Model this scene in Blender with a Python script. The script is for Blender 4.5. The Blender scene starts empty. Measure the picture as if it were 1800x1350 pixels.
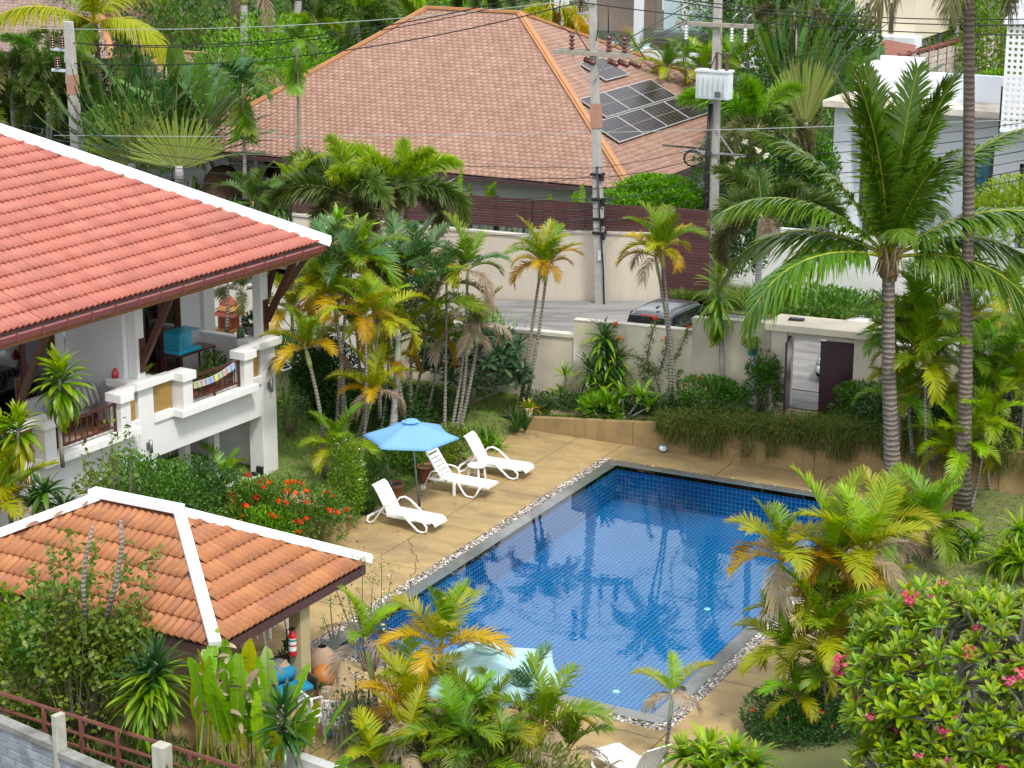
import bpy, bmesh, math, random
import numpy as np
from mathutils import Vector, Matrix, Euler
R = math.radians
random.seed(7); rng = np.random.default_rng(7)
S = bpy.context.scene
COL = S.collection
# ------------------------------------------------------------------ camera, sky, sun, exposure
PITCH, YAW, ROLL, FPX, CAMH = R(15.75), R(27.64), R(0.12), 3585.0, 18.0
cd = bpy.data.cameras.new('camera'); cam = bpy.data.objects.new('camera', cd); COL.objects.link(cam)
cd.sensor_width = 36; cd.lens = FPX/1800*36; cd.clip_start = 0.5; cd.clip_end = 2000
cam.matrix_world = Matrix.Translation((0, 0, CAMH)) @ Matrix.Rotation(YAW, 4, 'Z') @ Matrix.Rotation(math.pi/2-PITCH, 4, 'X') @ Matrix.Rotation(ROLL, 4, 'Z')
S.camera = cam
SUN_EL, SUN_AZ = R(56), R(128)         # azimuth clockwise from +Y
world = bpy.data.worlds.new('World'); S.world = world; world.use_nodes = True
wn = world.node_tree.nodes; wl = world.node_tree.links
sky = wn.new('ShaderNodeTexSky'); sky.sky_type = 'NISHITA'; sky.sun_disc = False
sky.sun_elevation = SUN_EL; sky.sun_rotation = SUN_AZ; sky.air_density = 1.0; sky.dust_density = 3.0; sky.ozone_density = 1.0
hs = wn.new('ShaderNodeHueSaturation'); hs.inputs['Saturation'].default_value = 0.42
wl.new(sky.outputs[0], hs.inputs['Color'])
bgn = wn['Background']; bgn.inputs['Strength'].default_value = 0.15
# thin broken white cloud over the whole dome
tc = wn.new('ShaderNodeTexCoord'); cmap = wn.new('ShaderNodeMapping'); cmap.inputs['Scale'].default_value = (1, 1, 2.2); wl.new(tc.outputs['Generated'], cmap.inputs[0])
cn = wn.new('ShaderNodeTexNoise'); cn.inputs['Scale'].default_value = 2.6; cn.inputs['Detail'].default_value = 7; cn.inputs['Roughness'].default_value = .55; wl.new(cmap.outputs[0], cn.inputs['Vector'])
cr_ = wn.new('ShaderNodeMapRange'); cr_.inputs[1].default_value = .38; cr_.inputs[2].default_value = .62; cr_.inputs[3].default_value = .25; cr_.inputs[4].default_value = .95; wl.new(cn.outputs[0], cr_.inputs[0])
cm = wn.new('ShaderNodeMix'); cm.data_type = 'RGBA'; ci = [q for q in cm.inputs if q.type == 'RGBA']; wl.new(cr_.outputs[0], cm.inputs[0]); wl.new(hs.outputs[0], ci[0]); ci[1].default_value = (9.4, 9.7, 10.0, 1)
wl.new([q for q in cm.outputs if q.type == 'RGBA'][0], bgn.inputs['Color'])
sl = bpy.data.lights.new('sun', 'SUN'); sl.energy = 2.3; sl.angle = R(8); sl.color = (1, .95, .87)
so = bpy.data.objects.new('sun', sl); COL.objects.link(so)
sd = Vector((math.sin(SUN_AZ)*math.cos(SUN_EL), math.cos(SUN_AZ)*math.cos(SUN_EL), math.sin(SUN_EL)))
so.rotation_euler = sd.to_track_quat('Z', 'Y').to_euler(); so.location = (0, 0, 60)
S.view_settings.view_transform = 'Standard'; S.view_settings.look = 'None'
S.view_settings.exposure = 0.42; S.view_settings.gamma = 1; S.view_settings.use_curve_mapping = False
S.render.engine = 'CYCLES'
S.cycles.max_bounces = 7; S.cycles.diffuse_bounces = 4; S.cycles.glossy_bounces = 3; S.cycles.transmission_bounces = 4
S.cycles.transparent_max_bounces = 8; S.cycles.use_denoising = True; S.cycles.caustics_reflective = False; S.cycles.caustics_refractive = False
# ------------------------------------------------------------------ survey: photograph pixel -> point in the place
_fw = np.array([-math.sin(YAW)*math.cos(PITCH), math.cos(YAW)*math.cos(PITCH), -math.sin(PITCH)])
_r = np.array([math.cos(YAW), math.sin(YAW), 0.]); _u = np.cross(_r, _fw)
_r2 = _r*math.cos(ROLL)+_u*math.sin(ROLL); _u2 = -_r*math.sin(ROLL)+_u*math.cos(ROLL)
_o = np.array([0, 0, CAMH]); _h = np.array([-math.sin(YAW), math.cos(YAW), 0.])
def _ray(x, y): return _fw*FPX+_r2*(x-900)+_u2*(675-y)
def PZ(x, y, z=0.):
    d = _ray(x, y); return Vector(_o+d*((z-CAMH)/d[2]))
def PY(x, y, Y):
    d = _ray(x, y); return Vector(_o+d*(Y/d[1]))
def PD(x, y, D):
    d = _ray(x, y); return Vector(_o+d*(D/(d@_h)))
def DEP(w): return float(np.array(w)@_h)
def PIX(w):
    d = np.array(w)-_o; z = d@_fw; return 900+FPX*(d@_r2)/z, 675-FPX*(d@_u2)/z
def PXM(D): return FPX/(D*math.cos(PITCH))     # about pixels per metre at depth D
# ------------------------------------------------------------------ mesh helpers
class MB:
    def __init__(s): s.v = []; s.f = []; s.m = []; s.sm = []
    def add(s, vs, fs, m=0, smooth=False):
        b = len(s.v); s.v += [tuple(v) for v in vs]
        for f in fs: s.f.append(tuple(b+i for i in f)); s.m.append(m); s.sm.append(smooth)
        return s
    def box(s, c, d, rz=0, m=0, taper=1.0):
        hx, hy, hz = d[0]/2, d[1]/2, d[2]/2; cs, sn = math.cos(rz), math.sin(rz); vs = []
        for z, t in ((-hz, 1), (hz, taper)):
            for x, y in ((-hx, -hy), (hx, -hy), (hx, hy), (-hx, hy)):
                x *= t; y *= t; vs.append((c[0]+x*cs-y*sn, c[1]+x*sn+y*cs, c[2]+z))
        return s.add(vs, [(3, 2, 1, 0), (4, 5, 6, 7), (0, 1, 5, 4), (1, 2, 6, 5), (2, 3, 7, 6), (3, 0, 4, 7)], m)
    def b2(s, x0, x1, y0, y1, z0, z1, m=0): return s.box(((x0+x1)/2, (y0+y1)/2, (z0+z1)/2), (abs(x1-x0), abs(y1-y0), abs(z1-z0)), 0, m)
    def bar(s, a, b, w, h=None, m=0, up=(0, 0, 1)):
        a = Vector(a); b = Vector(b); h = h or w; t = (b-a).normalized(); u = Vector(up)
        if abs(t.dot(u)) > .98: u = Vector((1, 0, 0))
        sd_ = t.cross(u).normalized(); u = sd_.cross(t)
        vs = [p+sd_*(w/2*i)+u*(h/2*j) for p in (a, b) for i, j in ((-1, -1), (1, -1), (1, 1), (-1, 1))]
        return s.add(vs, [(0, 1, 2, 3), (7, 6, 5, 4), (4, 5, 1, 0), (5, 6, 2, 1), (6, 7, 3, 2), (7, 4, 0, 3)], m)
    def tube(s, pts, rs, n=8, m=0, caps=True, flat=1.0):
        pts = [Vector(p) for p in pts]
        if not isinstance(rs, (list, tuple)): rs = [rs]*len(pts)
        vs = []; prev = None
        for i, p in enumerate(pts):
            t = (pts[min(i+1, len(pts)-1)]-pts[max(i-1, 0)])
            t = t.normalized() if t.length > 1e-9 else Vector((0, 0, 1))
            if prev is None:
                u = Vector((0, 0, 1)) if abs(t.z) < .9 else Vector((1, 0, 0)); a = t.cross(u).normalized()
            else: a = (prev-t*prev.dot(t)).normalized()
            prev = a; b = t.cross(a)
            for k in range(n):
                an = 2*math.pi*k/n; vs.append(p+a*(rs[i]*math.cos(an))+b*(rs[i]*flat*math.sin(an)))
        fs = [(i*n+k, i*n+(k+1) % n, (i+1)*n+(k+1) % n, (i+1)*n+k) for i in range(len(pts)-1) for k in range(n)]
        s.add(vs, fs, m, True)
        if caps:
            b = len(s.v)-len(vs)
            s.f.append(tuple(b+k for k in range(n))[::-1]); s.m.append(m); s.sm.append(False)
            e = b+(len(pts)-1)*n; s.f.append(tuple(e+k for k in range(n))); s.m.append(m); s.sm.append(False)
        return s
    def lathe(s, prof, n=16, c=(0, 0, 0), m=0, smooth=True):
        vs = [(c[0]+r*math.cos(2*math.pi*k/n), c[1]+r*math.sin(2*math.pi*k/n), c[2]+z) for r, z in prof for k in range(n)]
        fs = [(i*n+k, i*n+(k+1) % n, (i+1)*n+(k+1) % n, (i+1)*n+k) for i in range(len(prof)-1) for k in range(n)]
        return s.add(vs, fs, m, smooth)
    def ball(s, c, r, n=14, m=0, sc=(1, 1, 1)):
        k = n//2; vs = []
        for i in range(k+1):
            a = math.pi*i/k
            for j in range(n):
                b = 2*math.pi*j/n; vs.append((c[0]+r*sc[0]*math.sin(a)*math.cos(b), c[1]+r*sc[1]*math.sin(a)*math.sin(b), c[2]+r*sc[2]*math.cos(a)))
        fs = [(i*n+j, (i+1)*n+j, (i+1)*n+(j+1) % n, i*n+(j+1) % n) for i in range(k) for j in range(n)]
        return s.add(vs, fs, m, True)
    def quad(s, *p, m=0): return s.add(p, [tuple(range(len(p)))], m)
    def build(s, name, mats, parent=None, label=None, bevel=0, kind=None):
        me = bpy.data.meshes.new(name); me.from_pydata([tuple(v) for v in s.v], [], s.f)
        if not isinstance(mats, (list, tuple)): mats = [mats]
        for mt in mats: me.materials.append(mt)
        me.polygons.foreach_set('material_index', s.m); me.polygons.foreach_set('use_smooth', s.sm)
        bm = bmesh.new(); bm.from_mesh(me); bmesh.ops.remove_doubles(bm, verts=bm.verts, dist=1e-5); bmesh.ops.recalc_face_normals(bm, faces=bm.faces); bm.to_mesh(me); bm.free()
        o = link(name, me, parent)
        if label: o['label'] = label
        if kind: o['kind'] = kind
        if bevel: bev(o, bevel)
        return o
def bev(o, w, seg=2):
    b = o.modifiers.new('bevel', 'BEVEL'); b.width = w; b.segments = seg; b.limit_method = 'ANGLE'; b.angle_limit = R(40); return o
def link(name, me, parent=None):
    o = bpy.data.objects.new(name, me); COL.objects.link(o)
    if parent: o.parent = parent
    return o
def npmesh(name, V, F, mat, A=None, smooth=True):
    """V (n,3); F (m,3) or (m,4); A (n,4) colour attribute v"""
    V = np.asarray(V, np.float32); F = np.asarray(F, np.int32); k = F.shape[1]
    me = bpy.data.meshes.new(name); me.vertices.add(len(V)); me.vertices.foreach_set('co', V.ravel())
    me.loops.add(F.size); me.loops.foreach_set('vertex_index', F.ravel()); me.polygons.add(len(F))
    me.polygons.foreach_set('loop_start', np.arange(0, F.size, k, dtype=np.int32))
    if smooth: me.polygons.foreach_set('use_smooth', np.ones(len(F), bool))
    if A is not None:
        a = me.attributes.new('v', 'FLOAT_COLOR', 'POINT'); a.data.foreach_set('color', np.asarray(A, np.float32).ravel())
    me.update(calc_edges=True); me.materials.append(mat); return me
def scat(V, F, X, Y, Z, P, A=None):
    """copies of a base mesh: X,Y,Z columns (n,3) already scaled, P (n,3)"""
    V = np.asarray(V, float); n = len(P); nv = len(V)
    W = V[None, :, 0:1]*X[:, None, :]+V[None, :, 1:2]*Y[:, None, :]+V[None, :, 2:3]*Z[:, None, :]+P[:, None, :]
    FF = (np.asarray(F)[None]+(np.arange(n)*nv)[:, None, None]).reshape(-1, np.asarray(F).shape[1])
    return W.reshape(-1, 3), FF
def unit(a): return a/np.maximum(np.linalg.norm(a, axis=-1, keepdims=True), 1e-9)
def thing(name, label, cat, loc=(0, 0, 0), rz=0, group=None):
    o = bpy.data.objects.new(name, None); COL.objects.link(o); o.empty_display_size = .2
    o.location = loc; o.rotation_euler = (0, 0, rz); o['label'] = label; o['category'] = cat
    if group: o['group'] = group
    return o
def tag(o, label, cat, group=None):
    o['label'] = label; o['category'] = cat
    if group: o['group'] = group
    return o
def struct(o): o['kind'] = 'structure'; return o
def dup(root, loc, rz, label, group=None):
    r = root.copy(); COL.objects.link(r); r.location = loc; r.rotation_euler = (0, 0, rz); r['label'] = label
    if group: r['group'] = group
    for ch in list(root.children):
        c = ch.copy(); COL.objects.link(c); c.parent = r
        for g in ch.children:
            d = g.copy(); COL.objects.link(d); d.parent = c
    return r
# ------------------------------------------------------------------ materials
def nt(name):
    m = bpy.data.materials.new(name); m.use_nodes = True; n = m.node_tree.nodes; l = m.node_tree.links
    return m, n, l, n['Principled BSDF']
def c4(c): return (c[0], c[1], c[2], 1)
def mixc(n, l, fac, a, b, mode='MIX'):
    x = n.new('ShaderNodeMix'); x.data_type = 'RGBA'; x.blend_type = mode
    for s_, v in (('Factor', fac), ('A', a), ('B', b)):
        i = [q for q in x.inputs if q.name == s_ and (q.type == 'RGBA' or s_ == 'Factor')][0]
        if isinstance(v, (int, float)): i.default_value = v
        elif isinstance(v, tuple): i.default_value = c4(v)
        else: l.new(v, i)
    return [q for q in x.outputs if q.type == 'RGBA'][0]
def ramp(n, l, src, a, b, ca=0., cb=1.):
    r = n.new('ShaderNodeMapRange'); r.inputs[1].default_value = a; r.inputs[2].default_value = b; r.inputs[3].default_value = ca; r.inputs[4].default_value = cb; r.clamp = True
    l.new(src, r.inputs[0]); return r.outputs[0]
def noise(n, l, co, sc, det=5, rough=.6, dist=0):
    t = n.new('ShaderNodeTexNoise'); t.inputs['Scale'].default_value = sc; t.inputs['Detail'].default_value = det; t.inputs['Roughness'].default_value = rough; t.inputs['Distortion'].default_value = dist
    l.new(co, t.inputs['Vector']); return t.outputs[0]
def mapped(n, l, co, scale=(1, 1, 1), rot=(0, 0, 0)):
    m = n.new('ShaderNodeMapping'); m.inputs['Scale'].default_value = scale; m.inputs['Rotation'].default_value = rot; l.new(co, m.inputs[0]); return m.outputs[0]
def bump(n, l, bs, h, st=.3, d=.02):
    b = n.new('ShaderNodeBump'); b.inputs['Strength'].default_value = st; b.inputs['Distance'].default_value = d; l.new(h, b.inputs['Height']); l.new(b.outputs[0], bs.inputs['Normal']); return b
def coord(n, which='Object'): return n.new('ShaderNodeTexCoord').outputs[which]
_MC = {}
def MAT(name, c1, c2=None, sc=3., rough=.6, bp=.15, bd=.01, stain=None, stsc=.6, stlo=.55, sthi=.75, metal=0, spec=.5, streak=None, coat=0, objvar=0, stretch=(1, 1, 1)):
    """noise-mottled surface with optional dirt stains and vertical streaks"""
    if name in _MC: return _MC[name]
    m, n, l, b = nt(name); co = n.new('ShaderNodeNewGeometry').outputs['Position']
    if stretch != (1, 1, 1): co = mapped(n, l, co, stretch)
    c2 = c2 or tuple(x*.85 for x in c1)
    nz = noise(n, l, co, sc); col = mixc(n, l, ramp(n, l, nz, .3, .7), c1, c2)
    if stain:
        s2 = noise(n, l, co, stsc, 8, .65, .4); col = mixc(n, l, ramp(n, l, s2, stlo, sthi, 0, .85), col, stain)
    if streak:
        s3 = noise(n, l, mapped(n, l, co, (2.4, 2.4, .22)), 1.1, 8, .72); col = mixc(n, l, ramp(n, l, s3, .52, .75, 0, .75), col, streak)
    if objvar:
        oi = n.new('ShaderNodeObjectInfo'); hv = n.new('ShaderNodeHueSaturation'); l.new(col, hv.inputs['Color'])
        l.new(ramp(n, l, oi.outputs['Random'], 0, 1, 1-objvar, 1+objvar), hv.inputs['Value']); col = hv.outputs[0]
    l.new(col, b.inputs['Base Color']); b.inputs['Roughness'].default_value = rough; b.inputs['Metallic'].default_value = metal
    b.inputs['Specular IOR Level'].default_value = spec
    if coat: b.inputs['Coat Weight'].default_value = coat; b.inputs['Coat Roughness'].default_value = .05
    if bp: bump(n, l, b, noise(n, l, co, sc*6, 6), bp, bd)
    _MC[name] = m; return m
def ATTMAT(name, c1, c2, c3, rough=.7, bp=.3, sc=8., streak=.25, stretch=(1, 1, 1)):
    """per piece tint from attribute v (G random) - roof tiles, shingles, stones"""
    m, n, l, b = nt(name); at = n.new('ShaderNodeAttribute'); at.attribute_name = 'v'
    sp = n.new('ShaderNodeSeparateColor'); l.new(at.outputs['Color'], sp.inputs[0]); co = n.new('ShaderNodeNewGeometry').outputs['Position']
    co2 = mapped(n, l, co, stretch)
    col = mixc(n, l, sp.outputs[1], c1, c2)
    col = mixc(n, l, ramp(n, l, noise(n, l, co2, .55, 9, .72, .4), .46, .68, 0, min(1, streak*2.6)), col, c3)
    col = mixc(n, l, ramp(n, l, noise(n, l, co2, sc, 6, .7), .35, .75, 0, streak), col, tuple(x*.55 for x in c1))
    l.new(col, b.inputs['Base Color']); b.inputs['Roughness'].default_value = rough; bump(n, l, b, noise(n, l, co, sc*5, 5), bp, .006)
    return m
def LEAF(name, c1, c2, c3, rach=(.35, .38, .06), trans=.35, rough=.42, edge=.5):
    """c1..c2 random between leaves, c3 grows towards the tips (ageing), rach for stalks"""
    m, n, l, b = nt(name); at = n.new('ShaderNodeAttribute'); at.attribute_name = 'v'
    sp = n.new('ShaderNodeSeparateColor'); l.new(at.outputs['Color'], sp.inputs[0]); co = coord(n)
    oi = n.new('ShaderNodeObjectInfo')
    col = mixc(n, l, sp.outputs[1], c1, c2)
    ad = n.new('ShaderNodeMath'); ad.operation = 'MULTIPLY'; l.new(sp.outputs[0], ad.inputs[0]); l.new(ramp(n, l, noise(n, l, co, 2.2, 4), .3, .7, .3, 1.3), ad.inputs[1])
    col = mixc(n, l, ramp(n, l, ad.outputs[0], .25, 1.0, 0, edge*1.6), col, c3)
    col = mixc(n, l, ramp(n, l, sp.outputs[2], .4, .6), col, rach)
    hv = n.new('ShaderNodeHueSaturation'); l.new(col, hv.inputs['Color'])
    l.new(ramp(n, l, oi.outputs['Random'], 0, 1, .80, 1.24), hv.inputs['Value']); hv.inputs['Saturation'].default_value = 1.08
    l.new(ramp(n, l, oi.outputs['Random'], 0, 1, .49, .512), hv.inputs['Hue'])
    col = hv.outputs[0]
    l.new(col, b.inputs['Base Color']); b.inputs['Roughness'].default_value = rough; b.inputs['Specular IOR Level'].default_value = .45
    t = n.new('ShaderNodeBsdfTranslucent'); hb = n.new('ShaderNodeHueSaturation'); hb.inputs['Saturation'].default_value = 1.1; hb.inputs['Value'].default_value = 1.35
    l.new(col, hb.inputs['Color']); l.new(hb.outputs[0], t.inputs['Color'])
    mx = n.new('ShaderNodeMixShader'); mx.inputs[0].default_value = trans; l.new(b.outputs[0], mx.inputs[1]); l.new(t.outputs[0], mx.inputs[2])
    l.new(mx.outputs[0], n['Material Output'].inputs['Surface']); return m
def GLASS(name, tint, refl=.5, rough=.03):
    """window pane: fresnel mirror over a tinted see-through sheet"""
    m, n, l, b = nt(name); n.remove(b)
    t = n.new('ShaderNodeBsdfTransparent'); t.inputs[0].default_value = c4(tint); g = n.new('ShaderNodeBsdfGlossy'); g.inputs['Roughness'].default_value = rough
    f = n.new('ShaderNodeFresnel'); f.inputs[0].default_value = 1.5
    a = n.new('ShaderNodeMath'); a.operation = 'MULTIPLY_ADD'; a.inputs[1].default_value = 1; a.inputs[2].default_value = refl*.2; l.new(f.outputs[0], a.inputs[0])
    mx = n.new('ShaderNodeMixShader'); l.new(a.outputs[0], mx.inputs[0]); l.new(t.outputs[0], mx.inputs[1]); l.new(g.outputs[0], mx.inputs[2])
    l.new(mx.outputs[0], n['Material Output'].inputs['Surface']); return m
def SHEER(name, c, a):
    m, n, l, b = nt(name); b.inputs['Base Color'].default_value = c4(c); b.inputs['Roughness'].default_value = .2
    t = n.new('ShaderNodeBsdfTransparent'); t.inputs[0].default_value = (.6, .9, .95, 1); mx = n.new('ShaderNodeMixShader'); mx.inputs[0].default_value = a
    l.new(t.outputs[0], mx.inputs[1]); l.new(b.outputs[0], mx.inputs[2]); l.new(mx.outputs[0], n['Material Output'].inputs['Surface']); return m
# palette
white_wall = MAT('white_render', (.74, .74, .73), (.68, .69, .69), 1.5, .75, .08, stain=(.58, .58, .55), stsc=.6, stlo=.56, sthi=.85, streak=(.64, .64, .61))
white_trim = MAT('white_trim', (.80, .80, .79), (.76, .76, .75), 2, .6, .06, stain=(.60, .59, .56), stsc=1.1, stlo=.58, sthi=.85, streak=(.66, .65, .62))
cap_white = MAT('white_ridge_paint', (.82, .83, .85), (.73, .75, .78), .8, .55, .05, stain=(.48, .49, .50), stsc=1.3, stlo=.55, sthi=.85)
cream = MAT('cream_render', (.62, .55, .43), (.53, .47, .37), .9, .85, .15, stain=(.33, .30, .24), stsc=.55, stlo=.47, sthi=.82, streak=(.42, .39, .33))
cream_old = MAT('weathered_cream_render', (.60, .54, .42), (.52, .47, .37), 1.1, .85, .2, stain=(.72, .70, .65), stsc=.9, stlo=.55, sthi=.64, streak=(.25, .23, .18))
cream_far = MAT('cream_street_wall', (.66, .58, .48), (.60, .53, .44), .5, .85, .1, streak=(.52, .46, .38))
slab_cream = MAT('gate_roof_concrete', (.68, .60, .46), (.60, .54, .42), 1.5, .85, .2, stain=(.36, .35, .32), stsc=.8, stlo=.52, sthi=.75)
tanwall = MAT('tan_retaining_render', (.36, .25, .11), (.30, .21, .10), 1.4, .85, .15, stain=(.15, .115, .065), stsc=.8, stlo=.5, sthi=.8, streak=(.14, .105, .06))
deckm = MAT('stained_deck_concrete', (.40, .285, .125), (.30, .21, .09), 1.6, .7, .3, .008, stain=(.17, .12, .065), stsc=.55, stlo=.47, sthi=.72, stretch=(1, 1.5, 1))
asphalt = MAT('worn_concrete_road', (.29, .28, .275), (.19, .185, .18), .8, .85, .3, stain=(.09, .09, .09), stsc=.5, stlo=.47, sthi=.68, stretch=(.5, 2, 1))
maroon = MAT('maroon_stained_timber', (.092, .033, .032), (.07, .026, .026), 4, .5, .15, objvar=.15)
dark_red_wood = MAT('dark_red_timber', (.085, .026, .018), (.06, .02, .015), 5, .45, .2)
gutter_m = MAT('red_brown_gutter', (.20, .06, .055), (.15, .045, .045), 1.2, .45, .08)
fascia_m = MAT('brown_fascia_timber', (.26, .11, .04), (.19, .08, .03), 2, .55, .1)
fascia_pav = MAT('plum_fascia_timber', (.085, .04, .04), (.065, .03, .03), 2, .6, .12)
rail_red = MAT('red_oxide_steel', (.20, .075, .06), (.16, .06, .05), 4, .5, .08, stain=(.25, .12, .08), stsc=2)
concrete = MAT('pole_concrete', (.42, .41, .38), (.33, .32, .30), 4, .85, .3, streak=(.20, .195, .18))
concrete_dark = MAT('mossy_wall_concrete', (.34, .34, .33), (.20, .20, .195), 3, .9, .4, stain=(.06, .06, .055), stsc=1.2, stlo=.45, sthi=.7)
blockm = MAT('grey_block', (.30, .34, .40), (.22, .25, .29), 5, .9, .4, stain=(.09, .09, .095), stsc=1.6, stlo=.48, sthi=.7, objvar=.22)
plastic_w = MAT('white_plastic', (.84, .84, .84), (.80, .80, .81), 3, .35, .02)
terracotta = MAT('terracotta', (.30, .11, .06), (.24, .09, .05), 5, .75, .15, stain=(.16, .08, .05), stsc=3)
pavpillar = MAT('khaki_pillar_render', (.42, .36, .20), (.37, .32, .18), 2, .8, .1, stain=(.32, .27, .15), stsc=.8)
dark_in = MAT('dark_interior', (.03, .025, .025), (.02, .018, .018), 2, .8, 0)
soil = MAT('garden_soil', (.055, .042, .026), (.035, .028, .018), 3, .95, .5, .03, stain=(.07, .085, .03), stsc=.7, stlo=.45, sthi=.7)
lawnm = MAT('lawn_soil', (.11, .14, .04), (.15, .14, .06), 1.2, .95, .4, .03, stain=(.08, .14, .03), stsc=.4)
grey_metal = MAT('grey_metal', (.30, .31, .33), (.26, .27, .28), 4, .4, .05, metal=.6)
black_pl = MAT('black_plastic', (.02, .02, .022), (.015, .015, .017), 5, .4, .03)
steel_galv = MAT('galvanised_steel', (.5, .52, .54), (.42, .44, .46), 6, .4, .05, metal=.7)
porcelain = MAT('brown_porcelain', (.11, .03, .022), (.09, .025, .02), 3, .2, 0)
trunk_grey = None
def TRUNK(name, c1, c2, c3, ring=14., st=.6, patch=(.35, .34, .30)):
    m, n, l, b = nt(name); co = coord(n); w = n.new('ShaderNodeTexWave'); w.wave_type = 'BANDS'; w.bands_direction = 'Z'; w.inputs['Scale'].default_value = ring; w.inputs['Distortion'].default_value = 3.2; w.inputs['Detail'].default_value = 3; w.inputs['Detail Scale'].default_value = 1.5
    l.new(co, w.inputs[0]); col = mixc(n, l, ramp(n, l, noise(n, l, co, 2.5, 6), .3, .7), c1, c2)
    col = mixc(n, l, ramp(n, l, w.outputs[1], .55, .95, 0, .8), col, c3)
    col = mixc(n, l, ramp(n, l, noise(n, l, co, 5, 6, .7), .58, .68, 0, .6), col, patch)
    l.new(col, b.inputs['Base Color']); b.inputs['Roughness'].default_value = .85
    ad = n.new('ShaderNodeMath'); ad.operation = 'ADD'; l.new(w.outputs[1], ad.inputs[0]); l.new(noise(n, l, co, 30, 4), ad.inputs[1]); bump(n, l, b, ad.outputs[0], st, .02); return m
tr_areca = TRUNK('ringed_areca_trunk', (.27, .25, .21), (.20, .19, .16), (.10, .09, .075), 3.2)
tr_coco = TRUNK('coconut_trunk', (.23, .19, .16), (.17, .14, .12), (.055, .045, .04), 2.3, 1.0)
tr_coco2 = TRUNK('dark_coconut_trunk', (.20, .155, .13), (.145, .115, .10), (.065, .05, .042), 2.3, 1.0)
tr_royal = TRUNK('smooth_grey_trunk', (.42, .41, .42), (.34, .33, .34), (.27, .26, .27), 2.2, .2)
tr_wood = MAT('grey_brown_bark', (.15, .12, .09), (.10, .08, .06), 6, .9, .5, stain=(.22, .20, .17), stsc=3)
tr_plum = MAT('pale_grey_bark', (.28, .26, .23), (.20, .185, .165), 6, .9, .4, stain=(.36, .35, .31), stsc=4)
# foliage palette (reflectances)
lf = {}
lf['areca'] = LEAF('areca_leaf', (.10, .20, .018), (.17, .27, .02), (.38, .36, .025), (.40, .36, .05))
lf['areca_y'] = LEAF('areca_leaf_yellow', (.24, .29, .018), (.33, .33, .02), (.46, .34, .02), (.45, .34, .05))
lf['areca_o'] = LEAF('areca_leaf_orange', (.38, .26, .02), (.44, .27, .02), (.40, .19, .03), (.48, .30, .05))
lf['areca_b'] = LEAF('areca_leaf_blue_green', (.06, .14, .055), (.09, .19, .06), (.17, .23, .045), (.33, .33, .08))
lf['dead'] = LEAF('dead_frond', (.30, .235, .165), (.22, .165, .11), (.40, .34, .28), (.24, .16, .09), .15, .8)
lf['coco'] = LEAF('coconut_leaf', (.085, .175, .026), (.13, .235, .034), (.19, .25, .035), (.40, .42, .06), .3, .32)
lf['foxt'] = LEAF('foxtail_leaf', (.05, .105, .022), (.09, .15, .03), (.21, .22, .06), (.28, .28, .10), .3, .45)
lf['foxt_d'] = LEAF('foxtail_leaf_old', (.09, .10, .035), (.13, .13, .05), (.24, .18, .09), (.24, .2, .1), .25, .55)
lf['foxt_y'] = LEAF('foxtail_leaf_young', (.16, .28, .02), (.24, .35, .025), (.36, .40, .03), (.35, .38, .1), .4)
lf['lime'] = LEAF('lime_leaf', (.17, .31, .018), (.28, .40, .022), (.38, .42, .03), (.38, .40, .07), .4)
lf['hedge'] = LEAF('hedge_leaf', (.085, .24, .012), (.15, .34, .018), (.22, .36, .02), (.16, .13, .07), .35)
lf['green'] = LEAF('mid_green_leaf', (.055, .135, .02), (.10, .20, .03), (.13, .20, .03), (.16, .13, .07), .3)
lf['dark'] = LEAF('dark_green_leaf', (.033, .085, .022), (.06, .13, .03), (.08, .13, .03), (.13, .10, .06), .2, .35)
lf['olive'] = LEAF('olive_leaf', (.095, .155, .026), (.16, .21, .035), (.18, .17, .04), (.16, .12, .07), .3)
lf['ltgreen'] = LEAF('light_green_leaf', (.11, .25, .022), (.18, .33, .03), (.22, .34, .03), (.2, .2, .08), .35)
lf['banana'] = LEAF('paddle_leaf', (.11, .29, .018), (.20, .38, .025), (.36, .40, .04), (.36, .44, .10), .45, .35)
lf['banana_d'] = LEAF('dark_paddle_leaf', (.035, .095, .03), (.06, .14, .04), (.13, .17, .05), (.22, .26, .08), .3, .35)
lf['fan'] = LEAF('fan_stalk', (.22, .30, .05), (.30, .34, .06), (.40, .33, .05), (.42, .38, .04), .2)
lf['drac'] = LEAF('dracaena_leaf', (.07, .17, .015), (.14, .28, .02), (.36, .38, .04), (.2, .25, .05), .3, .35)
lf['drac_d'] = LEAF('dark_dracaena_leaf', (.022, .075, .022), (.04, .11, .028), (.08, .14, .03), (.1, .14, .04), .2, .3)
lf['plum'] = LEAF('plumeria_leaf', (.075, .17, .03), (.26, .37, .025), (.44, .41, .03), (.3, .32, .08), .32, .35)
lf['plum_d'] = LEAF('dark_plumeria_leaf', (.03, .07, .035), (.055, .11, .045), (.10, .14, .04), (.2, .2, .08), .2, .35)
lf['lawn'] = LEAF('lawn_blade', (.12, .25, .025), (.19, .33, .035), (.24, .27, .07), (.2, .2, .08), .3, .6)
lf['grass'] = LEAF('grass_blade', (.09, .16, .03), (.15, .22, .035), (.20, .20, .07), (.2, .2, .08), .3, .6)
lf['trail'] = LEAF('trailing_leaf', (.10, .16, .03), (.17, .21, .045), (.26, .17, .08), (.16, .10, .06), .25, .6)
lf['pink'] = LEAF('pink_petal', (.62, .08, .20), (.72, .22, .34), (.75, .45, .42), (.6, .1, .2), .3, .5)
lf['red'] = LEAF('red_petal', (.72, .07, .035), (.80, .14, .05), (.8, .2, .06), (.7, .1, .05), .3, .5)
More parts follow.
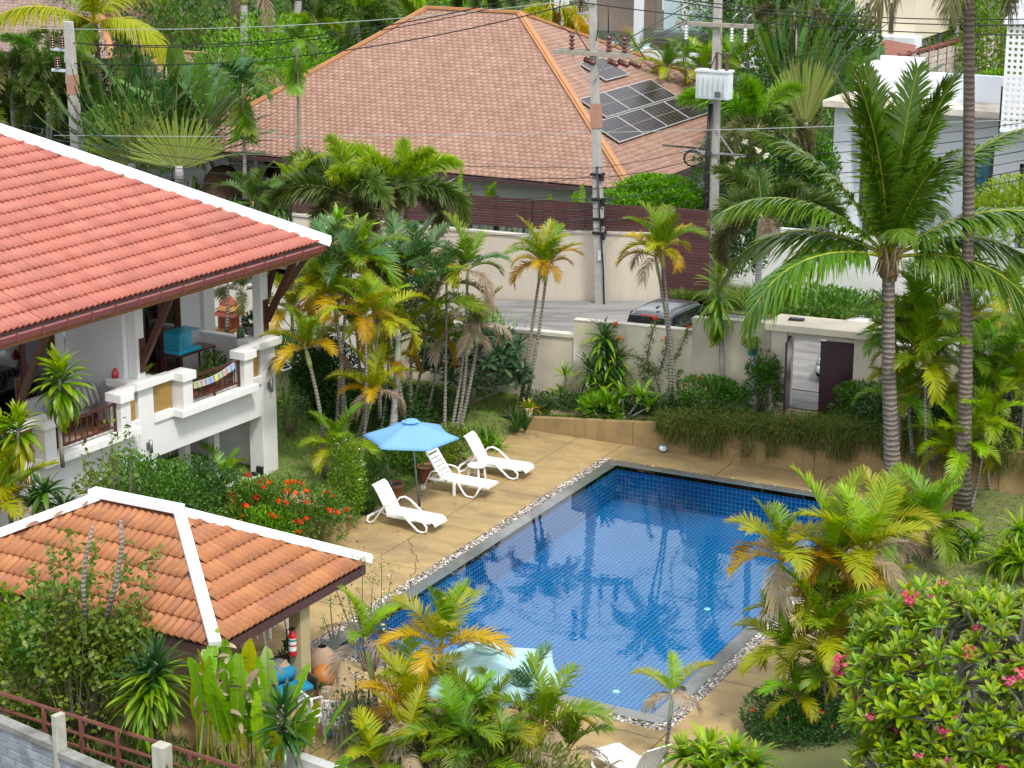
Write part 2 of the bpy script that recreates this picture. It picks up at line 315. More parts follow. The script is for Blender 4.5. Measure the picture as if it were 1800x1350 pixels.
lf['whitef'] = LEAF('white_petal', (.75, .75, .62), (.78, .76, .6), (.78, .7, .4), (.7, .7, .5), .3, .5)
# ------------------------------------------------------------------ vegetation builders
LV = np.array([(0, .25, 0), (0, -.25, 0), (.3, .5, 0), (.3, -.5, 0), (.65, .38, 0), (.65, -.38, 0), (1, 0, 0)])
LF_ = np.array([(0, 1, 3), (0, 3, 2), (2, 3, 5), (2, 5, 4), (4, 5, 6)])
DV = np.array([(0, 0, 0), (.45, .5, .12), (.45, -.5, .12), (1, 0, -.05), (.5, 0, -.03)])      # small folded leaf
DF = np.array([(0, 4, 1), (0, 2, 4), (4, 3, 1), (4, 2, 3)])
OV = np.array([(0, 0, 0), (.3, .36, .05), (.3, -.36, .05), (.68, .5, .04), (.68, -.5, .04), (1, 0, -.06), (.3, 0, -.02), (.68, 0, -.02)])
OF = np.array([(0, 6, 1), (0, 2, 6), (6, 7, 3), (6, 3, 1), (6, 2, 4), (6, 4, 7), (7, 5, 3), (7, 4, 5)])
def tube_np(pts, rs, n=5):
    mb = MB(); mb.tube(pts, rs, n, caps=False); V = np.array([tuple(v) for v in mb.v]); F = []
    for f in mb.f: F += [(f[0], f[1], f[2]), (f[0], f[2], f[3])]
    return V, np.array(F)
_FR = {}
def frond(mat, L, n, ll, lw, e0, curve, pet, vee, droop, plume, seed, dens=1.0):
    key = (mat, L, n, ll, lw, e0, curve, pet, vee, droop, plume, seed)
    if key in _FR: return _FR[key]
    g = np.random.default_rng(abs(hash(key[1:])) % 2**31+seed); K = 26; s = np.linspace(0, 1, K)
    e = np.radians(e0-curve*s**1.5); side = np.radians(g.uniform(-14, 14))*s**1.5
    T = np.stack([np.cos(e)*np.cos(side), np.cos(e)*np.sin(side), np.sin(e)], 1); P = np.concatenate([[[0, 0, 0]], np.cumsum(T[:-1], 0)])*L/(K-1)
    Vs, Fs, As = [], [], []; off = 0
    rp = P[::3] if (K-1) % 3 == 0 else np.concatenate([P[::3], P[-1:]])
    rv, rf = tube_np(rp, [L*.011*(1-.85*i/(len(rp)-1)) for i in range(len(rp))], 4)
    Vs.append(rv); Fs.append(rf); As.append(np.tile([.3, .5, 1, 0], (len(rv), 1))); off = len(rv)
    for sg in (-1, 1):
        u = np.clip((np.arange(n)+g.uniform(-.3, .3, n))/n, 0, .999); keep = g.random(n) < dens; u = u[keep]; m = len(u); t = pet+(1-pet)*u
        fi = t*(K-1); i0 = fi.astype(int).clip(0, K-2); fr = (fi-i0)[:, None]
        p = P[i0]*(1-fr)+P[i0+1]*fr; tt = unit(T[i0]*(1-fr)+T[i0+1]*fr)
        S_ = unit(np.cross(np.array([0, 0, 1.])+tt*0, tt)); S_ = np.where(np.linalg.norm(S_, axis=1, keepdims=True) < .5, np.array([[0, 1., 0]]), S_); N = np.cross(tt, S_)
        a = np.radians(72-46*u+g.normal(0, 6, m)); v = np.radians(vee*(1-.4*u)+g.normal(0, 7, m))
        if plume: v = np.radians(g.uniform(-85, 85, m)); a = np.radians(62-30*u+g.normal(0, 8, m))
        out = S_*sg*np.cos(v)[:, None]+N*np.sin(v)[:, None]; nrm = N*np.cos(v)[:, None]-S_*sg*np.sin(v)[:, None]
        d = tt*np.cos(a)[:, None]+out*np.sin(a)[:, None]
        ln = ll*(.30+.70*np.sin(np.pi*np.clip(u*.80+.14, 0, 1)))*g.uniform(.85, 1.1, m)
        wd = np.cross(nrm, d)
        V, F = scat(LV, LF_, d*ln[:, None], wd*lw*(.6+.4*np.sin(np.pi*np.clip(u*.9+.1, 0, 1)))[:, None], nrm, p)
        x = np.tile(LV[:, 0], m); lr = np.repeat(ln, 7); dr = droop*g.uniform(.6, 1.4, m)
        V[:, 2] -= np.repeat(dr, 7)*lr*x**2; V[:, :2] *= 1
        A = np.stack([.25*np.repeat(u, 7)+.65*x**1.5, np.repeat(np.clip(g.normal(.45, .25, m), 0, 1), 7), np.zeros(m*7), x], 1)
        Vs.append(V); Fs.append(F+off); As.append(A); off += len(V)
    me = npmesh('frond', np.concatenate(Vs), np.concatenate(Fs), lf[mat], np.concatenate(As)); _FR[key] = me; return me
# species: L,n,ll,lw, emax,emin, curve young/old, petiole, vee, droop, plume
SP = {'areca': (1.75, 54, .58, .040, 84, 0, 40, 105, .16, 34, .22, 0), 'arecab': (2.5, 66, .78, .046, 84, 5, 38, 95, .14, 30, .25, 0),
      'coco': (4.9, 140, 1.15, .080, 86, -8, 22, 125, .13, 8, .75, 0), 'foxt': (2.5, 190, .62, .052, 72, -2, 65, 130, .16, 0, .1, 1),
      'royal': (3.2, 90, .62, .04, 75, -45, 60, 95, .12, 20, .35, 1), 'betel': (1.5, 30, .62, .075, 75, 5, 60, 95, .14, 20, .2, 0),
      'bushp': (1.5, 30, .5, .042, 82, 10, 45, 90, .2, 25, .2, 0), 'droopc': (4.2, 78, .95, .05, 20, -35, 60, 70, .13, -8, .55, 0)}
def crown_set(par, loc, sp, rows, mk, seed):
    """fronds with given elevation, azimuth, size"""
    g = random.Random(seed); L, nn, ll, lw, e1, e0, c1, c0, pet, vee, dr, pl = SP[sp]
    for e, az, s in rows:
        f = (e1-e)/(e1-e0); q = round(min(1, max(0, f))*4)/4; ev = e1+(e0-e1)*q; cv = c1+(c0-c1)*q
        o = link('frond', frond(mk, L, nn, ll, lw, round(ev, 1), round(cv, 1), pet, vee, dr*(.3+.7*q), pl, g.randint(0, 2)), par); o.scale = (s, s, s); o.location = loc; o.rotation_euler = (R(g.uniform(-10, 10)), -R(e-ev), YAW+R(az))
def crown(par, loc, n, sc, sp, mats, seed, az0=None, dens=1.0, emax=None, emin=None, lean=(0, 0)):
    g = random.Random(seed); L, nn, ll, lw, e1, e0, c1, c0, pet, vee, dr, pl = SP[sp]
    e1 = emax if emax is not None else e1; e0 = emin if emin is not None else e0; az = g.uniform(0, 6.28) if az0 is None else az0
    if sp == 'areca': n = int(n*1.3)
    for k in range(n):
        f = k/max(1, n-1); f = min(1, max(0, f+g.uniform(-.06, .06))); q = round(f*4)/4
        ev = e1+(e0-e1)*q; e = e1+(e0-e1)*f; cv = c1+(c0-c1)*q
        mk = mats[min(len(mats)-1, int(f*len(mats)))]
        if isinstance(mk, tuple): mk = g.choice(mk)
        o = link('frond', frond(mk, L, nn, ll, lw, round(ev, 1), round(cv, 1), pet, vee, dr+(.5 if mk == 'dead' else 0), pl, g.randint(0, 2), .8 if mk == 'dead' else dens), par)
        s = sc*g.uniform(.74, 1.14)*(.8+.2*math.sin(math.pi*min(1, f+.25))); o.scale = (s, s, s); o.location = loc
        o.rotation_euler = (R(g.uniform(-12, 12)), -R(e-ev), az+k*2.39996+g.uniform(-.25, .25))
def stem_pts(a, b, bend=0., k=9, az=0.):
    a = Vector(a); b = Vector(b); L = (b-a).length; side = Vector((math.cos(az), math.sin(az), 0)); pts = []
    for i in range(k):
        t = i/(k-1); p = a.lerp(b, t); p += side*(bend*L*math.sin(math.pi*t)); pts.append(p)
    return pts
def palm(name, label, stems, group=None, cat='palm tree'):
    """stems: dicts base=Vector, top=(px,py) or Vector, r, n, s, sp, mats, shaft, tr, bend"""
    root = thing(name, label, cat, stems[0]['base'], 0, group); o0 = Vector(stems[0]['base'])
    for i, st in enumerate(stems):
        b = Vector(st['base'])-o0; tp = st['top']
        t = (tp if isinstance(tp, Vector) else PD(tp[0], tp[1], DEP(st['base'])+st.get('dd', 0)))-o0
        seed = st.get('seed', hash(label+str(i)) % 9999 if False else sum(map(ord, label))+i*17)
        r = st.get('r', .06); sh = st.get('shaft', .6); pts = stem_pts(b, t, st.get('bend', .03), 10, seed % 6)
        L = (t-b).length; rr = [r*(1.25-.35*min(1, j/3)) if j < 3 else r*(.95-.25*j/9) for j in range(10)]
        if st.get('swell'): rr[0] *= st['swell']; rr[1] *= 1+(st['swell']-1)*.4
        if r > 0: MB().tube(pts, rr, st.get('sides', 8)).build('trunk', st.get('tr', tr_areca), root)
        if sh and r > 0:
            d = (pts[-1]-pts[-2]).normalized(); q = [t-d*sh*.95, t-d*sh*.7, t-d*sh*.3, t+d*.12]
            MB().tube(q, [r*.8*st.get('shr', 1), r*1.05*st.get('shr', 1), r*.85*st.get('shr', 1), r*.35], 8).build('crownshaft', st.get('shm', shaft_m), root)
        if st.get('rows'): crown_set(root, t, st['sp'], st['rows'], st['mats'][0], seed); continue
        crown(root, t, st.get('n', 9), st.get('s', 1.), st.get('sp', 'areca'), st.get('mats', ['areca', 'areca', 'areca_y']), seed, st.get('az'), st.get('dens', 1.), st.get('emax'), st.get('emin'))
    return root
shaft_m = MAT('green_crownshaft', (.26, .33, .10), (.34, .36, .14), 3, .5, .05)
shaft_b = MAT('pale_blue_crownshaft', (.34, .42, .30), (.42, .46, .34), 3, .5, .05)
shaft_o = MAT('brown_coconut_fibre', (.20, .12, .06), (.13, .08, .045), 8, .9, .6, .03)
def blob_dirs(g, n):
    d = g.normal(size=(n, 3)); return unit(d)
def leafcloud(name, mat, c, rad, n, L, W, seed, parent, base=(0, 0, 0), clump=40, shape='D', up=.5, flat=.25, inner=.25, zmin=-.75, spread=.24, kind='stuff'):
    """leaves gathered in clumps over and inside an uneven ellipsoid"""
    g = np.random.default_rng(seed); rad = np.array(rad, float); c = np.array(c, float)
    cd_ = blob_dirs(g, clump*2); cd_ = cd_[cd_[:, 2] > zmin][:clump]; cr = g.uniform(.70, 1.06, len(cd_)); inn = g.random(len(cd_)) < inner; cr[inn] *= g.uniform(.3, .8, inn.sum())
    k = g.integers(0, len(cd_), n); off = g.normal(0, spread, (n, 3)); pn = cd_[k]*cr[k][:, None]+off; r_ = np.linalg.norm(pn, axis=1); pn = np.where((r_ > 1.12)[:, None], pn/np.maximum(r_, 1e-6)[:, None]*1.1, pn)
    P = c+pn*rad; out = unit(unit(pn)+np.array([0, 0, up])+g.normal(0, .55, (n, 3)))
    nr = unit(np.array([0, 0, 1.])+g.normal(0, flat*2, (n, 3))+unit(pn)*.5); Y = unit(np.cross(nr, out)); Z = np.cross(out, Y)
    ln = L*g.uniform(.6, 1.15, n)[:, None]; BV, BF = (DV, DF) if shape == 'D' else (OV, OF) if shape == 'O' else (LV, LF_)
    V, F = scat(BV, BF, out*ln, Y*ln*(W/L), Z*ln, P)
    tint = np.clip(g.random(len(cd_))[k]*.6+g.normal(.2, .22, n), 0, 1); q = len(BV)
    A = np.stack([np.repeat(np.clip(g.random(n)**3, 0, 1), q)*np.tile(.3+.7*BV[:, 0], n), np.repeat(tint, q), np.zeros(n*q), np.ones(n*q)], 1)
    o = link(name, npmesh(name, V, F, lf[mat], A), parent)
    if kind: o['kind'] = kind
    return o
def bush(name, label, cat, loc, rad, n, L, W, mat, seed, group=None, shape='D', stems=5, stem_m=None, clump=40, flower=None, zc=None, **kw):
    root = thing(name, label, cat, loc, 0, group); zc = rad[2]*.8 if zc is None else zc
    leafcloud('foliage', mat, (0, 0, zc), rad, n, L, W, seed, root, clump=clump, shape=shape, **kw)
    g = random.Random(seed)
    if stems:
        mb = MB()
        for i in range(stems):
            a = g.uniform(0, 6.28); q = g.uniform(.3, .75)
            mb.tube(stem_pts((math.cos(a)*.1*rad[0], math.sin(a)*.1*rad[1], -.1), (math.cos(a)*q*rad[0], math.sin(a)*q*rad[1], zc+rad[2]*g.uniform(-.1, .5)), .08, 5, a+1.5), [.03, .026, .022, .016, .008], 5)
        mb.build('stem', stem_m or tr_wood, root)
    if flower:
        fm, cnt, fs = flower
        for i in range(cnt):
            d = Vector((g.gauss(0, 1), g.gauss(0, 1)-.4, abs(g.gauss(0, .9))+.1)).normalized()
            p = Vector((d.x*rad[0], d.y*rad[1], zc+d.z*rad[2]))*1.0
            o = link('flower_cluster', flower_mesh(fm, g.randint(0, 2)), root); o.location = p; o.scale = (fs*g.uniform(.7, 1.2),)*3; o.rotation_euler = (g.uniform(-.5, .5), g.uniform(-.5, .5), g.uniform(0, 6))
    return root
_FM = {}
def flower_mesh(mat, k):
    if (mat, k) in _FM: return _FM[(mat, k)]
    g = np.random.default_rng(k+5); n = 34; d = blob_dirs(g, n); d[:, 2] = np.abs(d[:, 2])*.8+.1; P = d*.5*g.uniform(.5, 1, (n, 1)); nr = unit(d+g.normal(0, .4, (n, 3))); X = unit(np.cross(nr, g.normal(size=(n, 3)))); Y = np.cross(nr, X)
    V, F = scat(OV, OF, X*.42, Y*.30, nr*.42, P); A = np.stack([np.tile(OV[:, 0], n)*.8, np.repeat(g.random(n), 8), np.zeros(n*8), np.ones(n*8)], 1)
    _FM[(mat, k)] = npmesh('flower_cluster', V, F, lf[mat], A); return _FM[(mat, k)]
_ST = {}
def strap(mat, L, w, e0, bend, seed=0, prof='strap', fold=.25, wav=0):
    """one long leaf: 3 points across, 8 along"""
    key = (mat, L, w, e0, bend, seed, prof)
    if key in _ST: return _ST[key]
    g = np.random.default_rng(seed+3); K = 9; s = np.linspace(0, 1, K); e = np.radians(e0-bend*s**1.4); T = np.stack([np.cos(e), np.zeros(K), np.sin(e)], 1); P = np.concatenate([[[0, 0, 0]], np.cumsum(T[:-1], 0)])*L/(K-1); N = np.stack([-T[:, 2], np.zeros(K), T[:, 0]], 1)
    wd = {'strap': np.sin(np.pi*np.clip(s*.80+.20, 0, 1))**.6, 'oval': np.sin(np.pi*np.clip(s*.92+.06, 0, 1))**.8, 'sword': 1-s**2.2}[prof]*w/2; wd[-1] = .002
    V = []; A = []
    for i in range(K):
        for j in (-1, 0, 1):
            q = P[i]+np.array([0, j*wd[i], 0])+N[i]*(fold*abs(j)*wd[i]+wav*wd[i]*math.sin(i*2.1+seed)*j); V.append(q); A.append((s[i]*.9*(.6 if j == 0 else 1), .5, .75 if False else 0, s[i]))
    F = [f for i in range(K-1) for j in (0, 1) for f in [(3*i+j, 3*i+j+1, 3*i+3+j+1, 3*i+3+j)]]
    A = np.array(A, float); A[:, 1] = np.clip(g.normal(.5, .2), 0, 1)
    _ST[key] = npmesh('leaf', V, F, lf[mat], A); return _ST[key]
def rosette_leaves(root, loc, n, L, w, mat, seed, emax=80, emin=-25, bend=55, prof='strap', stretch=.0, name='leaf', joined=False):
    g = random.Random(seed); mats = mat if isinstance(mat, list) else [mat]; parts = []
    for k in range(n):
        f = k/max(1, n-1); e = emax+(emin-emax)*f+g.uniform(-8, 8); q = round(e/20)*20; bd = bend*(.5+.8*f); bq = round(bd/25)*25
        mk = mats[min(len(mats)-1, int(f*len(mats)))]
        me = strap(mk, 1.0, round(w/L, 3), q, bq, k % 3, prof); s = L*g.uniform(.8, 1.12)*(.75+.25*min(1, f*3))
        M = Matrix.Translation(Vector(loc)+Vector((0, 0, -stretch*f))) @ Euler((R(g.uniform(-15, 15)), -R(e-q), k*2.39996+g.uniform(-.3, .3))).to_matrix().to_4x4() @ Matrix.Diagonal((s, s, s, 1))
        if joined: parts.append((me, M)); continue
        o = link(name, me, root); o.matrix_local = M
    if joined:
        Vs, Fs, As = [], [], []; off = 0
        for me, M in parts:
            nv = len(me.vertices); v = np.empty(nv*3, np.float32); me.vertices.foreach_get('co', v); v = v.reshape(-1, 3); m = np.array(M); v = v@m[:3, :3].T+m[:3, 3]
            nf = len(me.polygons); f = np.empty(nf*4, np.int32); me.loops.foreach_get('vertex_index', f); a = np.empty(nv*4, np.float32); me.attributes['v'].data.foreach_get('color', a)
            Vs.append(v); Fs.append(f.reshape(-1, 4)+off); As.append(a.reshape(-1, 4)); off += nv
        o = link('foliage', npmesh('foliage', np.concatenate(Vs), np.concatenate(Fs), lf[mats[0]], np.concatenate(As)), root); o['kind'] = 'stuff'
def rosette(name, label, cat, loc, heads, L, w, mat, seed, n=40, tr=.03, group=None, trm=None, **kw):
    """heads: list of local (x,y,z) crown centres, each on its own stem"""
    root = thing(name, label, cat, loc, 0, group)
    for i, h in enumerate(heads):
        if tr and h[2] > .15: MB().tube(stem_pts((h[0]*.25, h[1]*.25, -.08), h, .05, 6, seed+i), [tr*1.2, tr, tr, tr*.95, tr*.9, tr*.8], 7).build('stem', trm or tr_plum, root)
        rosette_leaves(root, h, n, L, w, mat, seed+i*7, **kw)
    return root
_PB = {}
def paddle(mat, L, w, pet, e0, bend, tears, seed):
    """banana-like leaf: stalk then blade with torn edges; grows from origin along +X, up +Z"""
    key = (mat, L, w, pet, e0, bend, tears, seed)
    if key in _PB: return _PB[key]
    g = np.random.default_rng(seed); K = 27; s = np.linspace(0, 1, K); e = np.radians(e0-bend*np.clip(s-pet*.6, 0, 1)**1.3); T = np.stack([np.cos(e), 0*e, np.sin(e)], 1); P = np.concatenate([[[0, 0, 0]], np.cumsum(T[:-1], 0)])*L/(K-1); N = np.stack([-T[:, 2], 0*e, T[:, 0]], 1)
    mb = MB(); mb.tube(P[::2], [L*.012*(1-.8*i/13) for i in range(14)], 5, caps=False); V = [tuple(v) for v in mb.v]; F = [f for q in mb.f for f in ((q[0], q[1], q[2]), (q[0], q[2], q[3]))]; A = [(.2, .5, 1, 0)]*len(V)
    fold = .35
    i = int(pet*(K-1))
    while i < K-1:
        for sg in (-1, 1):
            torn = g.random() < tears; seg = [i, i+1]; dz = g.uniform(-.35, .1) if torn else 0; tint = float(np.clip(g.normal(.5, .15), 0, 1)); b = len(V)
            for q in seg:
                u = (s[q]-pet)/(1-pet); ww = w/2*max(.02, math.sin(math.pi*min(1, u*.93+.05)))**.55*(g.uniform(.85, 1.0) if torn else 1)
                sh = .12*w*(1 if torn and q == i+1 else 0)
                for j, x in enumerate((0, .55, 1)):
                    fz = -fold*x*x*.5*ww+fold*.7*x*ww+dz*x*ww
                    V.append(tuple(P[q]+np.array([0, sg*x*ww, 0])+N[q]*fz-T[q]*sh*x*(1 if torn else 0)+T[q]*.18*ww*x)); A.append((.1+.55*x*x*(.6+.4*u), tint, 0, 1))
            F += [(b, b+1, b+4), (b, b+4, b+3), (b+1, b+2, b+5), (b+1, b+5, b+4)]
        i += 1
    _PB[key] = npmesh('leaf', V, F, lf[mat], np.array(A)); return _PB[key]
def travellers(name, label, loc, n, L, az, mats=('fan', 'banana_d'), spread=72, seed=1, w=.55, trunk=1.2, cat='palm tree', group=None):
    root = thing(name, label, cat, loc, 0, group); g = random.Random(seed)
    if trunk: MB().tube([(0, 0, -.3), (0, 0, trunk*.5), (0, 0, trunk)], [.2, .17, .15], 10).build('trunk', tr_royal, root)
    for k in range(n):
        a = R(-spread+2*spread*k/(n-1)+g.uniform(-2, 2)); l = L*g.uniform(.88, 1.08)*(1-.12*abs(a))
        me = paddle(mats[1], 1.0, w/L, .48, 90, 38, .5, k % 5)
        o = link('leaf', me, root); o.matrix_local = Matrix.Translation((math.cos(az)*math.sin(a)*.25, math.sin(az)*math.sin(a)*.25, trunk+.1*(abs(a) < .5))) @ Matrix.Rotation(az, 4, 'Z') @ Matrix.Rotation(a, 4, 'Y') @ Matrix.Rotation(g.uniform(-.15, .15)+(math.pi/2 if False else 0), 4, 'Z') @ Matrix.Rotation(math.pi/2*(1 if k % 2 else -1)*0, 4, 'Z') @ Matrix.Diagonal((l, l, l, 1))
        mb = MB(); mb.add([(-.09, -.02, 0), (.09, -.02, 0), (.09, .02, 0), (-.09, .02, 0), (-.045, -.015, .46*l), (.045, -.015, .46*l), (.045, .015, .46*l), (-.045, .015, .46*l)], [(3, 2, 1, 0), (4, 5, 6, 7), (0, 1, 5, 4), (1, 2, 6, 5), (2, 3, 7, 6), (3, 0, 4, 7)])   # broad stalk
        st = mb.build('stalk', lf[mats[0]], root); st.matrix_local = Matrix.Translation((math.cos(az)*math.sin(a)*.25, math.sin(az)*math.sin(a)*.25, trunk)) @ Matrix.Rotation(az, 4, 'Z') @ Matrix.Rotation(a, 4, 'Y')
    return root
def paddles(name, label, cat, loc, items, mat, group=None):
    """items: (dx,dy,height L, width, tilt deg, azimuth, seed)"""
    root = thing(name, label, cat, loc, 0, group)
    for dx, dy, L, w, tilt, az, sd_ in items:
        mk = mat if isinstance(mat, str) else mat[sd_ % len(mat)]
        me = paddle(mk, 1.0, round(w/L, 2), .36, 84, 30, .25, sd_ % 6); o = link('leaf', me, root)
        o.matrix_local = Matrix.Translation((dx, dy, -.05)) @ Matrix.Rotation(az, 4, 'Z') @ Matrix.Rotation(R(tilt), 4, 'Y') @ Matrix.Diagonal((L, L, L, 1))
    return root
def sticks_tree(name, label, cat, loc, tips, mat, seed, L=.09, W=.05, per=40, r=.025, group=None, trm=None, flower=None, shape='D', spread=.3):
    """thin stems to given local tip points with leaves strewn along the upper parts"""
    root = thing(name, label, cat, loc, 0, group); g = np.random.default_rng(seed); mb = MB(); Ps = []
    for i, t in enumerate(tips):
        t = Vector(t); pts = stem_pts((t.x*.15, t.y*.15, -.1), t, g.uniform(-.06, .06), 8, g.uniform(0, 6)); mb.tube(pts, [r*(1-.8*j/7) for j in range(8)], 5)
        for q in range(per):
            u = g.uniform(.35, 1.0)**.8; f = u*7; a = int(min(6, f)); p = pts[a].lerp(pts[a+1], f-a); Ps.append(np.array(p)+g.normal(0, spread*.35, 3)*np.array([1, 1, .8]))
    mb.build('trunk', trm or tr_wood, root); P = np.array(Ps); n = len(P); out = unit(g.normal(size=(n, 3))+np.array([0, 0, .3])); nr = unit(g.normal(0, .6, (n, 3))+np.array([0, 0, 1.])); Y = unit(np.cross(nr, out)); ln = L*g.uniform(.7, 1.2, n)[:, None]
    BV, BF = (OV, OF) if shape == 'O' else (DV, DF); V, F = scat(BV, BF, out*ln, Y*ln*W/L, np.cross(out, Y)*ln, P); q = len(BV)
    A = np.stack([np.repeat(g.random(n)**3, q), np.repeat(g.random(n), q), np.zeros(n*q), np.ones(n*q)], 1)
    o = link('foliage', npmesh('foliage', V, F, lf[mat], A), root); o['kind'] = 'stuff'
    if flower:
        for i in range(flower[1]):
            p = Ps[g.integers(0, n)]; o = link('flower_cluster', flower_mesh(flower[0], i % 3), root); o.location = p; o.scale = (flower[2],)*3
    return root
def plumeria(name, label, loc, rad, zc, ntip, mat, seed, nfl=0, Ls=.34, group=None, fl='pink', cat='shrub', smin=-.3, rr=.05):
    root = thing(name, label, cat, loc, 0, group); g = np.random.default_rng(seed); rad = np.array(rad)
    d = blob_dirs(g, ntip*3); d = d[d[:, 2] > smin][:ntip]; tips = np.array([0, 0, zc])+d*rad*g.uniform(.72, 1.05, (len(d), 1))
    lev = [(len(d)//4, .68), (max(3, len(d)//16), .42), (4, .2)]; nodes = [tips]
    for cnt, q in lev:
        s_ = nodes[-1][g.choice(len(nodes[-1]), min(cnt, len(nodes[-1])), False)]; nodes.append(s_*np.array([q/.85, q/.85, 1])+np.array([0, 0, -zc*.22]))
    nodes.append(np.array([[0, 0, -.1]])); mb = MB(); rads = [rr*.32, rr*.45, rr*.7, rr*1.2, rr*1.5]
    for li in range(len(nodes)-1):
        for p in nodes[li]:
            q = nodes[li+1][np.argmin(np.linalg.norm(nodes[li+1]-p, axis=1))]; mb.tube(stem_pts(q, p, .08, 4, p[0]*7), [rads[li+1], rads[li]*1.2, rads[li]*1.05, rads[li]], 5, caps=False)
    mb.build('branch', tr_plum, root)
    me = [rosette_mesh(mat, k) for k in range(6)]; cn = np.array([0, 0, zc*.4])
    for i, p in enumerate(tips):
        o = link('leaf_rosette', me[i % 6], root); ax = Vector(p-cn).normalized()*.6+Vector((0, 0, .6)); s = Ls*g.uniform(.8, 1.15)
        o.matrix_local = Matrix.Translation(p) @ ax.to_track_quat('Z', 'Y').to_matrix().to_4x4() @ Matrix.Rotation(g.uniform(0, 6.28), 4, 'Z') @ Matrix.Diagonal((s, s, s, 1))
    for i in range(nfl):
        p = tips[g.integers(0, len(tips))]; o = link('flower_cluster', flower_mesh(fl, i % 3), root); s = g.uniform(.14, .26); o.location = p+np.array([0, 0, .1])+d[i % len(d)]*.05; o.scale = (s, s, s)
    return root
_RM = {}
def rosette_mesh(mat, k):
    if (mat, k) in _RM: return _RM[(mat, k)]
    g = np.random.default_rng(k); n = 11; az = np.arange(n)*2.39996+g.normal(0, .2, n); el = np.radians(np.linspace(70, 2, n)+g.normal(0, 8, n))
    X = np.stack([np.cos(az)*np.cos(el), np.sin(az)*np.cos(el), np.sin(el)], 1); Y = np.stack([-np.sin(az), np.cos(az), 0*az], 1)+g.normal(0, .15, (n, 3)); Z = np.cross(X, Y); ln = g.uniform(.75, 1.1, n)[:, None]
    V, F = scat(OV, OF, X*ln, Y*ln*.30, Z*ln, X*.04); A = np.stack([np.repeat((g.random(n)**2.5), 8)*np.tile(.5+.5*OV[:, 0], n), np.repeat(g.random(n), 8), np.zeros(n*8), np.ones(n*8)], 1)
    for i in (0, 6, 7): A[i::8, 2] = 0
    _RM[(mat, k)] = npmesh('leaf_rosette', V, F, lf[mat], A); return _RM[(mat, k)]
def blades(name, mat, pts, h, w, seed, parent=None, droop=.5, kind='stuff'):
    """grass: one bent blade per point (n,3)"""
    g = np.random.default_rng(seed); n = len(pts); az = g.uniform(0, 6.28, n); tl = g.uniform(.2, .9, n)*droop
    d = np.stack([np.cos(az), np.sin(az), 0*az], 1); X = unit(d*tl[:, None]+np.array([0, 0, 1.])); Y = np.stack([-np.sin(az), np.cos(az), 0*az], 1); hh = h*g.uniform(.5, 1.2, n)[:, None]
    V, F = scat(LV[[0, 1, 4, 5, 6]], np.array([(0, 1, 3), (0, 3, 2), (2, 3, 4)]), X*hh, Y*w, d, np.asarray(pts)); x = np.tile([0, 0, .65, .65, 1], n); V += np.repeat(d*hh*droop*.5, 5, 0)*(x**2)[:, None]
    A = np.stack([x*.8, np.repeat(g.random(n), 5), 0*x, x], 1); o = link(name, npmesh(name, V, F, lf[mat], A), parent)
    if kind: o['kind'] = kind
    return o
# ------------------------------------------------------------------ setting: ground, terrace, road, deck, pool
def zterr(x): return min(1.45, max(.05, .33+.099*(x+26.9)))
def zroad(x): return min(1.22, max(.05, .45+.1*(x+34.7)))
def sheet(name, xs, ys, zf, mat, kind='structure'):
    V = [(x, y, zf(x, y)) for y in ys for x in xs]; n = len(xs)
    F = [(j*n+i, j*n+i+1, (j+1)*n+i+1, (j+1)*n+i) for j in range(len(ys)-1) for i in range(n-1)]
    me = bpy.data.meshes.new(name); me.from_pydata(V, [], F); me.materials.append(mat); o = link(name, me); o['kind'] = kind; return o
gx = [-400, -80, -40, -31, -28, -23.7, -14.7, -11, 0, 60, 400]; gy = [-60, 20, 26, 29.5, 34, 35.0, 51.0, 60, 100, 400]
def gz_(x, y): return -.9 if y < 28 else (-.3 if y < 60 else -.35)
gv = [(x, y, gz_(x, y)) for y in gy for x in gx]; gf = [(j*11+i, j*11+i+1, (j+1)*11+i+1, (j+1)*11+i) for j in range(9) for i in range(10) if not (j == 5 and i == 5)]
gme = bpy.data.meshes.new('ground'); gme.from_pydata(gv, [], gf); gme.materials.append(soil); gnd = link('ground', gme)
def lin(a, b, n): return [a+(b-a)*i/(n-1) for i in range(n)]
struct(gnd)
sheet('terrace_garden', lin(-31, -5, 40), lin(52.45, 54.35, 5), lambda x, y: zterr(x)+.03*math.sin(x*3+y*5), soil)
sheet('road', lin(-60, 0, 60), lin(54.36, 65.1, 12), lambda x, y: zroad(x)+.02*math.sin(x*.9+y), asphalt)
sheet('far_garden_ground', lin(-160, 120, 30), [65.3, 70, 80, 100, 130, 170, 260, 400], lambda x, y: .55+max(0, .09*(min(x, -12)+30))+max(0, (y-95)*.02), soil)
# left garden lawn beside the deck, right lawn
sheet('side_lawn', lin(-40, -29, 11)+[-28.3, -27.7, -27.3, -27.09], lin(41, 54.3, 14), lambda x, y: -.02+.045*max(0, y-45)*min(1, max(0, (-27.09-x)/1.2))+.02*math.sin(x*4+y*3)*(x < -28), lawnm)
sheet('lawn', lin(-13.3, 6, 16), lin(33, 54.3, 16), lambda x, y: .05+.03*max(0, y-44)+.02*math.sin(x*3+y*2), lawnm)
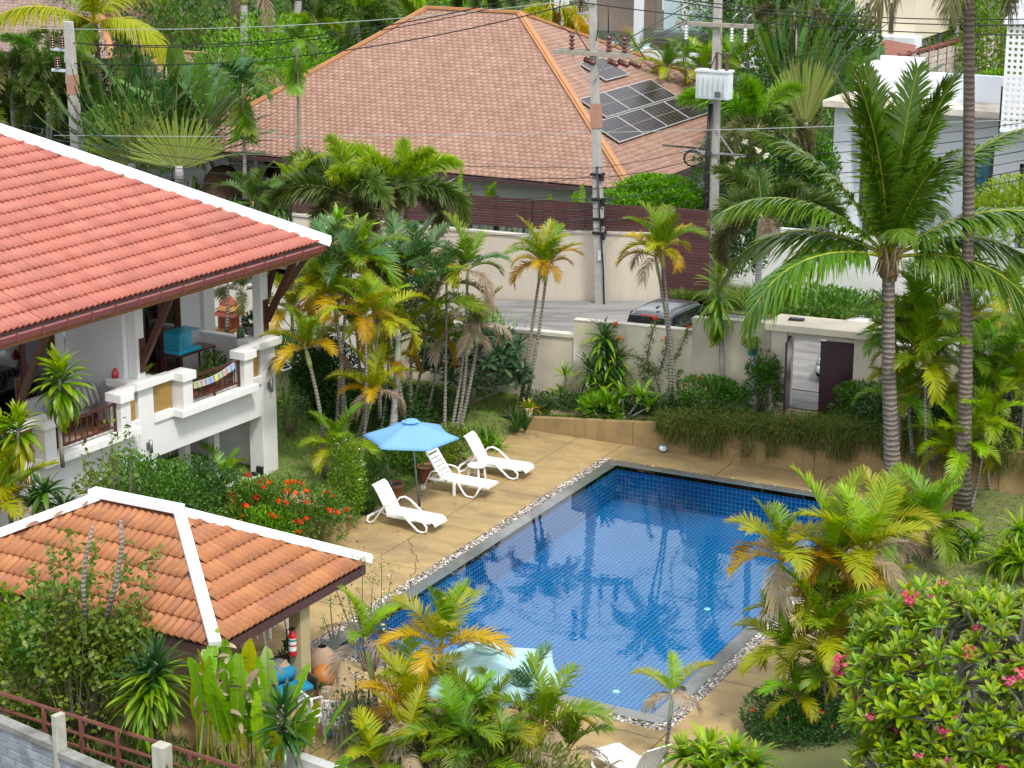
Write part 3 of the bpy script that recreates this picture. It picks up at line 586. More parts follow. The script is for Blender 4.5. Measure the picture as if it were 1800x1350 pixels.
# ---- pool
PX0, PX1, PY0, PY1, PD_ = -23.40, -15.02, 35.30, 50.78, 1.05
deck = thing('pool_deck', 'tan stained concrete deck laid in slabs round the blue pool', 'deck', (0, 0, 0)); deck['kind'] = 'structure'; del deck['category']; del deck['label']
base_d = MB()
G = .27    # pebble channel
def slabs(x0, x1, y0, y1, xb, yb):
    xs = [x0]+[x for x in xb if x0+.3 < x < x1-.3]+[x1]; ys = [y0]+[y for y in yb if y0+.3 < y < y1-.3]+[y1]
    for i in range(len(xs)-1):
        for j in range(len(ys)-1):
            g = .012
            MB().b2(xs[i]+g, xs[i+1]-g, ys[j]+g, ys[j+1]-g, -.18, 0).build('slab', deckm, deck, bevel=.006)
slabs(-27.1, PX0-G, 34.6, 52.3, [-25.15], [37.7, 40.6, 43.7, 46.88, 50.5])
slabs(-27.1, PX0-G, 29.2, 34.6, [-25.15], [32.0])
slabs(PX0-G, PX1+G, PY1+.05, 52.3, [-20.2, -17.3], [])
slabs(PX1+G, -13.35, 30.5, 52.3, [], [34.6, 37.9, 41.3, 44.8, 48.2])
slabs(PX0-G, PX1+G, 29.2, PY0-G, [-20.6, -17.8], [32.4])
slabs(-34, -27.1, 29.6, 34.4, [-30], [])
pool = thing('swimming_pool', 'x', 'x'); pool['kind'] = 'structure'; del pool['category']; del pool['label']
def tile_mat():
    m, n, l, b = nt('blue_pool_tile'); co = coord(n); geo = n.new('ShaderNodeNewGeometry')
    def bricks(vec):
        t = n.new('ShaderNodeTexBrick'); t.offset = 0; t.inputs['Scale'].default_value = 1; t.inputs['Brick Width'].default_value = .125; t.inputs['Row Height'].default_value = .125; t.inputs['Mortar Size'].default_value = .0085; t.inputs['Mortar Smooth'].default_value = .1
        t.inputs['Color1'].default_value = (.001, .072, .26, 1); t.inputs['Color2'].default_value = (.002, .108, .34, 1); t.inputs['Mortar'].default_value = (.10, .44, .66, 1); t.inputs['Bias'].default_value = -.1; l.new(vec, t.inputs['Vector']); return t
    tf = bricks(co); sx = n.new('ShaderNodeSeparateXYZ'); l.new(co, sx.inputs[0])
    cx = n.new('ShaderNodeCombineXYZ'); l.new(sx.outputs[0], cx.inputs[0]); l.new(sx.outputs[2], cx.inputs[1]); cy = n.new('ShaderNodeCombineXYZ'); l.new(sx.outputs[1], cy.inputs[0]); l.new(sx.outputs[2], cy.inputs[1])
    tx, ty = bricks(cx.outputs[0]), bricks(cy.outputs[0]); sn = n.new('ShaderNodeSeparateXYZ'); l.new(geo.outputs['Normal'], sn.inputs[0])
    def ab(o_):
        a = n.new('ShaderNodeMath'); a.operation = 'ABSOLUTE'; l.new(o_, a.inputs[0]); g = n.new('ShaderNodeMath'); g.operation = 'GREATER_THAN'; g.inputs[1].default_value = .5; l.new(a.outputs[0], g.inputs[0]); return g.outputs[0]
    c1 = mixc(n, l, ab(sn.outputs[1]), tf.outputs[0], tx.outputs[0]); c2 = mixc(n, l, ab(sn.outputs[0]), c1, ty.outputs[0])
    c3 = mixc(n, l, ramp(n, l, noise(n, l, co, .45, 3), .35, .7, 0, .35), c2, (.003, .10, .33))
    l.new(c3, b.inputs['Base Color']); b.inputs['Roughness'].default_value = .25; return m
tilem = tile_mat()
coping_m = MAT('grey_green_coping_stone', (.15, .155, .14), (.10, .11, .105), 3, .12, .03, stain=(.20, .20, .15), stsc=.9, objvar=.06)
cw = .36
mb = MB()
mb.quad((PX0+cw, PY0+cw, -PD_), (PX1-cw, PY0+cw, -PD_), (PX1-cw, PY1-cw, -PD_), (PX0+cw, PY1-cw, -PD_))
for a, b_ in (((PX0+cw, PY0+cw), (PX1-cw, PY0+cw)), ((PX1-cw, PY0+cw), (PX1-cw, PY1-cw)), ((PX1-cw, PY1-cw), (PX0+cw, PY1-cw)), ((PX0+cw, PY1-cw), (PX0+cw, PY0+cw))):
    mb.quad((*a, -PD_), (*b_, -PD_), (*b_, -.003), (*a, -.003))
mb.build('pool_basin', tilem, pool)
for x0, x1, y0, y1, ax in ((PX0, PX1, PY0, PY0+cw, 0), (PX0, PX1, PY1-cw, PY1, 0), (PX0, PX0+cw, PY0+cw, PY1-cw, 1), (PX1-cw, PX1, PY0+cw, PY1-cw, 1)):
    Ln = (x1-x0) if ax == 0 else (y1-y0); k = round(Ln/1.24)
    for i in range(k):
        a, b_ = Ln*i/k+.003, Ln*(i+1)/k-.003
        q = MB()
        if ax == 0: q.b2(x0+a, x0+b_, y0, y1, -.14, 0)
        else: q.b2(x0, x1, y0+a, y0+b_, -.14, 0)
        q.build('coping_stone', coping_m, pool, bevel=.008)
MB().b2(PX0+.02, PX1-.02, PY0+.02, PY0+cw-.02, -.5, -.141).b2(PX0+.02, PX0+cw-.02, PY0+cw, PY1-cw, -.5, -.141).b2(PX1-cw+.02, PX1-.02, PY0+cw, PY1-cw, -.5, -.141).b2(PX0+.02, PX1-.02, PY1-cw+.02, PY1-.02, -.5, -.141).build('pool_wall', MAT('dark_pool_edge', (.05, .045, .04)), pool)
for px, py in ((1083, 1216), (1243, 1071)):
    w = PZ(px, py, -PD_); MB().lathe([(.0, .02), (.075, .02), (.085, .0)], 14, (w.x, w.y, -PD_+.004)).build('pool_light', MAT('pool_lamp_cover', (.7, .85, .85)), pool)
def water_mat():
    m, n, l, b = nt('pool_water'); n.remove(b); co = coord(n)
    t = n.new('ShaderNodeBsdfTransparent'); t.inputs[0].default_value = (.64, .92, .98, 1); g = n.new('ShaderNodeBsdfGlossy'); g.inputs['Roughness'].default_value = .0
    g.inputs['Color'].default_value = (1, 1, 1, 1); f = n.new('ShaderNodeFresnel'); f.inputs[0].default_value = 1.33
    h1 = noise(n, l, mapped(n, l, co, (1, 1, 1)), 1.1, 2, .5); h2 = noise(n, l, co, 5.5, 2, .5, .4)
    a = n.new('ShaderNodeMath'); a.operation = 'MULTIPLY_ADD'; a.inputs[1].default_value = .28; l.new(h2, a.inputs[0]); l.new(h1, a.inputs[2])
    bp = n.new('ShaderNodeBump'); bp.inputs['Strength'].default_value = .15; bp.inputs['Distance'].default_value = .018; l.new(a.outputs[0], bp.inputs['Height']); l.new(bp.outputs[0], g.inputs['Normal']); l.new(bp.outputs[0], f.inputs['Normal'])
    mx = n.new('ShaderNodeMixShader'); l.new(f.outputs[0], mx.inputs[0]); l.new(t.outputs[0], mx.inputs[1]); l.new(g.outputs[0], mx.inputs[2]); l.new(mx.outputs[0], n['Material Output'].inputs['Surface']); return m
sheet('water', [PX0+cw, PX1-cw], [PY0+cw, PY1-cw], lambda x, y: -.008, water_mat())
# ---- pebble channel
def pebbles():
    g = np.random.default_rng(3); pts = []
    def strip(x0, x1, y0, y1, dens):
        n = int((x1-x0)*(y1-y0)*dens); pts.append(np.stack([g.uniform(x0, x1, n), g.uniform(y0, y1, n), g.uniform(-.10, .0, n)], 1))
    strip(PX0-G, PX0-.02, PY0-G, PY1+.05, 900); strip(PX1+.02, PX1+G, PY0-G, PY1, 900); strip(PX0-.02, PX1+.02, PY0-G, PY0-.02, 900); strip(PX0, PX1, PY1+.0, PY1+.06, 500)
    w = PZ(600, 1175); strip(w.x-.5, w.x+.9, w.y-.9, w.y+.1, 600)
    P = np.concatenate(pts); n = len(P)
    a = [(0, 0, .5), (.5, 0, 0), (0, .5, 0), (-.5, 0, 0), (0, -.5, 0), (.36, .36, .25), (-.36, .36, .28), (-.36, -.36, .25), (.36, -.36, .28)]
    V0 = np.array(a); F0 = np.array([(0, 1, 5), (0, 5, 2), (0, 2, 6), (0, 6, 3), (0, 3, 7), (0, 7, 4), (0, 4, 8), (0, 8, 1)])
    az = g.uniform(0, 6.28, n); s = g.uniform(.035, .072, (n, 1)); X = np.stack([np.cos(az), np.sin(az), g.normal(0, .3, n)], 1)*s*1.25; Y = np.stack([-np.sin(az), np.cos(az), g.normal(0, .3, n)], 1)*s*.85; Z = np.tile([0, 0, 1.], (n, 1))*s*.8
    V, F = scat(V0, F0, X, Y, Z, P); A = np.stack([0*V[:, 0], np.repeat(g.random(n)**1.3, 9), 0*V[:, 0], 1+0*V[:, 0]], 1)
    o = link('pebbles', npmesh('pebbles', V, F, ATTMAT('white_pebble', (.16, .14, .13), (.72, .67, .60), (.12, .10, .10), .7, .1, 6, .1), A)); o['kind'] = 'stuff'
pebbles()
MB().b2(PX0-G+.002, PX1+G-.002, PY0-G+.002, PY1+.048, -.165, -.15).build('pebble_bed', MAT('pebble_bed_soil', (.12, .10, .09)), pool) if False else None
# wet stains and cracks in the deck
def crack(pts, name='crack'):
    mb = MB(); g = random.Random(len(pts)*3); P = []
    for i in range(len(pts)-1):
        a, b_ = PZ(*pts[i]), PZ(*pts[i+1])
        for k in range(5): P.append(a.lerp(b_, k/5)+Vector((g.uniform(-.05, .05), g.uniform(-.05, .05), 0)))
    P.append(PZ(*pts[-1]))
    for i in range(len(P)-1):
        d = (P[i+1]-P[i]).normalized(); s_ = Vector((-d.y, d.x, 0))*.011
        mb.quad(P[i]-s_, P[i+1]-s_, P[i+1]+s_, P[i]+s_)
    o = mb.build('crack', MAT('crack_dirt', (.10, .075, .045)), deck); o.location = (0, 0, .004)
crack([(716, 945), (723, 965), (733, 985), (729, 1003), (722, 1018)]); crack([(1055, 1273), (1110, 1287), (1165, 1302)]); crack([(610, 1005), (640, 1012), (665, 1030)])
# ---- retaining wall beside the deck, boundary walls, gate
rw = thing('retaining_wall', 'low tan retaining wall along the far edge of the pool deck', 'wall', (-26.9, 52.32, 0))
xs = [-26.9, -23.4, -20.6, -17.8, -15.0, -12.6, -10.2]
for i in range(len(xs)-1):
    a, b_ = xs[i]+(.006 if i else 0), xs[i+1]-.006; mb = MB()
    mb.add([(a+26.9, 0, -.3), (b_+26.9, 0, -.3), (b_+26.9, .22, -.3), (a+26.9, .22, -.3), (a+26.9, 0, zterr(a)+.04), (b_+26.9, 0, zterr(b_)+.04), (b_+26.9, .22, zterr(b_)+.04), (a+26.9, .22, zterr(a)+.04)], [(3, 2, 1, 0), (4, 5, 6, 7), (0, 1, 5, 4), (1, 2, 6, 5), (2, 3, 7, 6), (3, 0, 4, 7)])
    mb.build('wall_section', tanwall, rw, bevel=.012)
def wallseg(name, label, x0, x1, y, zb, z0, z1, th, mat, capm=None, caph=.07, capo=.05, cat='wall'):
    t = thing(name, label, cat, (x0, y, zb)); mb = MB(); L = x1-x0
    mb.add([(0, 0, -.6), (L, 0, -.6), (L, th, -.6), (0, th, -.6), (0, 0, z0-zb), (L, 0, z1-zb), (L, th, z1-zb), (0, th, z0-zb)], [(3, 2, 1, 0), (4, 5, 6, 7), (0, 1, 5, 4), (1, 2, 6, 5), (2, 3, 7, 6), (3, 0, 4, 7)]); mb.build('wall_body', mat, t)
    if capm:
        c = MB(); o_ = capo; c.add([(0, -o_, z0-zb), (L, -o_, z1-zb), (L, th+o_, z1-zb), (0, th+o_, z0-zb), (0, -o_, z0-zb+caph), (L, -o_, z1-zb+caph), (L, th+o_, z1-zb+caph), (0, th+o_, z0-zb+caph)], [(3, 2, 1, 0), (4, 5, 6, 7), (0, 1, 5, 4), (1, 2, 6, 5), (2, 3, 7, 6), (3, 0, 4, 7)]); c.build('coping', capm, t, bevel=.01)
    return t
capold = MAT('grey_wall_coping', (.62, .58, .50), (.52, .49, .43), 1.5, .85, .2, stain=(.25, .23, .21), stsc=.9, stlo=.5, sthi=.7)
wallseg('garden_wall', 'lower cream garden wall section with grey stained coping behind the leaning palms', -33.5, -26.33, 54.36, .3, 2.20, 2.44, .2, cream, capold, .12, .06)
wallseg('garden_wall', 'weathered cream wall section in front of the dark hatchback', -26.32, -22.42, 54.30, .4, 3.0, 3.12, .22, cream_old, capold, .05, .02)
wallseg('garden_wall', 'plain cream wall section between the dark hatchback and the gateway', -22.41, -19.95, 54.26, .7, 3.52, 3.64, .24, cream, capold, .05, .02)
wallseg('garden_wall', 'cream wall section to the right of the gateway behind palms', -16.85, -5.0, 54.3, .9, 3.45, 3.6, .22, cream, capold, .05, .02)
lw_ = thing('side_wall', 'pale wall with a raised curved top seen under the red roof corner', 'wall', (-42, 56.5, .2)); mb = MB()
tp = [(0, 1.9), (2.5, 2.0), (4.0, 2.3), (5.0, 2.9), (5.8, 3.1), (6.6, 2.95), (7.5, 2.3), (8.4, 2.1), (8.6, 2.1)]
for i in range(len(tp)-1):
    (a, za), (b_, zb_) = tp[i], tp[i+1]; mb.add([(a, 0, -.6), (b_, 0, -.6), (b_, .2, -.6), (a, .2, -.6), (a, 0, za), (b_, 0, zb_), (b_, .2, zb_), (a, .2, za)], [(4, 5, 6, 7), (0, 1, 5, 4), (2, 3, 7, 6)])
mb.build('wall_body', MAT('pale_side_render', (.60, .57, .52), (.54, .51, .47), 1, .8, .1), lw_)
# gateway
gt = thing('gateway', 'cream gateway with flat concrete roof and open purple-brown doors', 'gate', (-19.9, 54.3, 1.2))
MB().b2(.0, .50, -.15, .45, -.7, 2.30).build('pillar', cream_old, gt, bevel=.01); MB().b2(2.50, 3.05, -.12, .45, -.7, 2.36).build('pillar', cream, gt, bevel=.01)
mb = MB(); mb.b2(-.12, 3.15, -.25, 1.05, 2.31, 2.52); o = mb.build('roof_slab', slab_cream, gt, bevel=.015); o.rotation_euler = (0, R(-1.2), 0)
MB().b2(.5, 2.52, -.1, .32, 2.2, 2.3).build('lintel', cream, gt)
MB().b2(.32, 2.7, -.75, .62, -.5, -.02).build('threshold_step', MAT('pinkish_step_concrete', (.42, .32, .24), (.36, .27, .20), 2, .7, .15), gt, bevel=.01)
plum_door = MAT('purple_brown_door', (.055, .022, .030), (.042, .018, .025), 5, .3, .08)
def door(w, h, hinge, rz, name='door'):
    d = MB().b2(0, w, -.025, .025, 0, h).build(name, plum_door, gt); d.location = hinge; d.rotation_euler = (0, 0, rz)
    for i in range(5): MB().b2(w*i/5+.012, w*(i+1)/5-.012, -.036, -.026, .12, h-.12).build('plank', plum_door, d)
    f = MB(); f.b2(0, w, -.042, -.0262, 0, .115).b2(0, w, -.042, -.0262, h-.115, h).build('rail', plum_door, d)
    MB().tube([(w-.1, -.03, h*.45), (w-.1, -.09, h*.45), (w-.1, -.09, h*.55), (w-.1, -.03, h*.55)], .012, 6).build('handle', steel_galv, d)
    return d
door(.95, 2.15, (.53, .12, .0), R(-78)); door(1.0, 2.15, (2.48, .12, 0), R(-165))
t = thing('solar_light', 'small flat dark solar lamp lying on the gateway roof', 'lamp', (-19.35, 54.75, 3.74), .15); MB().b2(-.22, .22, -.12, .12, 0, .05).build('case', black_pl, t); MB().b2(-.2, .2, -.1, .1, .051, .056).build('panel', MAT('solar_cell', (.02, .022, .04), rough=.15), t)
# small metal box and pipe on the garden wall by the euphorbia
t = thing('meter_box', 'shallow rusty louvred vent box set low in the cream wall', 'vent', (-23.0, 54.28, .9)); MB().b2(0, .34, -.05, 0, -.2, .75).build('frame', cream_old, t)
for k in range(9): MB().b2(.04, .30, -.07, -.051, -.15+k*.09, -.09+k*.09).build('louver', MAT('rusty_slat', (.35, .25, .17)), t)
# far street wall with plank fence
fw = thing('street_wall', 'long cream street wall along the far side of the road', 'wall', (-44, 65.2, .3))
for x0, x1, z0, z1 in ((-44, -33.4, 2.75, 2.92), (-33.4, -28.15, 3.12, 3.50)):
    mb = MB(); a, b_ = x0+44, x1+44; mb.add([(a, 0, -1), (b_, 0, -1), (b_, .2, -1), (a, .2, -1), (a, 0, z0-.3), (b_, 0, z1-.3), (b_, .2, z1-.3), (a, .2, z0-.3)], [(3, 2, 1, 0), (4, 5, 6, 7), (0, 1, 5, 4), (1, 2, 6, 5), (2, 3, 7, 6), (3, 0, 4, 7)]); mb.build('wall_section', cream_far, fw)
    mb = MB(); mb.add([(a, -.05, z0-.3), (b_, -.05, z1-.3), (b_, .25, z1-.3), (a, .25, z0-.3), (a, -.05, z0-.22), (b_, -.05, z1-.22), (b_, .25, z1-.22), (a, .25, z0-.22)], [(3, 2, 1, 0), (4, 5, 6, 7), (0, 1, 5, 4), (1, 2, 6, 5), (2, 3, 7, 6), (3, 0, 4, 7)]); mb.build('coping', capold, fw)
pf = thing('plank_fence', 'maroon horizontal plank fence standing on the cream street wall', 'fence', (-44, 65.28, 2.8))
for s_ in range(6):
    x0 = -44+s_*2.66; x1 = x0+2.64
    for k in range(11):
        zb = 3.62+(x0+44)*.029+.002*s_; zb2 = zb+2.64*.029; z = k*.1-.75+.04
        if zb+z < (2.85 if x0 < -33.5 else 3.2): continue
        mb = MB(); mb.add([(x0+44, 0, zb+z-2.8), (x1+44, 0, zb2+z-2.8), (x1+44, .03, zb2+z-2.8), (x0+44, .03, zb+z-2.8), (x0+44, 0, zb+z+.088-2.8), (x1+44, 0, zb2+z+.088-2.8), (x1+44, .03, zb2+z+.088-2.8), (x0+44, .03, zb+z+.088-2.8)], [(3, 2, 1, 0), (4, 5, 6, 7), (0, 1, 5, 4), (1, 2, 6, 5), (2, 3, 7, 6), (3, 0, 4, 7)]); mb.build('plank', maroon, pf)
    MB().b2(x1+44-.05, x1+44+.03, .03, .1, -.05, 1.35+s_*.05).build('post', maroon, pf)
mg = thing('sliding_gate', 'full height maroon plank gate beside the plank fence', 'gate', (-28.13, 65.15, .9))
for k in range(32):
    MB().b2(0, 1.75, -.02, .03, .0+k*.114, .104+k*.114).build('plank', maroon, mg)
MB().b2(-.02, .06, .031, .09, 0, 3.68).b2(1.7, 1.78, .031, .09, 0, 3.68).build('frame', maroon, mg)
wallseg('villa_wall', 'white street wall in front of the white villa', -26.3, -4, 66.4, 1.0, 3.9, 4.1, .2, white_wall, None)
sheet('grass_verge', lin(-28, -8, 20), lin(64.2, 66.35, 4), lambda x, y: zroad(x)+.02+.1*max(0, y-64.9), lawnm)
# ------------------------------------------------------------------ tiled roofs
def roll_tile(w, l, rolls, h, seed):
    """one clay tile: w across, l up the slope, wavy section, lower lip"""
    g = np.random.default_rng(seed); n = rolls*6+1; xs = np.linspace(-w/2, w/2, n); z = h*(.5-.5*np.cos(2*np.pi*rolls*(xs/w+.5)))**.8; j = g.normal(0, .004)
    V = [(x, 0, q+.05) for x, q in zip(xs, z)]+[(x, l*1.12, q+.004) for x, q in zip(xs, z)]+[(x, .004, q+.008) for x, q in zip(xs, z)]
    F = [(i, i+1, n+i+1, n+i) for i in range(n-1)]+[(2*n+i, 2*n+i+1, i+1, i) for i in range(n-1)]
    V = np.array(V); V[:, 2] += j+V[:, 0]*g.normal(0, .012); return V, np.array(F)
def flat_tile(w, l, seed):
    g = np.random.default_rng(seed); a = g.normal(0, .002); t = .034
    V = np.array([(-w/2, 0, t+a), (w/2, 0, t-a), (w/2, l*1.1, .004), (-w/2, l*1.1, .004), (-w/2, 0, 0), (w/2, 0, 0), (w/2, l*1.1, -.01), (-w/2, l*1.1, -.01)]); V[:, 1] += 0
    return V, np.array([(0, 1, 2, 3), (4, 5, 1, 0), (1, 5, 6, 2), (4, 0, 3, 7)])
def inpoly(p, poly):
    c = False; n = len(poly)
    for i in range(n):
        (x1, y1), (x2, y2) = poly[i], poly[(i+1) % n]
        if (y1 > p[1]) != (y2 > p[1]) and p[0] < (x2-x1)*(p[1]-y1)/(y2-y1)+x1: c = not c
    return c
def tile_roof(roof, Mw, O, U, V_, poly, du, dv, maker, mat, nparts, part, seed, stagger=0., jitter=0., gap=.0):
    """lay tiles over poly (u,v) on the plane O+uU+vV (local to roof); the ones largest in view are parts, the rest one piece"""
    O, U, V_ = Vector(O), Vector(U).normalized(), Vector(V_).normalized(); N = U.cross(V_)
    g = np.random.default_rng(seed); us = [p[0] for p in poly]; vs = [p[1] for p in poly]; cells = []
    nv = int((max(vs)-min(vs))/dv)+1; nu = int((max(us)-min(us))/du)+2
    for j in range(nv):
        for i in range(nu):
            u = min(us)+(i+.5)*du-(stagger*du*(j % 2))+g.normal(0, jitter)*du*.3; v = min(vs)+j*dv
            if inpoly((u, v+dv*.5), poly):
                w = Mw @ (O+U*u+V_*v); x, y = PIX(w); vis = (-40 < x < 1840 and -40 < y < 1390); cells.append((0 if vis else 1, DEP(w), u, v))
    cells.sort(); kinds = [maker(k) for k in range(4)]; cols = [.08, .3, .5, .7, .92]; mes = {}
    def me_(k, c):
        if (k, c) not in mes:
            V, F = kinds[k]; A = np.tile([0, cols[c], 0, 1.], (len(V), 1)); mes[(k, c)] = npmesh(part, V, F, mat, A, smooth=False)
            if maker.__name__ == 'roll': mes[(k, c)].polygons.foreach_set('use_smooth', [i < len(F)//2 for i in range(len(F))])
        return mes[(k, c)]
    B = Matrix((U, V_, N)).transposed().to_4x4()
    for _, d, u, v in cells[:nparts]:
        k = int(g.integers(0, 4)); c = min(4, int(abs(g.normal(.5, .3))*5)); o = link(part, me_(k, c), roof); o.matrix_local = Matrix.Translation(O+U*u+V_*v) @ B @ Matrix.Rotation(g.normal(0, .006), 4, 'Z')
    rest = cells[nparts:]
    if rest:
        P = np.array([tuple(O+U*u+V_*v) for _, _, u, v in rest]); n = len(P); Vs, Fs, As = [], [], []; off = 0; kk = g.integers(0, 4, n)
        for k in range(4):
            q = P[kk == k]; m = len(q)
            if not m: continue
            V, F = scat(kinds[k][0], kinds[k][1], np.tile(tuple(U), (m, 1)), np.tile(tuple(V_), (m, 1)), np.tile(tuple(N), (m, 1)), q)
            a = np.zeros((len(V), 4)); a[:, 1] = np.repeat(np.clip(g.normal(.5, .3, m), 0, 1), len(kinds[k][0])); Vs.append(V); Fs.append(F+off); As.append(a); off += len(V)
        o = link(part+'s', npmesh(part+'s', np.concatenate(Vs), np.concatenate(Fs), mat, np.concatenate(As), smooth=False), roof); o['kind'] = 'stuff'
red_tile = ATTMAT('red_roof_tile', (.37, .105, .075), (.44, .15, .11), (.25, .08, .062), .62, .3, 7, .28)
orange_tile = ATTMAT('orange_roof_tile', (.34, .125, .048), (.43, .18, .068), (.22, .09, .055), .7, .3, 9, .36, (6, 1, 6))
shingle_m = ATTMAT('brown_shingle', (.30, .175, .128), (.39, .245, .19), (.31, .155, .11), .85, .3, 10, .15)
def roll(k): return roll_tile(.38, .46, 2, .058, k)
def roll_p(k): return roll_tile(.37, .46, 2, .06, k+9)
roll_p.__name__ = 'roll'
def shing(k): return flat_tile((.30, .30, .30, .30)[k]-.006, .27, k)
# ------------------------------------------------------------------ main house
HA = YAW-R(31.7); HO = Vector((-31.36, 44.94, 0))
house = thing('house', 'white two storey house with red tiled roof and two balconies', 'house', HO, HA)
HM = Matrix.Translation(HO) @ Matrix.Rotation(HA, 4, 'Z')
def HP(u, n, z): return HM @ Vector((n, -u, z))
def hb(name, mat, *boxes, bevel=.012, parent=None):
    """boxes (u0,u1,n0,n1,z0,z1)"""
    mb = MB()
    for u0, u1, n0, n1, z0, z1 in boxes: mb.b2(n0, n1, -u1, -u0, z0, z1)
    return mb.build(name, mat, parent or house, bevel=bevel)
hb('pillar', white_wall, (-.63, 0, -.5, 0, -1.2, 3.66)); hb('pillar_cap', white_trim, (-.78, .15, -.72, .14, 3.66, 3.86))
hb('pillar', white_wall, (-.60, -.28, -.46, -.16, 3.86, 6.2))
hb('pillar', white_wall, (4.42, 5.0, -.5, 0, -1.2, 3.70)); hb('pillar_cap', white_trim, (4.28, 5.16, -.95, .14, 3.70, 3.90))
hb('pillar', white_wall, (4.50, 4.80, -.46, -.16, 3.90, 6.2))
hb('wall', white_wall, (.002, 4.418, -.3, -.03, 1.72, 2.66)); hb('wall', white_wall, (5.002, 13.5, -.3, -.03, -1.2, 2.66))
for u0, u1 in ((.55, 3.72), (5.3, 8.75)):
    hb('balcony_sill', white_trim, (u0, u1, -.1, .36, 2.66, 2.86))
for u0, u1 in ((.004, .548), (3.722, 4.416), (5.004, 5.298), (8.752, 9.6)): hb('balustrade_base', white_trim, (u0, u1, -.1, .03, 2.661, 2.90))
for u0, u1 in ((.70, 1.08), (3.22, 3.60), (5.62, 5.98), (8.28, 8.66)):
    hb('balcony_pillar', white_wall, (u0, u1, -.12, .30, 2.862, 3.62)); hb('pillar_cap', white_trim, (u0-.07, u1+.07, -.16, .38, 3.62, 3.85))
bamboo = MAT('woven_bamboo', (.42, .27, .07), (.33, .20, .05), 9, .6, .3, stain=(.22, .13, .04), stsc=4, stretch=(1, .15, 6))
for u0, u1 in ((.02, .66), (3.64, 4.38), (5.04, 5.58), (8.70, 9.4)):
    hb('balustrade_top', white_trim, (u0, u1, -.24, .05, 3.66, 3.84)); p = hb('bamboo_panel', bamboo, (u0+.03, u1-.03, -.10, -.07, 2.9, 3.66), bevel=0)
    mb = MB()
    for k in range(15): mb.bar((-.062, -u1+.03, 2.93+k*.05), (-.062, -u0-.03, 2.93+k*.05), .02, .036)
    mb.build('bamboo_strip', bamboo, p)
def railing(u0, u1):
    r = hb('railing', dark_red_wood, (u0, u1, .10, .15, 3.56, 3.62), (u0, u1, .10, .15, 2.97, 3.02), (u0, u0+.06, .10, .15, 2.87, 3.6), (u1-.06, u1, .10, .15, 2.87, 3.6), ((u0+u1)/2-.03, (u0+u1)/2+.03, .10, .15, 2.865, 2.97), bevel=0)
    n = int((u1-u0)/.2)
    for k in range(1, n):
        u = u0+(u1-u0)*k/n; hb('baluster', dark_red_wood, (u-.014, u+.014, .112, .138, 3.02, 3.56), bevel=0, parent=r)
railing(1.09, 3.21); railing(5.99, 8.27)
floor_tile = MAT('terracotta_floor_tile', (.40, .17, .08), (.34, .14, .07), 2, .5, .05, stain=(.55, .45, .36), stsc=2.2, stlo=.5, sthi=.55)
hb('balcony_floor', floor_tile, (-.5, 4.4, -2.5, -.101, 2.5, 2.66), (4.96, 13.5, -2.5, -.101, 2.5, 2.66), bevel=0)
ceil_m = MAT('soffit_board', (.52, .50, .47), (.47, .45, .42), 2, .7, .05)
wall_up = MAT('grey_white_upper_wall', (.68, .69, .70), (.64, .65, .67), 1, .75, .05)
hb('wall', wall_up, (-.45, .42, -2.7, -2.5, 2.5, 6.6), (2.05, 4.75, -2.7, -2.5, 2.5, 6.6), (.42, 2.05, -2.7, -2.5, 5.3, 6.6)); hb('wall', wall_up, (4.76, 4.95, -2.5, -.47, 2.5, 6.3)); hb('wall', wall_up, (4.96, 5.32, -2.7, -2.5, 2.5, 6.6), (5.32, 8.6, -2.7, -2.5, 5.3, 6.6), (8.6, 13.5, -2.7, -2.5, 2.5, 6.6))
hb('wall', white_wall, (-.62, -.47, -3.4, -.52, -1.2, 3.66)); hb('wall_coping', white_trim, (-.66, -.43, -2.55, -.73, 3.66, 3.74)); hb('pillar', white_wall, (-1.1, -.63, -3.0, -2.5, -1.2, 6.3))
hb('wall', white_wall, (-.6, 4.4, -3.6, -3.4, -1.2, 2.5)); hb('ground_floor', MAT('brown_floor', (.16, .07, .04), (.12, .05, .03), 2, .5, .05), (-.6, 4.4, -3.4, .2, -.75, -.62), bevel=0)
hb('pillar', white_wall, (.75, .98, -1.2, -.95, -.7, 2.5)); hb('pillar', white_wall, (1.75, 1.98, -1.4, -1.15, -.7, 2.5)); hb('ledge', white_trim, (-.62, 1.4, -.36, -.05, -.3, .02))
roomglass = GLASS('dark_window_glass', (.10, .10, .11), 1.0, .02)
def hdoor(u0, u1, n, z0, z1, leaves=2):
    d = hb('door', dark_red_wood, (u0, u0+.10, n-.06, n+.06, z0, z1), (u1-.10, u1, n-.06, n+.06, z0, z1), (u0, u1, n-.06, n+.06, z1, z1+.12), bevel=0)
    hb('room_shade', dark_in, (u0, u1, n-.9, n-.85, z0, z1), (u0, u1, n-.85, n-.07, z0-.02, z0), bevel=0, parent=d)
    w = (u1-u0-.2)/leaves
    for k in range(leaves):
        a = u0+.1+w*k; hb('frame', dark_red_wood, (a, a+.09, n-.03, n+.03, z0, z1), (a+w-.09, a+w, n-.03, n+.03, z0, z1), (a+.09, a+w-.09, n-.03, n+.03, z0, z0+.14), (a+.09, a+w-.09, n-.03, n+.03, z1-.1, z1), bevel=0, parent=d)
        hb('pane', roomglass, (a+.09, a+w-.09, n-.005, n+.005, z0+.14, z1-.1), bevel=0, parent=d)
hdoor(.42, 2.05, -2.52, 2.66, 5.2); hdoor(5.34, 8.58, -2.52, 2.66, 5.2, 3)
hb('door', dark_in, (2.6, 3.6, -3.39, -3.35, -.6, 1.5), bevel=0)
TH = R(24); tn = math.tan(TH); EN, EZ = 1.12, 6.52           # eave line n,z
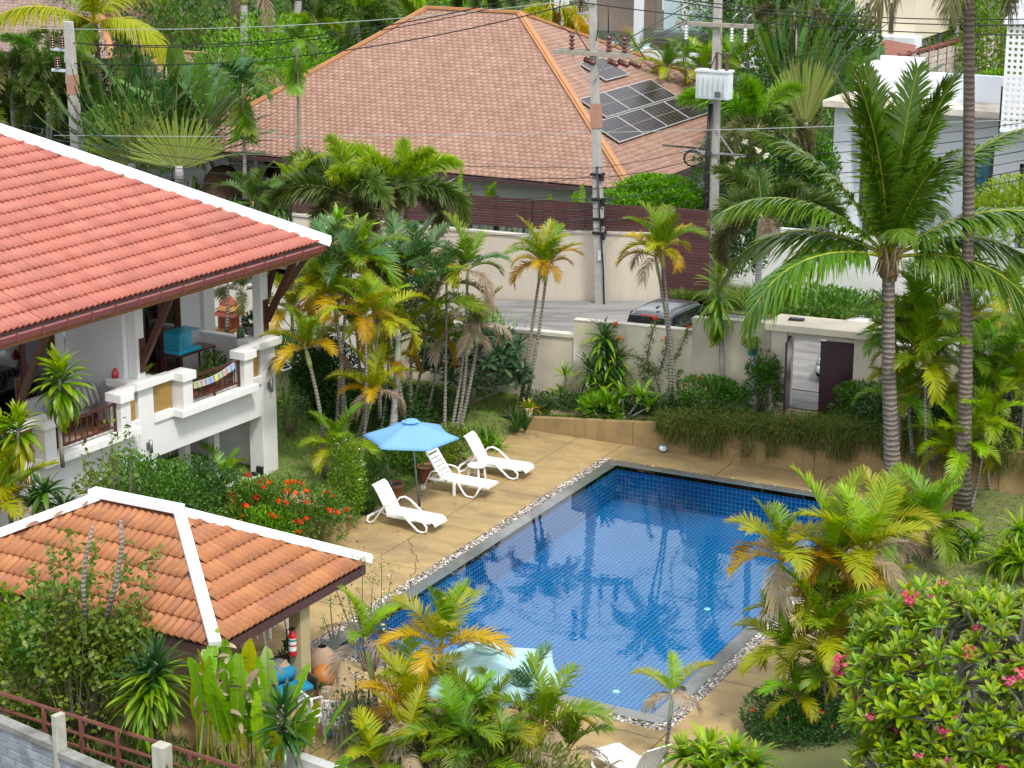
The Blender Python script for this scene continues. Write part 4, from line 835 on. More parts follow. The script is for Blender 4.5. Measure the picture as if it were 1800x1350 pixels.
def rp(u, n): return Vector((n, -u, EZ+(EN-n)*tn))
RN = -9.0; Hb = (3.62-(-1.42))/(-5.95-1.06)                    # hip run du per dn
def hip_u(n): return -1.42+Hb*(n-1.06)
uR = hip_u(RN)
mb = MB(); mb.quad(rp(-1.45, EN), rp(13.5, EN), rp(13.5, RN), rp(uR, RN)); ndo = Vector((0, 0, -.20))
mb.quad(rp(-1.45, EN), rp(uR, RN), Vector((RN*2-EN, 1.45, EZ)))
mb.quad(rp(13.5, RN), Vector((RN*2-EN, -13.5, EZ)), Vector((RN*2-EN, 1.45, EZ)), rp(uR, RN))
roof = mb.build('roof', MAT('roof_underlay', (.28, .085, .06)), house)
mb = MB(); mb.quad(*[p+ndo for p in (rp(-1.40, EN-.05), rp(13.5, EN-.05), rp(13.5, RN), rp(uR, RN))]); mb.quad(rp(-1.40, EN-.05)+ndo, rp(uR, RN)+ndo, Vector((RN*2-EN, 1.40, EZ))+ndo); mb.build('soffit', ceil_m, house)
sl_ = 1/math.cos(TH)
poly = [(-13.5, 0), (1.38, 0), (-uR-.12, (EN-RN)*sl_), (-13.5, (EN-RN)*sl_)]
tile_roof(roof, HM, rp(0, EN)+Vector((.02, 0, .01)), (0, 1, 0), rp(0, EN-1)-rp(0, EN), poly, .38, .46, roll, red_tile, 300, 'roof_tile', 5)
mb = MB()
a = rp(-1.62, EN+.16)+Vector((0, 0, .06)); b_ = rp(uR, RN)+Vector((0, 0, .10)); mb.bar(a, b_, .50, .16); d_ = (b_-a).normalized(); s_ = Vector((0, 0, 1)).cross(d_)
mb.bar(a+Vector((0, 0, .085)), b_+Vector((0, 0, .085)), .30, .14); mb.build('ridge_cap', cap_white, roof, bevel=.02)
mb = MB(); gz = EZ-.04
mb.add([(EN+.0, 1.45, gz-.02), (EN+.13, 1.45, gz+.01), (EN+.17, 1.45, gz-.02), (EN+.14, 1.45, gz-.16), (EN+.0, 1.45, gz-.16)]+[(x, -13.5, z) for x, z in ((EN, gz-.02), (EN+.13, gz+.01), (EN+.17, gz-.02), (EN+.14, gz-.16), (EN, gz-.16))], [(0, 5, 6, 1), (1, 6, 7, 2), (2, 7, 8, 3), (3, 8, 9, 4), (4, 9, 5, 0), (0, 1, 2, 3, 4), (9, 8, 7, 6, 5)])
gut = mb.build('gutter', gutter_m, house)
for k in range(18): hb('gutter_joint', gutter_m, (-1.2+k*.82, -1.17+k*.82, EN-.01, EN+.185, gz-.175, gz+.022), bevel=0, parent=gut)
hb('fascia', fascia_m, (-1.40, 13.5, EN-.06, EN-.01, gz-.32, gz-.08), bevel=.005)
def brace(u, n1=.95, tw=0):
    q = hb('bracket', dark_red_wood, (u-.09, u+.09, -.158, -.10, 4.05, 4.95)); m2 = MB(); m2.bar((-.10, -u, 4.35), (n1, -u+tw, gz-.25), .13, .16); m2.build('strut', dark_red_wood, q)
brace(-.44); brace(4.62); brace(9.0)
q = MB(); q.bar((-.3, .62, 4.4), (.75, 1.35, gz-.25), .13, .16); q.bar((-.42, .62, 4.4), (-.35, 1.4, gz-.2), .12, .14); q.build('bracket', dark_red_wood, house)
def wall_lamp(u, z):
    l_ = hb('wall_lamp', grey_metal, (u-.07, u+.07, .001, .03, z-.1, z+.1)); MB().lathe([(0, 0), (.05, 0), (.05, .34), (.0, .34)], 10, (.10, -u, z-.17)).build('shade', grey_metal, l_)
wall_lamp(4.72, 2.12); wall_lamp(-.30, 2.55)
# ------------------------------------------------------------------ pavilion
PA = YAW-R(29.5); _c = PZ(378, 1140, 2.4); PO = Vector((_c.x, _c.y, 0))
pav = thing('pavilion', 'open pavilion with orange tiled hip roof and white ridge caps', 'pavilion', PO, PA)
PM = Matrix.Translation(PO) @ Matrix.Rotation(PA, 4, 'Z')
E0, E1, E2, E3 = Vector((0, 0, 2.42)), Vector((0, 5.25, 2.42)), Vector((-8.05, 5.25, 2.42)), Vector((-8.05, 0.25, 2.42)); R1, R2 = Vector((-2.92, 2.68, 3.80)), Vector((-5.0, 2.64, 3.80))
mb = MB(); mb.quad(E0, E1, R1); mb.quad(E1, E2, R2, R1); mb.quad(E2, E3, R2); mb.quad(E3, E0, R1, R2)
dn = Vector((0, 0, -.12)); mb.quad(E0+dn, R1+dn, E1+dn); mb.quad(E1+dn, R1+dn, R2+dn, E2+dn); mb.quad(E3+dn, R2+dn, R1+dn, E0+dn)
proof = mb.build('roof', MAT('pavilion_underlay', (.20, .075, .04)), pav)
def face_tiles(a, b, tops, nparts, seed):
    """a->b eave (u axis), tops list of ridge points"""
    U = (b-a).normalized(); N = U.cross(tops[0]-a).normalized(); V = N.cross(U).normalized(); poly = [(0, 0), ((b-a).length, 0)]+[((t-a).dot(U), (t-a).dot(V)) for t in tops]
    tile_roof(proof, PM, a+N*.01-V*.03, U, V, poly, .37, .46, roll_p, orange_tile, nparts, 'roof_tile', seed)
face_tiles(E0, E1, [R1], 130, 1); face_tiles(E3, E0, [R1, R2], 170, 2); face_tiles(E2, E3, [R2], 0, 3)
def cap(a, b, w=.26, h=.13, lift=.10, seg=1):
    for k in range(seg):
        p, q = a.lerp(b, k/seg+.0015*k), a.lerp(b, (k+1)/seg-.002); z = Vector((0, 0, lift)); mb = MB(); mb.bar(p+z, q+z, w*.9, h); mb.build('ridge_cap', cap_white, proof, bevel=.012)
cap(E0+Vector((.05, -.05, .02)), R1+Vector((-.03, .03, -.02)), .27, .12, .09, 2); cap(E1+Vector((.10, .10, 0)), R1, .27, .14, .09); cap(E3+Vector((-.1, -.1, 0)), R2, .27, .14, .09); cap(E2, R2, .27, .14, .09); cap(R1+Vector((.05, 0, .03)), R2+Vector((-.25, 0, .03)), .30, .16, .10)
def fasc(a, b):
    mb = MB(); d = (b-a).normalized(); o_ = Vector((d.y, -d.x, 0))*-.02; mb.bar(a+Vector((0, 0, -.14))+o_, b+Vector((0, 0, -.14))+o_, .05, .20); mb.build('fascia', fascia_pav, pav, bevel=.005)
fasc(E0, E1); fasc(E3, E0); fasc(E1, E2); fasc(E2, E3)
for x, y in ((-.52, .38), (-.36, 3.28), (-7.4, .5), (-7.4, 5.0), (-4.0, 5.05)):
    MB().b2(x-.15, x+.15, y-.17, y+.17, -.6, 2.5).build('pillar', pavpillar, pav, bevel=.01)
MB().tube([(-.40, .20, .1), (-.42, .19, 1.2), (-.40, .195, 2.3)], .008, 5).build('cable', black_pl, pav)
# ------------------------------------------------------------------ brown shingle house
bh = thing('house', 'single storey house with large brown shingle hip roof and solar panels', 'house', (-32, 71, .6)); BO = Vector((-32, 71, .6)); BM = Matrix.Translation(BO)
def bl(x, y, z): return Vector((x, y, z))-BO
c0, c1_, c2_, c3_ = bl(-32, 71, 3.85), bl(-32, 92.3, 3.85), bl(-53.6, 92.3, 3.85), bl(-53.6, 71, 3.85); rA, rB = bl(-42.4, 81.65, 9.2), bl(-47.2, 81.65, 9.2)
mb = MB(); mb.quad(c0, c1_, rA); mb.quad(c1_, c2_, rB, rA); mb.quad(c2_, c3_, rB); mb.quad(c3_, c0, rA, rB); broof = mb.build('roof', MAT('shingle_underlay', (.20, .10, .07)), bh)
def brown_face(a, b, tops, nparts, seed, rf=None, Mw=None):
    U = (b-a).normalized(); N = U.cross(tops[0]-a).normalized(); V = N.cross(U).normalized(); poly = [(0, 0), ((b-a).length, 0)]+[((t-a).dot(U), (t-a).dot(V)) for t in tops]
    tile_roof(rf or broof, Mw or BM, a+N*.01, U, V, poly, .30, .255, shing, shingle_m, nparts, 'shingle', seed, .5, 0)
brown_face(c3_, c0, [rA, rB], 300, 4); brown_face(c0, c1_, [rA], 0, 5)
ridge_tan = MAT('tan_ridge_flashing', (.42, .20, .08), (.36, .17, .07), 2, .6, .1)
for a, b_ in ((c0, rA), (c3_, rB), (rB, rA), (c1_, rA), (c2_, rB)):
    mb = MB(); z = Vector((0, 0, .06)); mb.bar(a+z, b_+z, .34, .07); mb.bar(a+z*1.9, b_+z*1.9, .14, .06); mb.build('ridge_cap', ridge_tan, broof)
mb = MB(); mb.b2(-21.6, .05, -.10, .02, 3.03, 3.2).b2(-.02, .10, -.1, 21.3, 3.03, 3.2); mb.build('gutter', MAT('plum_gutter', (.07, .035, .04)), bh)
mb = MB(); mb.quad(c3_+Vector((0, 0, -.1)), c0+Vector((0, 0, -.1)), c0+Vector((-1.3, 1.3, -.1)), c3_+Vector((1.3, 1.3, -.1))); mb.build('soffit', ceil_m, bh)
grey_wall = MAT('pale_grey_render', (.55, .56, .56), (.5, .51, .51), 1, .8, .05)
mb = MB(); mb.b2(-15.2, -1.4, 1.3, 1.5, -1, 3.2).b2(-1.6, -1.4, 1.5, 20, -1, 3.2).b2(-21, -15.2, 4.3, 4.5, -1, 3.2); mb.build('wall', grey_wall, bh)
def win(par, x, z0, w, h, y, frm, pane, nx=2):
    mb = MB(); f = .07; mb.b2(x, x+w, y-.05, y, z0, z0+f).b2(x, x+w, y-.05, y, z0+h-f, z0+h).b2(x, x+f, y-.05, y, z0+f, z0+h-f).b2(x+w-f, x+w, y-.05, y, z0+f, z0+h-f)
    for k in range(1, nx): mb.b2(x+w*k/nx-.03, x+w*k/nx+.03, y-.05, y, z0+f, z0+h-f)
    o = mb.build('window', frm, par); MB().b2(x+f, x+w-f, y-.02, y-.012, z0+f, z0+h-f).build('pane', pane, o); return o
frm_d = MAT('dark_window_frame', (.06, .04, .035)); pane_g = MAT('curtained_pane', (.42, .50, .48), (.36, .44, .43), 3, .12, .0); pane_d = MAT('dark_pane', (.04, .05, .055), (.03, .035, .04), 2, .08, 0)
for px, w, pm in ((920, .95, pane_g), (975, .6, pane_d), (1010, .55, pane_g), (800, .8, pane_d), (868, .25, pane_d)):
    p = PY(px, 350, 72.3); win(bh, p.x+32, .5, w, 1.75, 1.299, frm_d, pm, 1 if w < .9 else 2)
for px in (372, 395, 402, 452, 500):
    p = PY(px, 300, 73.5); MB().b2(p.x+32-.1, p.x+32+.1, 2.4, 2.6, -1, 3.2).build('post', white_wall, bh)
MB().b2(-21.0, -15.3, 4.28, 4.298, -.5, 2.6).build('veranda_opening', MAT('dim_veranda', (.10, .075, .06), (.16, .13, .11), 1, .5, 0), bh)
# lower wing on the left of the brown house
wing = thing('house', 'lower brown shingle roof wing behind the traveller palms', 'house', (-56, 77, .6)); WO = Vector((-56, 77, .6)); WM = Matrix.Translation(WO)
w0, w1, w2, w3 = Vector((5.5, -3.5, 3.3)), Vector((5.5, 8, 3.3)), Vector((-9, 8, 3.3)), Vector((-9, -3.5, 3.3)); wA, wB = Vector((-.5, 2.2, 6.2)), Vector((-3.5, 2.2, 6.2))
mb = MB(); mb.quad(w0, w1, wA); mb.quad(w1, w2, wB, wA); mb.quad(w2, w3, wB); mb.quad(w3, w0, wA, wB); wr = mb.build('roof', MAT('shingle_underlay', (.20, .10, .07)), wing)
brown_face(w3, w0, [wA, wB], 60, 6, wr, WM); brown_face(w0, w1, [wA], 0, 7, wr, WM)
for a, b_ in ((w0, wA), (w3, wB), (wA, wB)): MB().bar(a+Vector((0, 0, .06)), b_+Vector((0, 0, .06)), .32, .08).build('ridge_cap', ridge_tan, wr)
MB().b2(-8, 4.5, -2.5, -2.3, -1, 3.2).build('wall', grey_wall, wing)
# ------------------------------------------------------------------ other buildings behind
tl = PD(20, 92, 104); oh = thing('house', 'house with grey brown shingle roof at the top left corner behind a coconut palm', 'house', (tl.x, tl.y, .8)); OZ = tl.z-.8; OM = Matrix.Translation((tl.x, tl.y, .8))
b0, b1, b2_, b3 = Vector((-14, 0, OZ)), Vector((6.4, 0, OZ+.0)), Vector((6.4, 12, OZ)), Vector((-14, 12, OZ)); rr1, rr0 = Vector((.6, 6, OZ+3.4)), Vector((-8, 6, OZ+3.4))
mb = MB(); mb.quad(b0, b1, rr1, rr0); mb.quad(b1, b2_, rr1); mb.quad(b2_, b3, rr0, rr1); mb.quad(b3, b0, rr0); orf = mb.build('roof', MAT('shingle_underlay', (.20, .10, .07)), oh)
shingle_m_keep = shingle_m; shingle_m = ATTMAT('mauve_shingle', (.27, .185, .16), (.36, .25, .22), (.25, .16, .14), .85, .3, 10, .15)
brown_face(b0, b1, [rr1, rr0], 120, 8, orf, OM); shingle_m = shingle_m_keep
MB().bar(b1+Vector((0, 0, .06)), rr1+Vector((0, 0, .06)), .3, .08).build('ridge_cap', ridge_tan, orf)
MB().b2(-13.4, 5.8, .7, .9, -1.5, OZ).build('wall', MAT('sand_render', (.52, .46, .37), (.46, .41, .33), 1, .8, .05), oh); MB().b2(-14, 6.4, -.08, .02, OZ-.2, OZ-.02).build('fascia', MAT('plum_gutter', (.07, .035, .04)), oh)
q = PD(965, 20, 125); sr = thing('roofed_shed', 'small brown hip roof peeping over the ridge of the brown house', 'shed', (q.x, q.y, q.z-3)); mb = MB()
A_, B_, C_, D_, T_ = Vector((-3, -2, 2)), Vector((3.2, -2, 2)), Vector((3.2, 4, 2)), Vector((-3, 4, 2)), Vector((.3, 1, 3.6)); mb.quad(A_, B_, T_); mb.quad(B_, C_, T_); mb.quad(C_, D_, T_); mb.quad(D_, A_, T_); mb.build('roof', MAT('red_brown_roof', (.26, .12, .09), (.2, .1, .08), 3, .8, .3), sr); MB().b2(-2.6, 2.8, -1.6, 3.6, -4, 2).build('wall', grey_wall, sr)
# ---- white villa on the right
vl = thing('villa', 'white flat roofed villa with canopy slab and teal curtains', 'house', (-24.9, 74, 1.5)); VO = Vector((-24.9, 74, 1.5))
def vb(name, mat, *bx, bevel=.015, parent=None):
    mb = MB()
    for x0, x1, y0, y1, z0, z1 in bx: mb.b2(x0+24.9, x1+24.9, y0-74, y1-74, z0-1.5, z1-1.5)
    return mb.build(name, mat, parent or vl, bevel=bevel)
vwall = MAT('villa_white_render', (.72, .76, .82), (.68, .73, .80), .8, .75, .04); vcan = MAT('stained_canopy_slab', (.70, .68, .62), (.62, .58, .50), .9, .8, .2, stain=(.36, .27, .17), stsc=.7, stlo=.45, sthi=.65)
vb('wall', vwall, (-24.85, -24.15, 73.6, 75, 1, 7.3), (-24.15, -24.0, 74.4, 75, 1, 7.3), (-22.7, -19.9, 74.4, 75, 1, 7.3), (-18.9, -17.95, 74.4, 75, 1, 7.3), (-16.6, -6, 74.4, 75, 1, 7.3), (-24.0, -22.7, 74.4, 75, 6.35, 7.3), (-19.9, -18.9, 74.4, 75, 6.1, 7.3), (-17.95, -16.6, 74.4, 75, 5.5, 7.3))
vb('canopy', vcan, (-25.1, -6, 72.9, 75.6, 7.3, 7.55)); vb('parapet', vwall, (-24.6, -6, 75.0, 75.25, 7.551, 8.55), (-24.6, -24.35, 75.25, 77.5, 7.551, 8.6), (-24.35, -22.6, 77.3, 77.5, 7.56, 8.8)); vb('roof', vcan, (-24.6, -6, 75.25, 77.5, 7.4, 7.56))
curtain = MAT('teal_curtain', (.03, .46, .58), (.02, .36, .48), 9, .7, .1, stretch=(6, 6, .2))
for x0, x1, z0, z1 in ((-24.0, -22.7, 3.2, 6.35), (-19.9, -18.9, 3.4, 6.1), (-17.95, -16.6, 2.6, 5.5)):
    w = vb('window', frm_d, (x0, x0+.12, 74.42, 74.5, z0, z1), (x1-.12, x1, 74.42, 74.5, z0, z1), (x0, x1, 74.42, 74.5, z1-.12, z1), bevel=0); mb = MB()
    n = 14
    for k in range(n):
        a, b_ = x0+.32+(x1-x0-.34)*k/n, x0+.32+(x1-x0-.34)*(k+1)/n; mb.quad((a+24.9, .56+.05*(k % 2), z0-1.5), (b_+24.9, .56+.05*((k+1) % 2), z0-1.5), (b_+24.9, .56+.05*((k+1) % 2), z1-1.5), (a+24.9, .56+.05*(k % 2), z1-1.5))
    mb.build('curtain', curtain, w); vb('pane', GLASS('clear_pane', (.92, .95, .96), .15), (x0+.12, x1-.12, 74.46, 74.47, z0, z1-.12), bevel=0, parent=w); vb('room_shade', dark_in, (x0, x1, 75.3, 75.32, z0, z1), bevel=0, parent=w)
vb('wall_lamp', black_pl, (-18.6, -18.42, 74.25, 74.4, 3.9, 4.1)); vb('wall_lamp', black_pl, (-18.62, -18.44, 74.25, 74.4, 3.35, 3.5))
p = PY(1757, 232, 71.5); lt = thing('lattice_tower', 'white screen of square holes hanging from a balcony at the right edge', 'screen', (p.x, 71.5, p.z)); Zt = PY(1765, 42, 71.5).z-p.z
mb = MB(); nr = 20; W_ = 2.4; st = .205
for k in range(nr+1): mb.b2(.02, W_, 0, .06, .30+k*st, .30+k*st+.1)
for k in range(12): mb.b2(.02+k*st, .02+k*st+.1, .002, .058, .12, .30+nr*st+.1)
mb.build('lattice', MAT('lattice_paint', (.80, .82, .84)), lt); MB().b2(0, W_, -.02, .9, 0, .12).build('sill', vwall, lt, bevel=.01); MB().b2(-.1, W_, -.12, 1.2, Zt, Zt+.22).build('cap', vwall, lt, bevel=.01); MB().b2(0.25, W_, .5, 2.0, Zt+.22, Zt+2.2).build('wall', vwall, lt)
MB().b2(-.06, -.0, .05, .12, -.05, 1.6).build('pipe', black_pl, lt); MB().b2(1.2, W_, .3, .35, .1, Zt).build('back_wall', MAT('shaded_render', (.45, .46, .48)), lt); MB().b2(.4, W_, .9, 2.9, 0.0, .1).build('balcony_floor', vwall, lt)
# ---- modern house top centre
p = PY(1060, 100, 103); mh = thing('house', 'modern white house with glass balustrade terrace at the top centre', 'house', (p.x, 103, p.z-3)); mx_, mz_ = p.x, p.z-3
def mpx(x, y): q = PY(x, y, 103); return q.x-mx_, q.z-mz_
def mbx(name, mat, x0, x1, y0, y1, d0, d1, bevel=.02):
    a, zb_ = mpx(x0, y1); b_, zt_ = mpx(x1, y0); m_ = mpx((x0+x1)/2, y1)[1]; m2 = mpx((x0+x1)/2, y0)[1]; return MB().b2(a, b_, d0, d1, m_, m2).build(name, mat, mh, bevel=bevel)
mwall = MAT('modern_white_render', (.70, .73, .76), (.66, .69, .73), 1, .7, .04)
mbx('terrace_slab', mwall, 965, 1330, 88, 108, -.4, 5); mbx('wall', mwall, 985, 1330, 108, 190, .2, .5); mbx('pillar', mwall, 978, 1000, -60, 88, -.35, .1); mbx('pillar', mwall, 1114, 1130, -60, 88, -.1, .3)
mbx('glass_balustrade', GLASS('green_glass', (.72, .88, .85), .5), 1001, 1113, 52, 86, -.3, -.27, 0); mbx('glass_balustrade', GLASS('green_glass', (.72, .88, .85), .5), 1132, 1290, 52, 86, -.3, -.27, 0)
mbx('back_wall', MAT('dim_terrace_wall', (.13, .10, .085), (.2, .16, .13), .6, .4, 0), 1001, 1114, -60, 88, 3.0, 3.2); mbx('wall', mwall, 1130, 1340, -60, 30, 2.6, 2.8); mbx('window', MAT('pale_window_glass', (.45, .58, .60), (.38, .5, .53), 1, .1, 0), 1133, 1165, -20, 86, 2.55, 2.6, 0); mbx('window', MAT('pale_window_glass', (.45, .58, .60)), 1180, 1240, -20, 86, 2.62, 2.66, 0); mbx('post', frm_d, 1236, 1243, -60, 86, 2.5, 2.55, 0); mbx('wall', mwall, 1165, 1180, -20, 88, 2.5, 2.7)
mbx('fence', MAT('grey_slat_fence', (.35, .37, .38)), 1115, 1220, 128, 160, -.6, -.5)
q = PY(1098, 80, 104.2); t = thing('armchair', 'tan rattan armchair on the glass fronted terrace', 'chair', (q.x, 104.2, mz_+mpx(1098, 88)[1])); rat = MAT('rattan', (.30, .20, .12), (.24, .16, .09), 9, .8, .3)
MB().b2(-.45, .45, -.4, .4, .3, .42).build('seat', rat, t); o = MB().b2(-.45, .45, .3, .42, .42, 1.15).build('backrest', rat, t); o.rotation_euler = (R(-8), 0, 0)
for x in (-.4, .4):
    for y in (-.35, .35): MB().tube([(x, y, 0), (x, y, .6)], .03, 6).build('leg', rat, t)
    MB().bar((x, -.38, .62), (x, .38, .62), .07, .05).build('arm', rat, t)
q = PY(1200, 80, 103.8); t = thing('sofa', 'long grey outdoor sofa on the upper terrace', 'sofa', (q.x, 103.8, mz_+mpx(1200, 88)[1])); gcl = MAT('grey_cushion_cloth', (.27, .25, .25), (.22, .2, .2), 5, .9, .1)
MB().b2(-1.6, 1.6, -.5, .5, .2, .5).build('seat', gcl, t, bevel=.08); MB().b2(-1.6, 1.6, -.55, -.28, .4, .95).build('backrest', gcl, t, bevel=.1); MB().b2(-1.7, 1.7, -.6, .5, 0, .2).build('base', MAT('brown_sofa_base', (.16, .11, .08)), t)
# ---- cream block and brick fence top right
p = PY(1560, 60, 96); cb = thing('house', 'cream building with narrow windows at the top right', 'house', (p.x, 96, p.z-4)); cx_, cz_ = p.x, p.z-4
def cpx(x, y, Y=96): q = PY(x, y, Y); return q.x-cx_, q.z-cz_
def cbx(name, mat, x0, x1, y0, y1, d0, d1):
    a = cpx(x0, y1)[0]; b_ = cpx(x1, y1)[0]; m_ = cpx((x0+x1)/2, y1)[1]; m2 = cpx((x0+x1)/2, y0)[1]; return MB().b2(a, b_, d0, d1, m_, m2).build(name, mat, cb)
cbx('wall', MAT('pale_cream_render', (.68, .60, .46), (.63, .56, .43), 1, .8, .05), 1500, 1606, -80, 70, 0, 6); cbx('canopy', mwall, 1505, 1620, 60, 78, -1.2, 0); cbx('wall', mwall, 1500, 1606, 78, 120, .5, .7)
for x in (1520, 1541, 1562): cbx('window', frm_d, x, x+8, 5, 58, -.03, -.001)
p = PY(1575, 95, 92); t = thing('lean_to_roof', 'low rust red roof beside the cream building', 'roof', (p.x, 92, p.z)); mb = MB(); mb.quad((-1.5, 0, -.2), (.5, 0, -.6), (.3, 2.2, .2), (-1.2, 2.2, .4)); mb.quad((-1.5, 0, -.3), (.5, 0, -.7), (.5, 0, -.6), (-1.5, 0, -.2)); mb.build('roof_sheet', MAT('rust_roof', (.24, .09, .065), (.19, .08, .06), 3, .7, .2), t)
# brick fence with posts, rising to the right behind the villa
bf = thing('post_fence', 'pale brick fence with rust red posts climbing behind the villa', 'fence', PD(1562, 138, 92)); fo = PD(1562, 138, 92); fa, fb = PD(1562, 108, 92), PD(1760, 55, 112); hgt = 2.6
pb = MAT('pale_fence_brick', (.52, .46, .41), (.44, .39, .35), 3, .9, .3, objvar=.15); rust = MAT('rust_post', (.22, .07, .05))
dirv = (fb-fa); L_ = math.hypot(dirv.x, dirv.y); hd = Vector((dirv.x, dirv.y, 0))/L_; slope = dirv.z/L_; ang = math.atan2(hd.y, hd.x)
for k in range(14):
    q = fa+hd*(L_*k/13)+Vector((0, 0, slope*L_*k/13))-fo; mb = MB(); mb.box((q.x, q.y, q.z-hgt/2+.1), (.14, .14, hgt+.3), ang); mb.build('post', rust, bf)
mb = MB(); a = fa-fo; b_ = fb-fo; mb.bar(a+Vector((0, 0, .12)), b_+Vector((0, 0, .12)), .14, .1); mb.build('top_rail', rust, bf)
bx0 = MB().box((0, 0, 0), (1.10, .1, .245)); bm_ = None; nrow = 8
for r_ in range(nrow):
    for k in range(int(L_/1.14)):
        s_ = (k+.5*(r_ % 2)+.5)*1.14
        if s_ > L_: continue
        q = fa+hd*s_+Vector((0, 0, slope*s_-.2-r_*.28))-fo
        if bm_ is None: o = bx0.build('brick', pb, bf); bm_ = o.data
        else: o = link('brick', bm_, bf)
        o.location = q; o.rotation_euler = (0, 0, ang)
# ------------------------------------------------------------------ pool furniture
def lounger_a():
    r = thing('sun_lounger', 'x', 'sun lounger'); W = .62
    mb = MB(); xs = [-.32, -.1, .2, .5, .8, 1.0, 1.1, 1.14]; zs = [.36, .34, .335, .345, .36, .35, .31, .24]
    for j in range(9):
        y0, y1 = -W/2+W*j/9+.006, -W/2+W*(j+1)/9-.006
        for i in range(len(xs)-1): mb.add([(xs[i], y0, zs[i]), (xs[i+1], y0, zs[i+1]), (xs[i+1], y1, zs[i+1]), (xs[i], y1, zs[i]), (xs[i], y0, zs[i]-.03), (xs[i+1], y0, zs[i+1]-.03), (xs[i+1], y1, zs[i+1]-.03), (xs[i], y1, zs[i]-.03)], [(0, 1, 2, 3), (7, 6, 5, 4), (0, 4, 5, 1), (3, 2, 6, 7)])
    mb.b2(-.32, 1.0, -W/2-.02, -W/2+.02, .27, .345).b2(-.32, 1.0, W/2-.02, W/2+.02, .27, .345); mb.build('seat', plastic_w, r)
    mb = MB(); bx = [-.30, -.42, -.56, -.68, -.76]; bz = [.36, .58, .82, 1.0, 1.06]
    def bpan(y0, y1, i0, i1):
        for i in range(i0, i1): mb.add([(bx[i], y0, bz[i]), (bx[i+1], y0, bz[i+1]), (bx[i+1], y1, bz[i+1]), (bx[i], y1, bz[i]), (bx[i]-.03, y0, bz[i]-.01), (bx[i+1]-.03, y0, bz[i+1]-.01), (bx[i+1]-.03, y1, bz[i+1]-.01), (bx[i]-.03, y1, bz[i]-.01)], [(0, 1, 2, 3), (7, 6, 5, 4), (0, 4, 5, 1), (3, 2, 6, 7), (1, 5, 6, 2), (0, 3, 7, 4)])
    for j in range(7):
        w = (W-.10)/7; y0 = -W/2+.05+w*j; bpan(y0+.013, y0+w-.013, 0, 3)
    bpan(-W/2, -W/2+.05, 0, 3); bpan(W/2-.05, W/2, 0, 3); bpan(-W/2+.01, W/2-.01, 3, 4); mb.build('backrest', plastic_w, r, bevel=.006)
    for s in (-1, 1):
        y = s*(W/2+.055); p = [(-.86, y, .20), (-.90, y, .06), (-.80, y, .025), (-.68, y, .10), (-.45, y, .42), (-.33, y, .58), (-.18, y, .63), (-.02, y, .58), (.25, y, .38), (.52, y, .16), (.66, y, .05), (.80, y, .03), (.92, y, .08), (.93, y, .20), (.80, y-s*.04, .29), (.55, y-s*.05, .31)]
        MB().tube(p, [.035]*16, 8, flat=.72).build('arm_leg', plastic_w, r)
    MB().bar((-.86, -W/2-.05, .19), (-.86, W/2+.05, .19), .05, .04).build('rear_bar', plastic_w, r)
    return r
def lounger_b():
    r = thing('sun_lounger', 'x', 'sun lounger'); W = .60; mb = MB()
    for k in range(8): mb.b2(-.30+k*.175, -.30+k*.175+.16, -W/2+.05, W/2-.05, .36, .385)
    mb.b2(-.30, 1.12, -W/2, -W/2+.05, .33, .39).b2(-.30, 1.12, W/2-.05, W/2, .33, .39).b2(1.10, 1.16, -W/2, W/2, .32, .385); mb.build('seat', plastic_w, r, bevel=.01)
    mb = MB(); a, b_ = Vector((-.30, 0, .37)), Vector((-.74, 0, 1.0)); d = b_-a
    for k in range(6): p, q = a+d*(k/6+.0), a+d*((k+1)/6-.045); mb.bar(p.lerp(q, 0)+Vector((0, -W/2+.04, 0)), p+Vector((0, W/2-.04, 0)), .02, .02); mb.add([(p.x, -W/2+.04, p.z), (p.x, W/2-.04, p.z), (q.x, W/2-.04, q.z), (q.x, -W/2+.04, q.z), (p.x-.03, -W/2+.04, p.z-.015), (p.x-.03, W/2-.04, p.z-.015), (q.x-.03, W/2-.04, q.z-.015), (q.x-.03, -W/2+.04, q.z-.015)], [(0, 1, 2, 3), (7, 6, 5, 4), (0, 4, 5, 1), (1, 5, 6, 2), (2, 6, 7, 3), (3, 7, 4, 0)])
    for y in (-W/2+.03, W/2-.03): mb.bar((a.x, y, a.z), (b_.x-.05, y, b_.z+.07), .06, .035)
    mb.bar((-.77, -W/2, 1.05), (-.77, W/2, 1.05), .035, .10); mb.build('backrest', plastic_w, r, bevel=.008)
    for s in (-1, 1):
        y = s*(W/2+.04)
        MB().tube([(-.84, y, .08), (-.66, y, .42), (-.60, y, .55), (-.50, y, .60), (-.25, y, .59), (-.14, y, .54), (-.06, y, .34)], .028, 8, flat=.75).build('arm', plastic_w, r)
        MB().tube([(.25, y-s*.02, .34), (.42, y, .12), (.52, y, .035), (.74, y, .035), (.82, y, .14), (.92, y-s*.02, .34)], .03, 8, flat=.8).build('leg', plastic_w, r)
        MB().b2(.10, .16, y-.035, y+.03, 0, .34).build('leg', plastic_w, r); MB().tube([(-.84, y-.03, .07), (-.84, y+.03, .07)], .07, 12).build('wheel', plastic_w, r)
    MB().bar((-.66, -W/2, .34), (-.2, -W/2, .36), .05, .05).bar((-.66, W/2, .34), (-.2, W/2, .36), .05, .05).bar((-.66, -W/2, .34), (-.66, W/2, .34), .04).build('frame', plastic_w, r)
    return r
LG = 'white plastic sun loungers on the pool deck'
def lpos(rx, ry, fx, fy):
    a, b_ = PZ(rx, ry), PZ(fx, fy); return a, b_
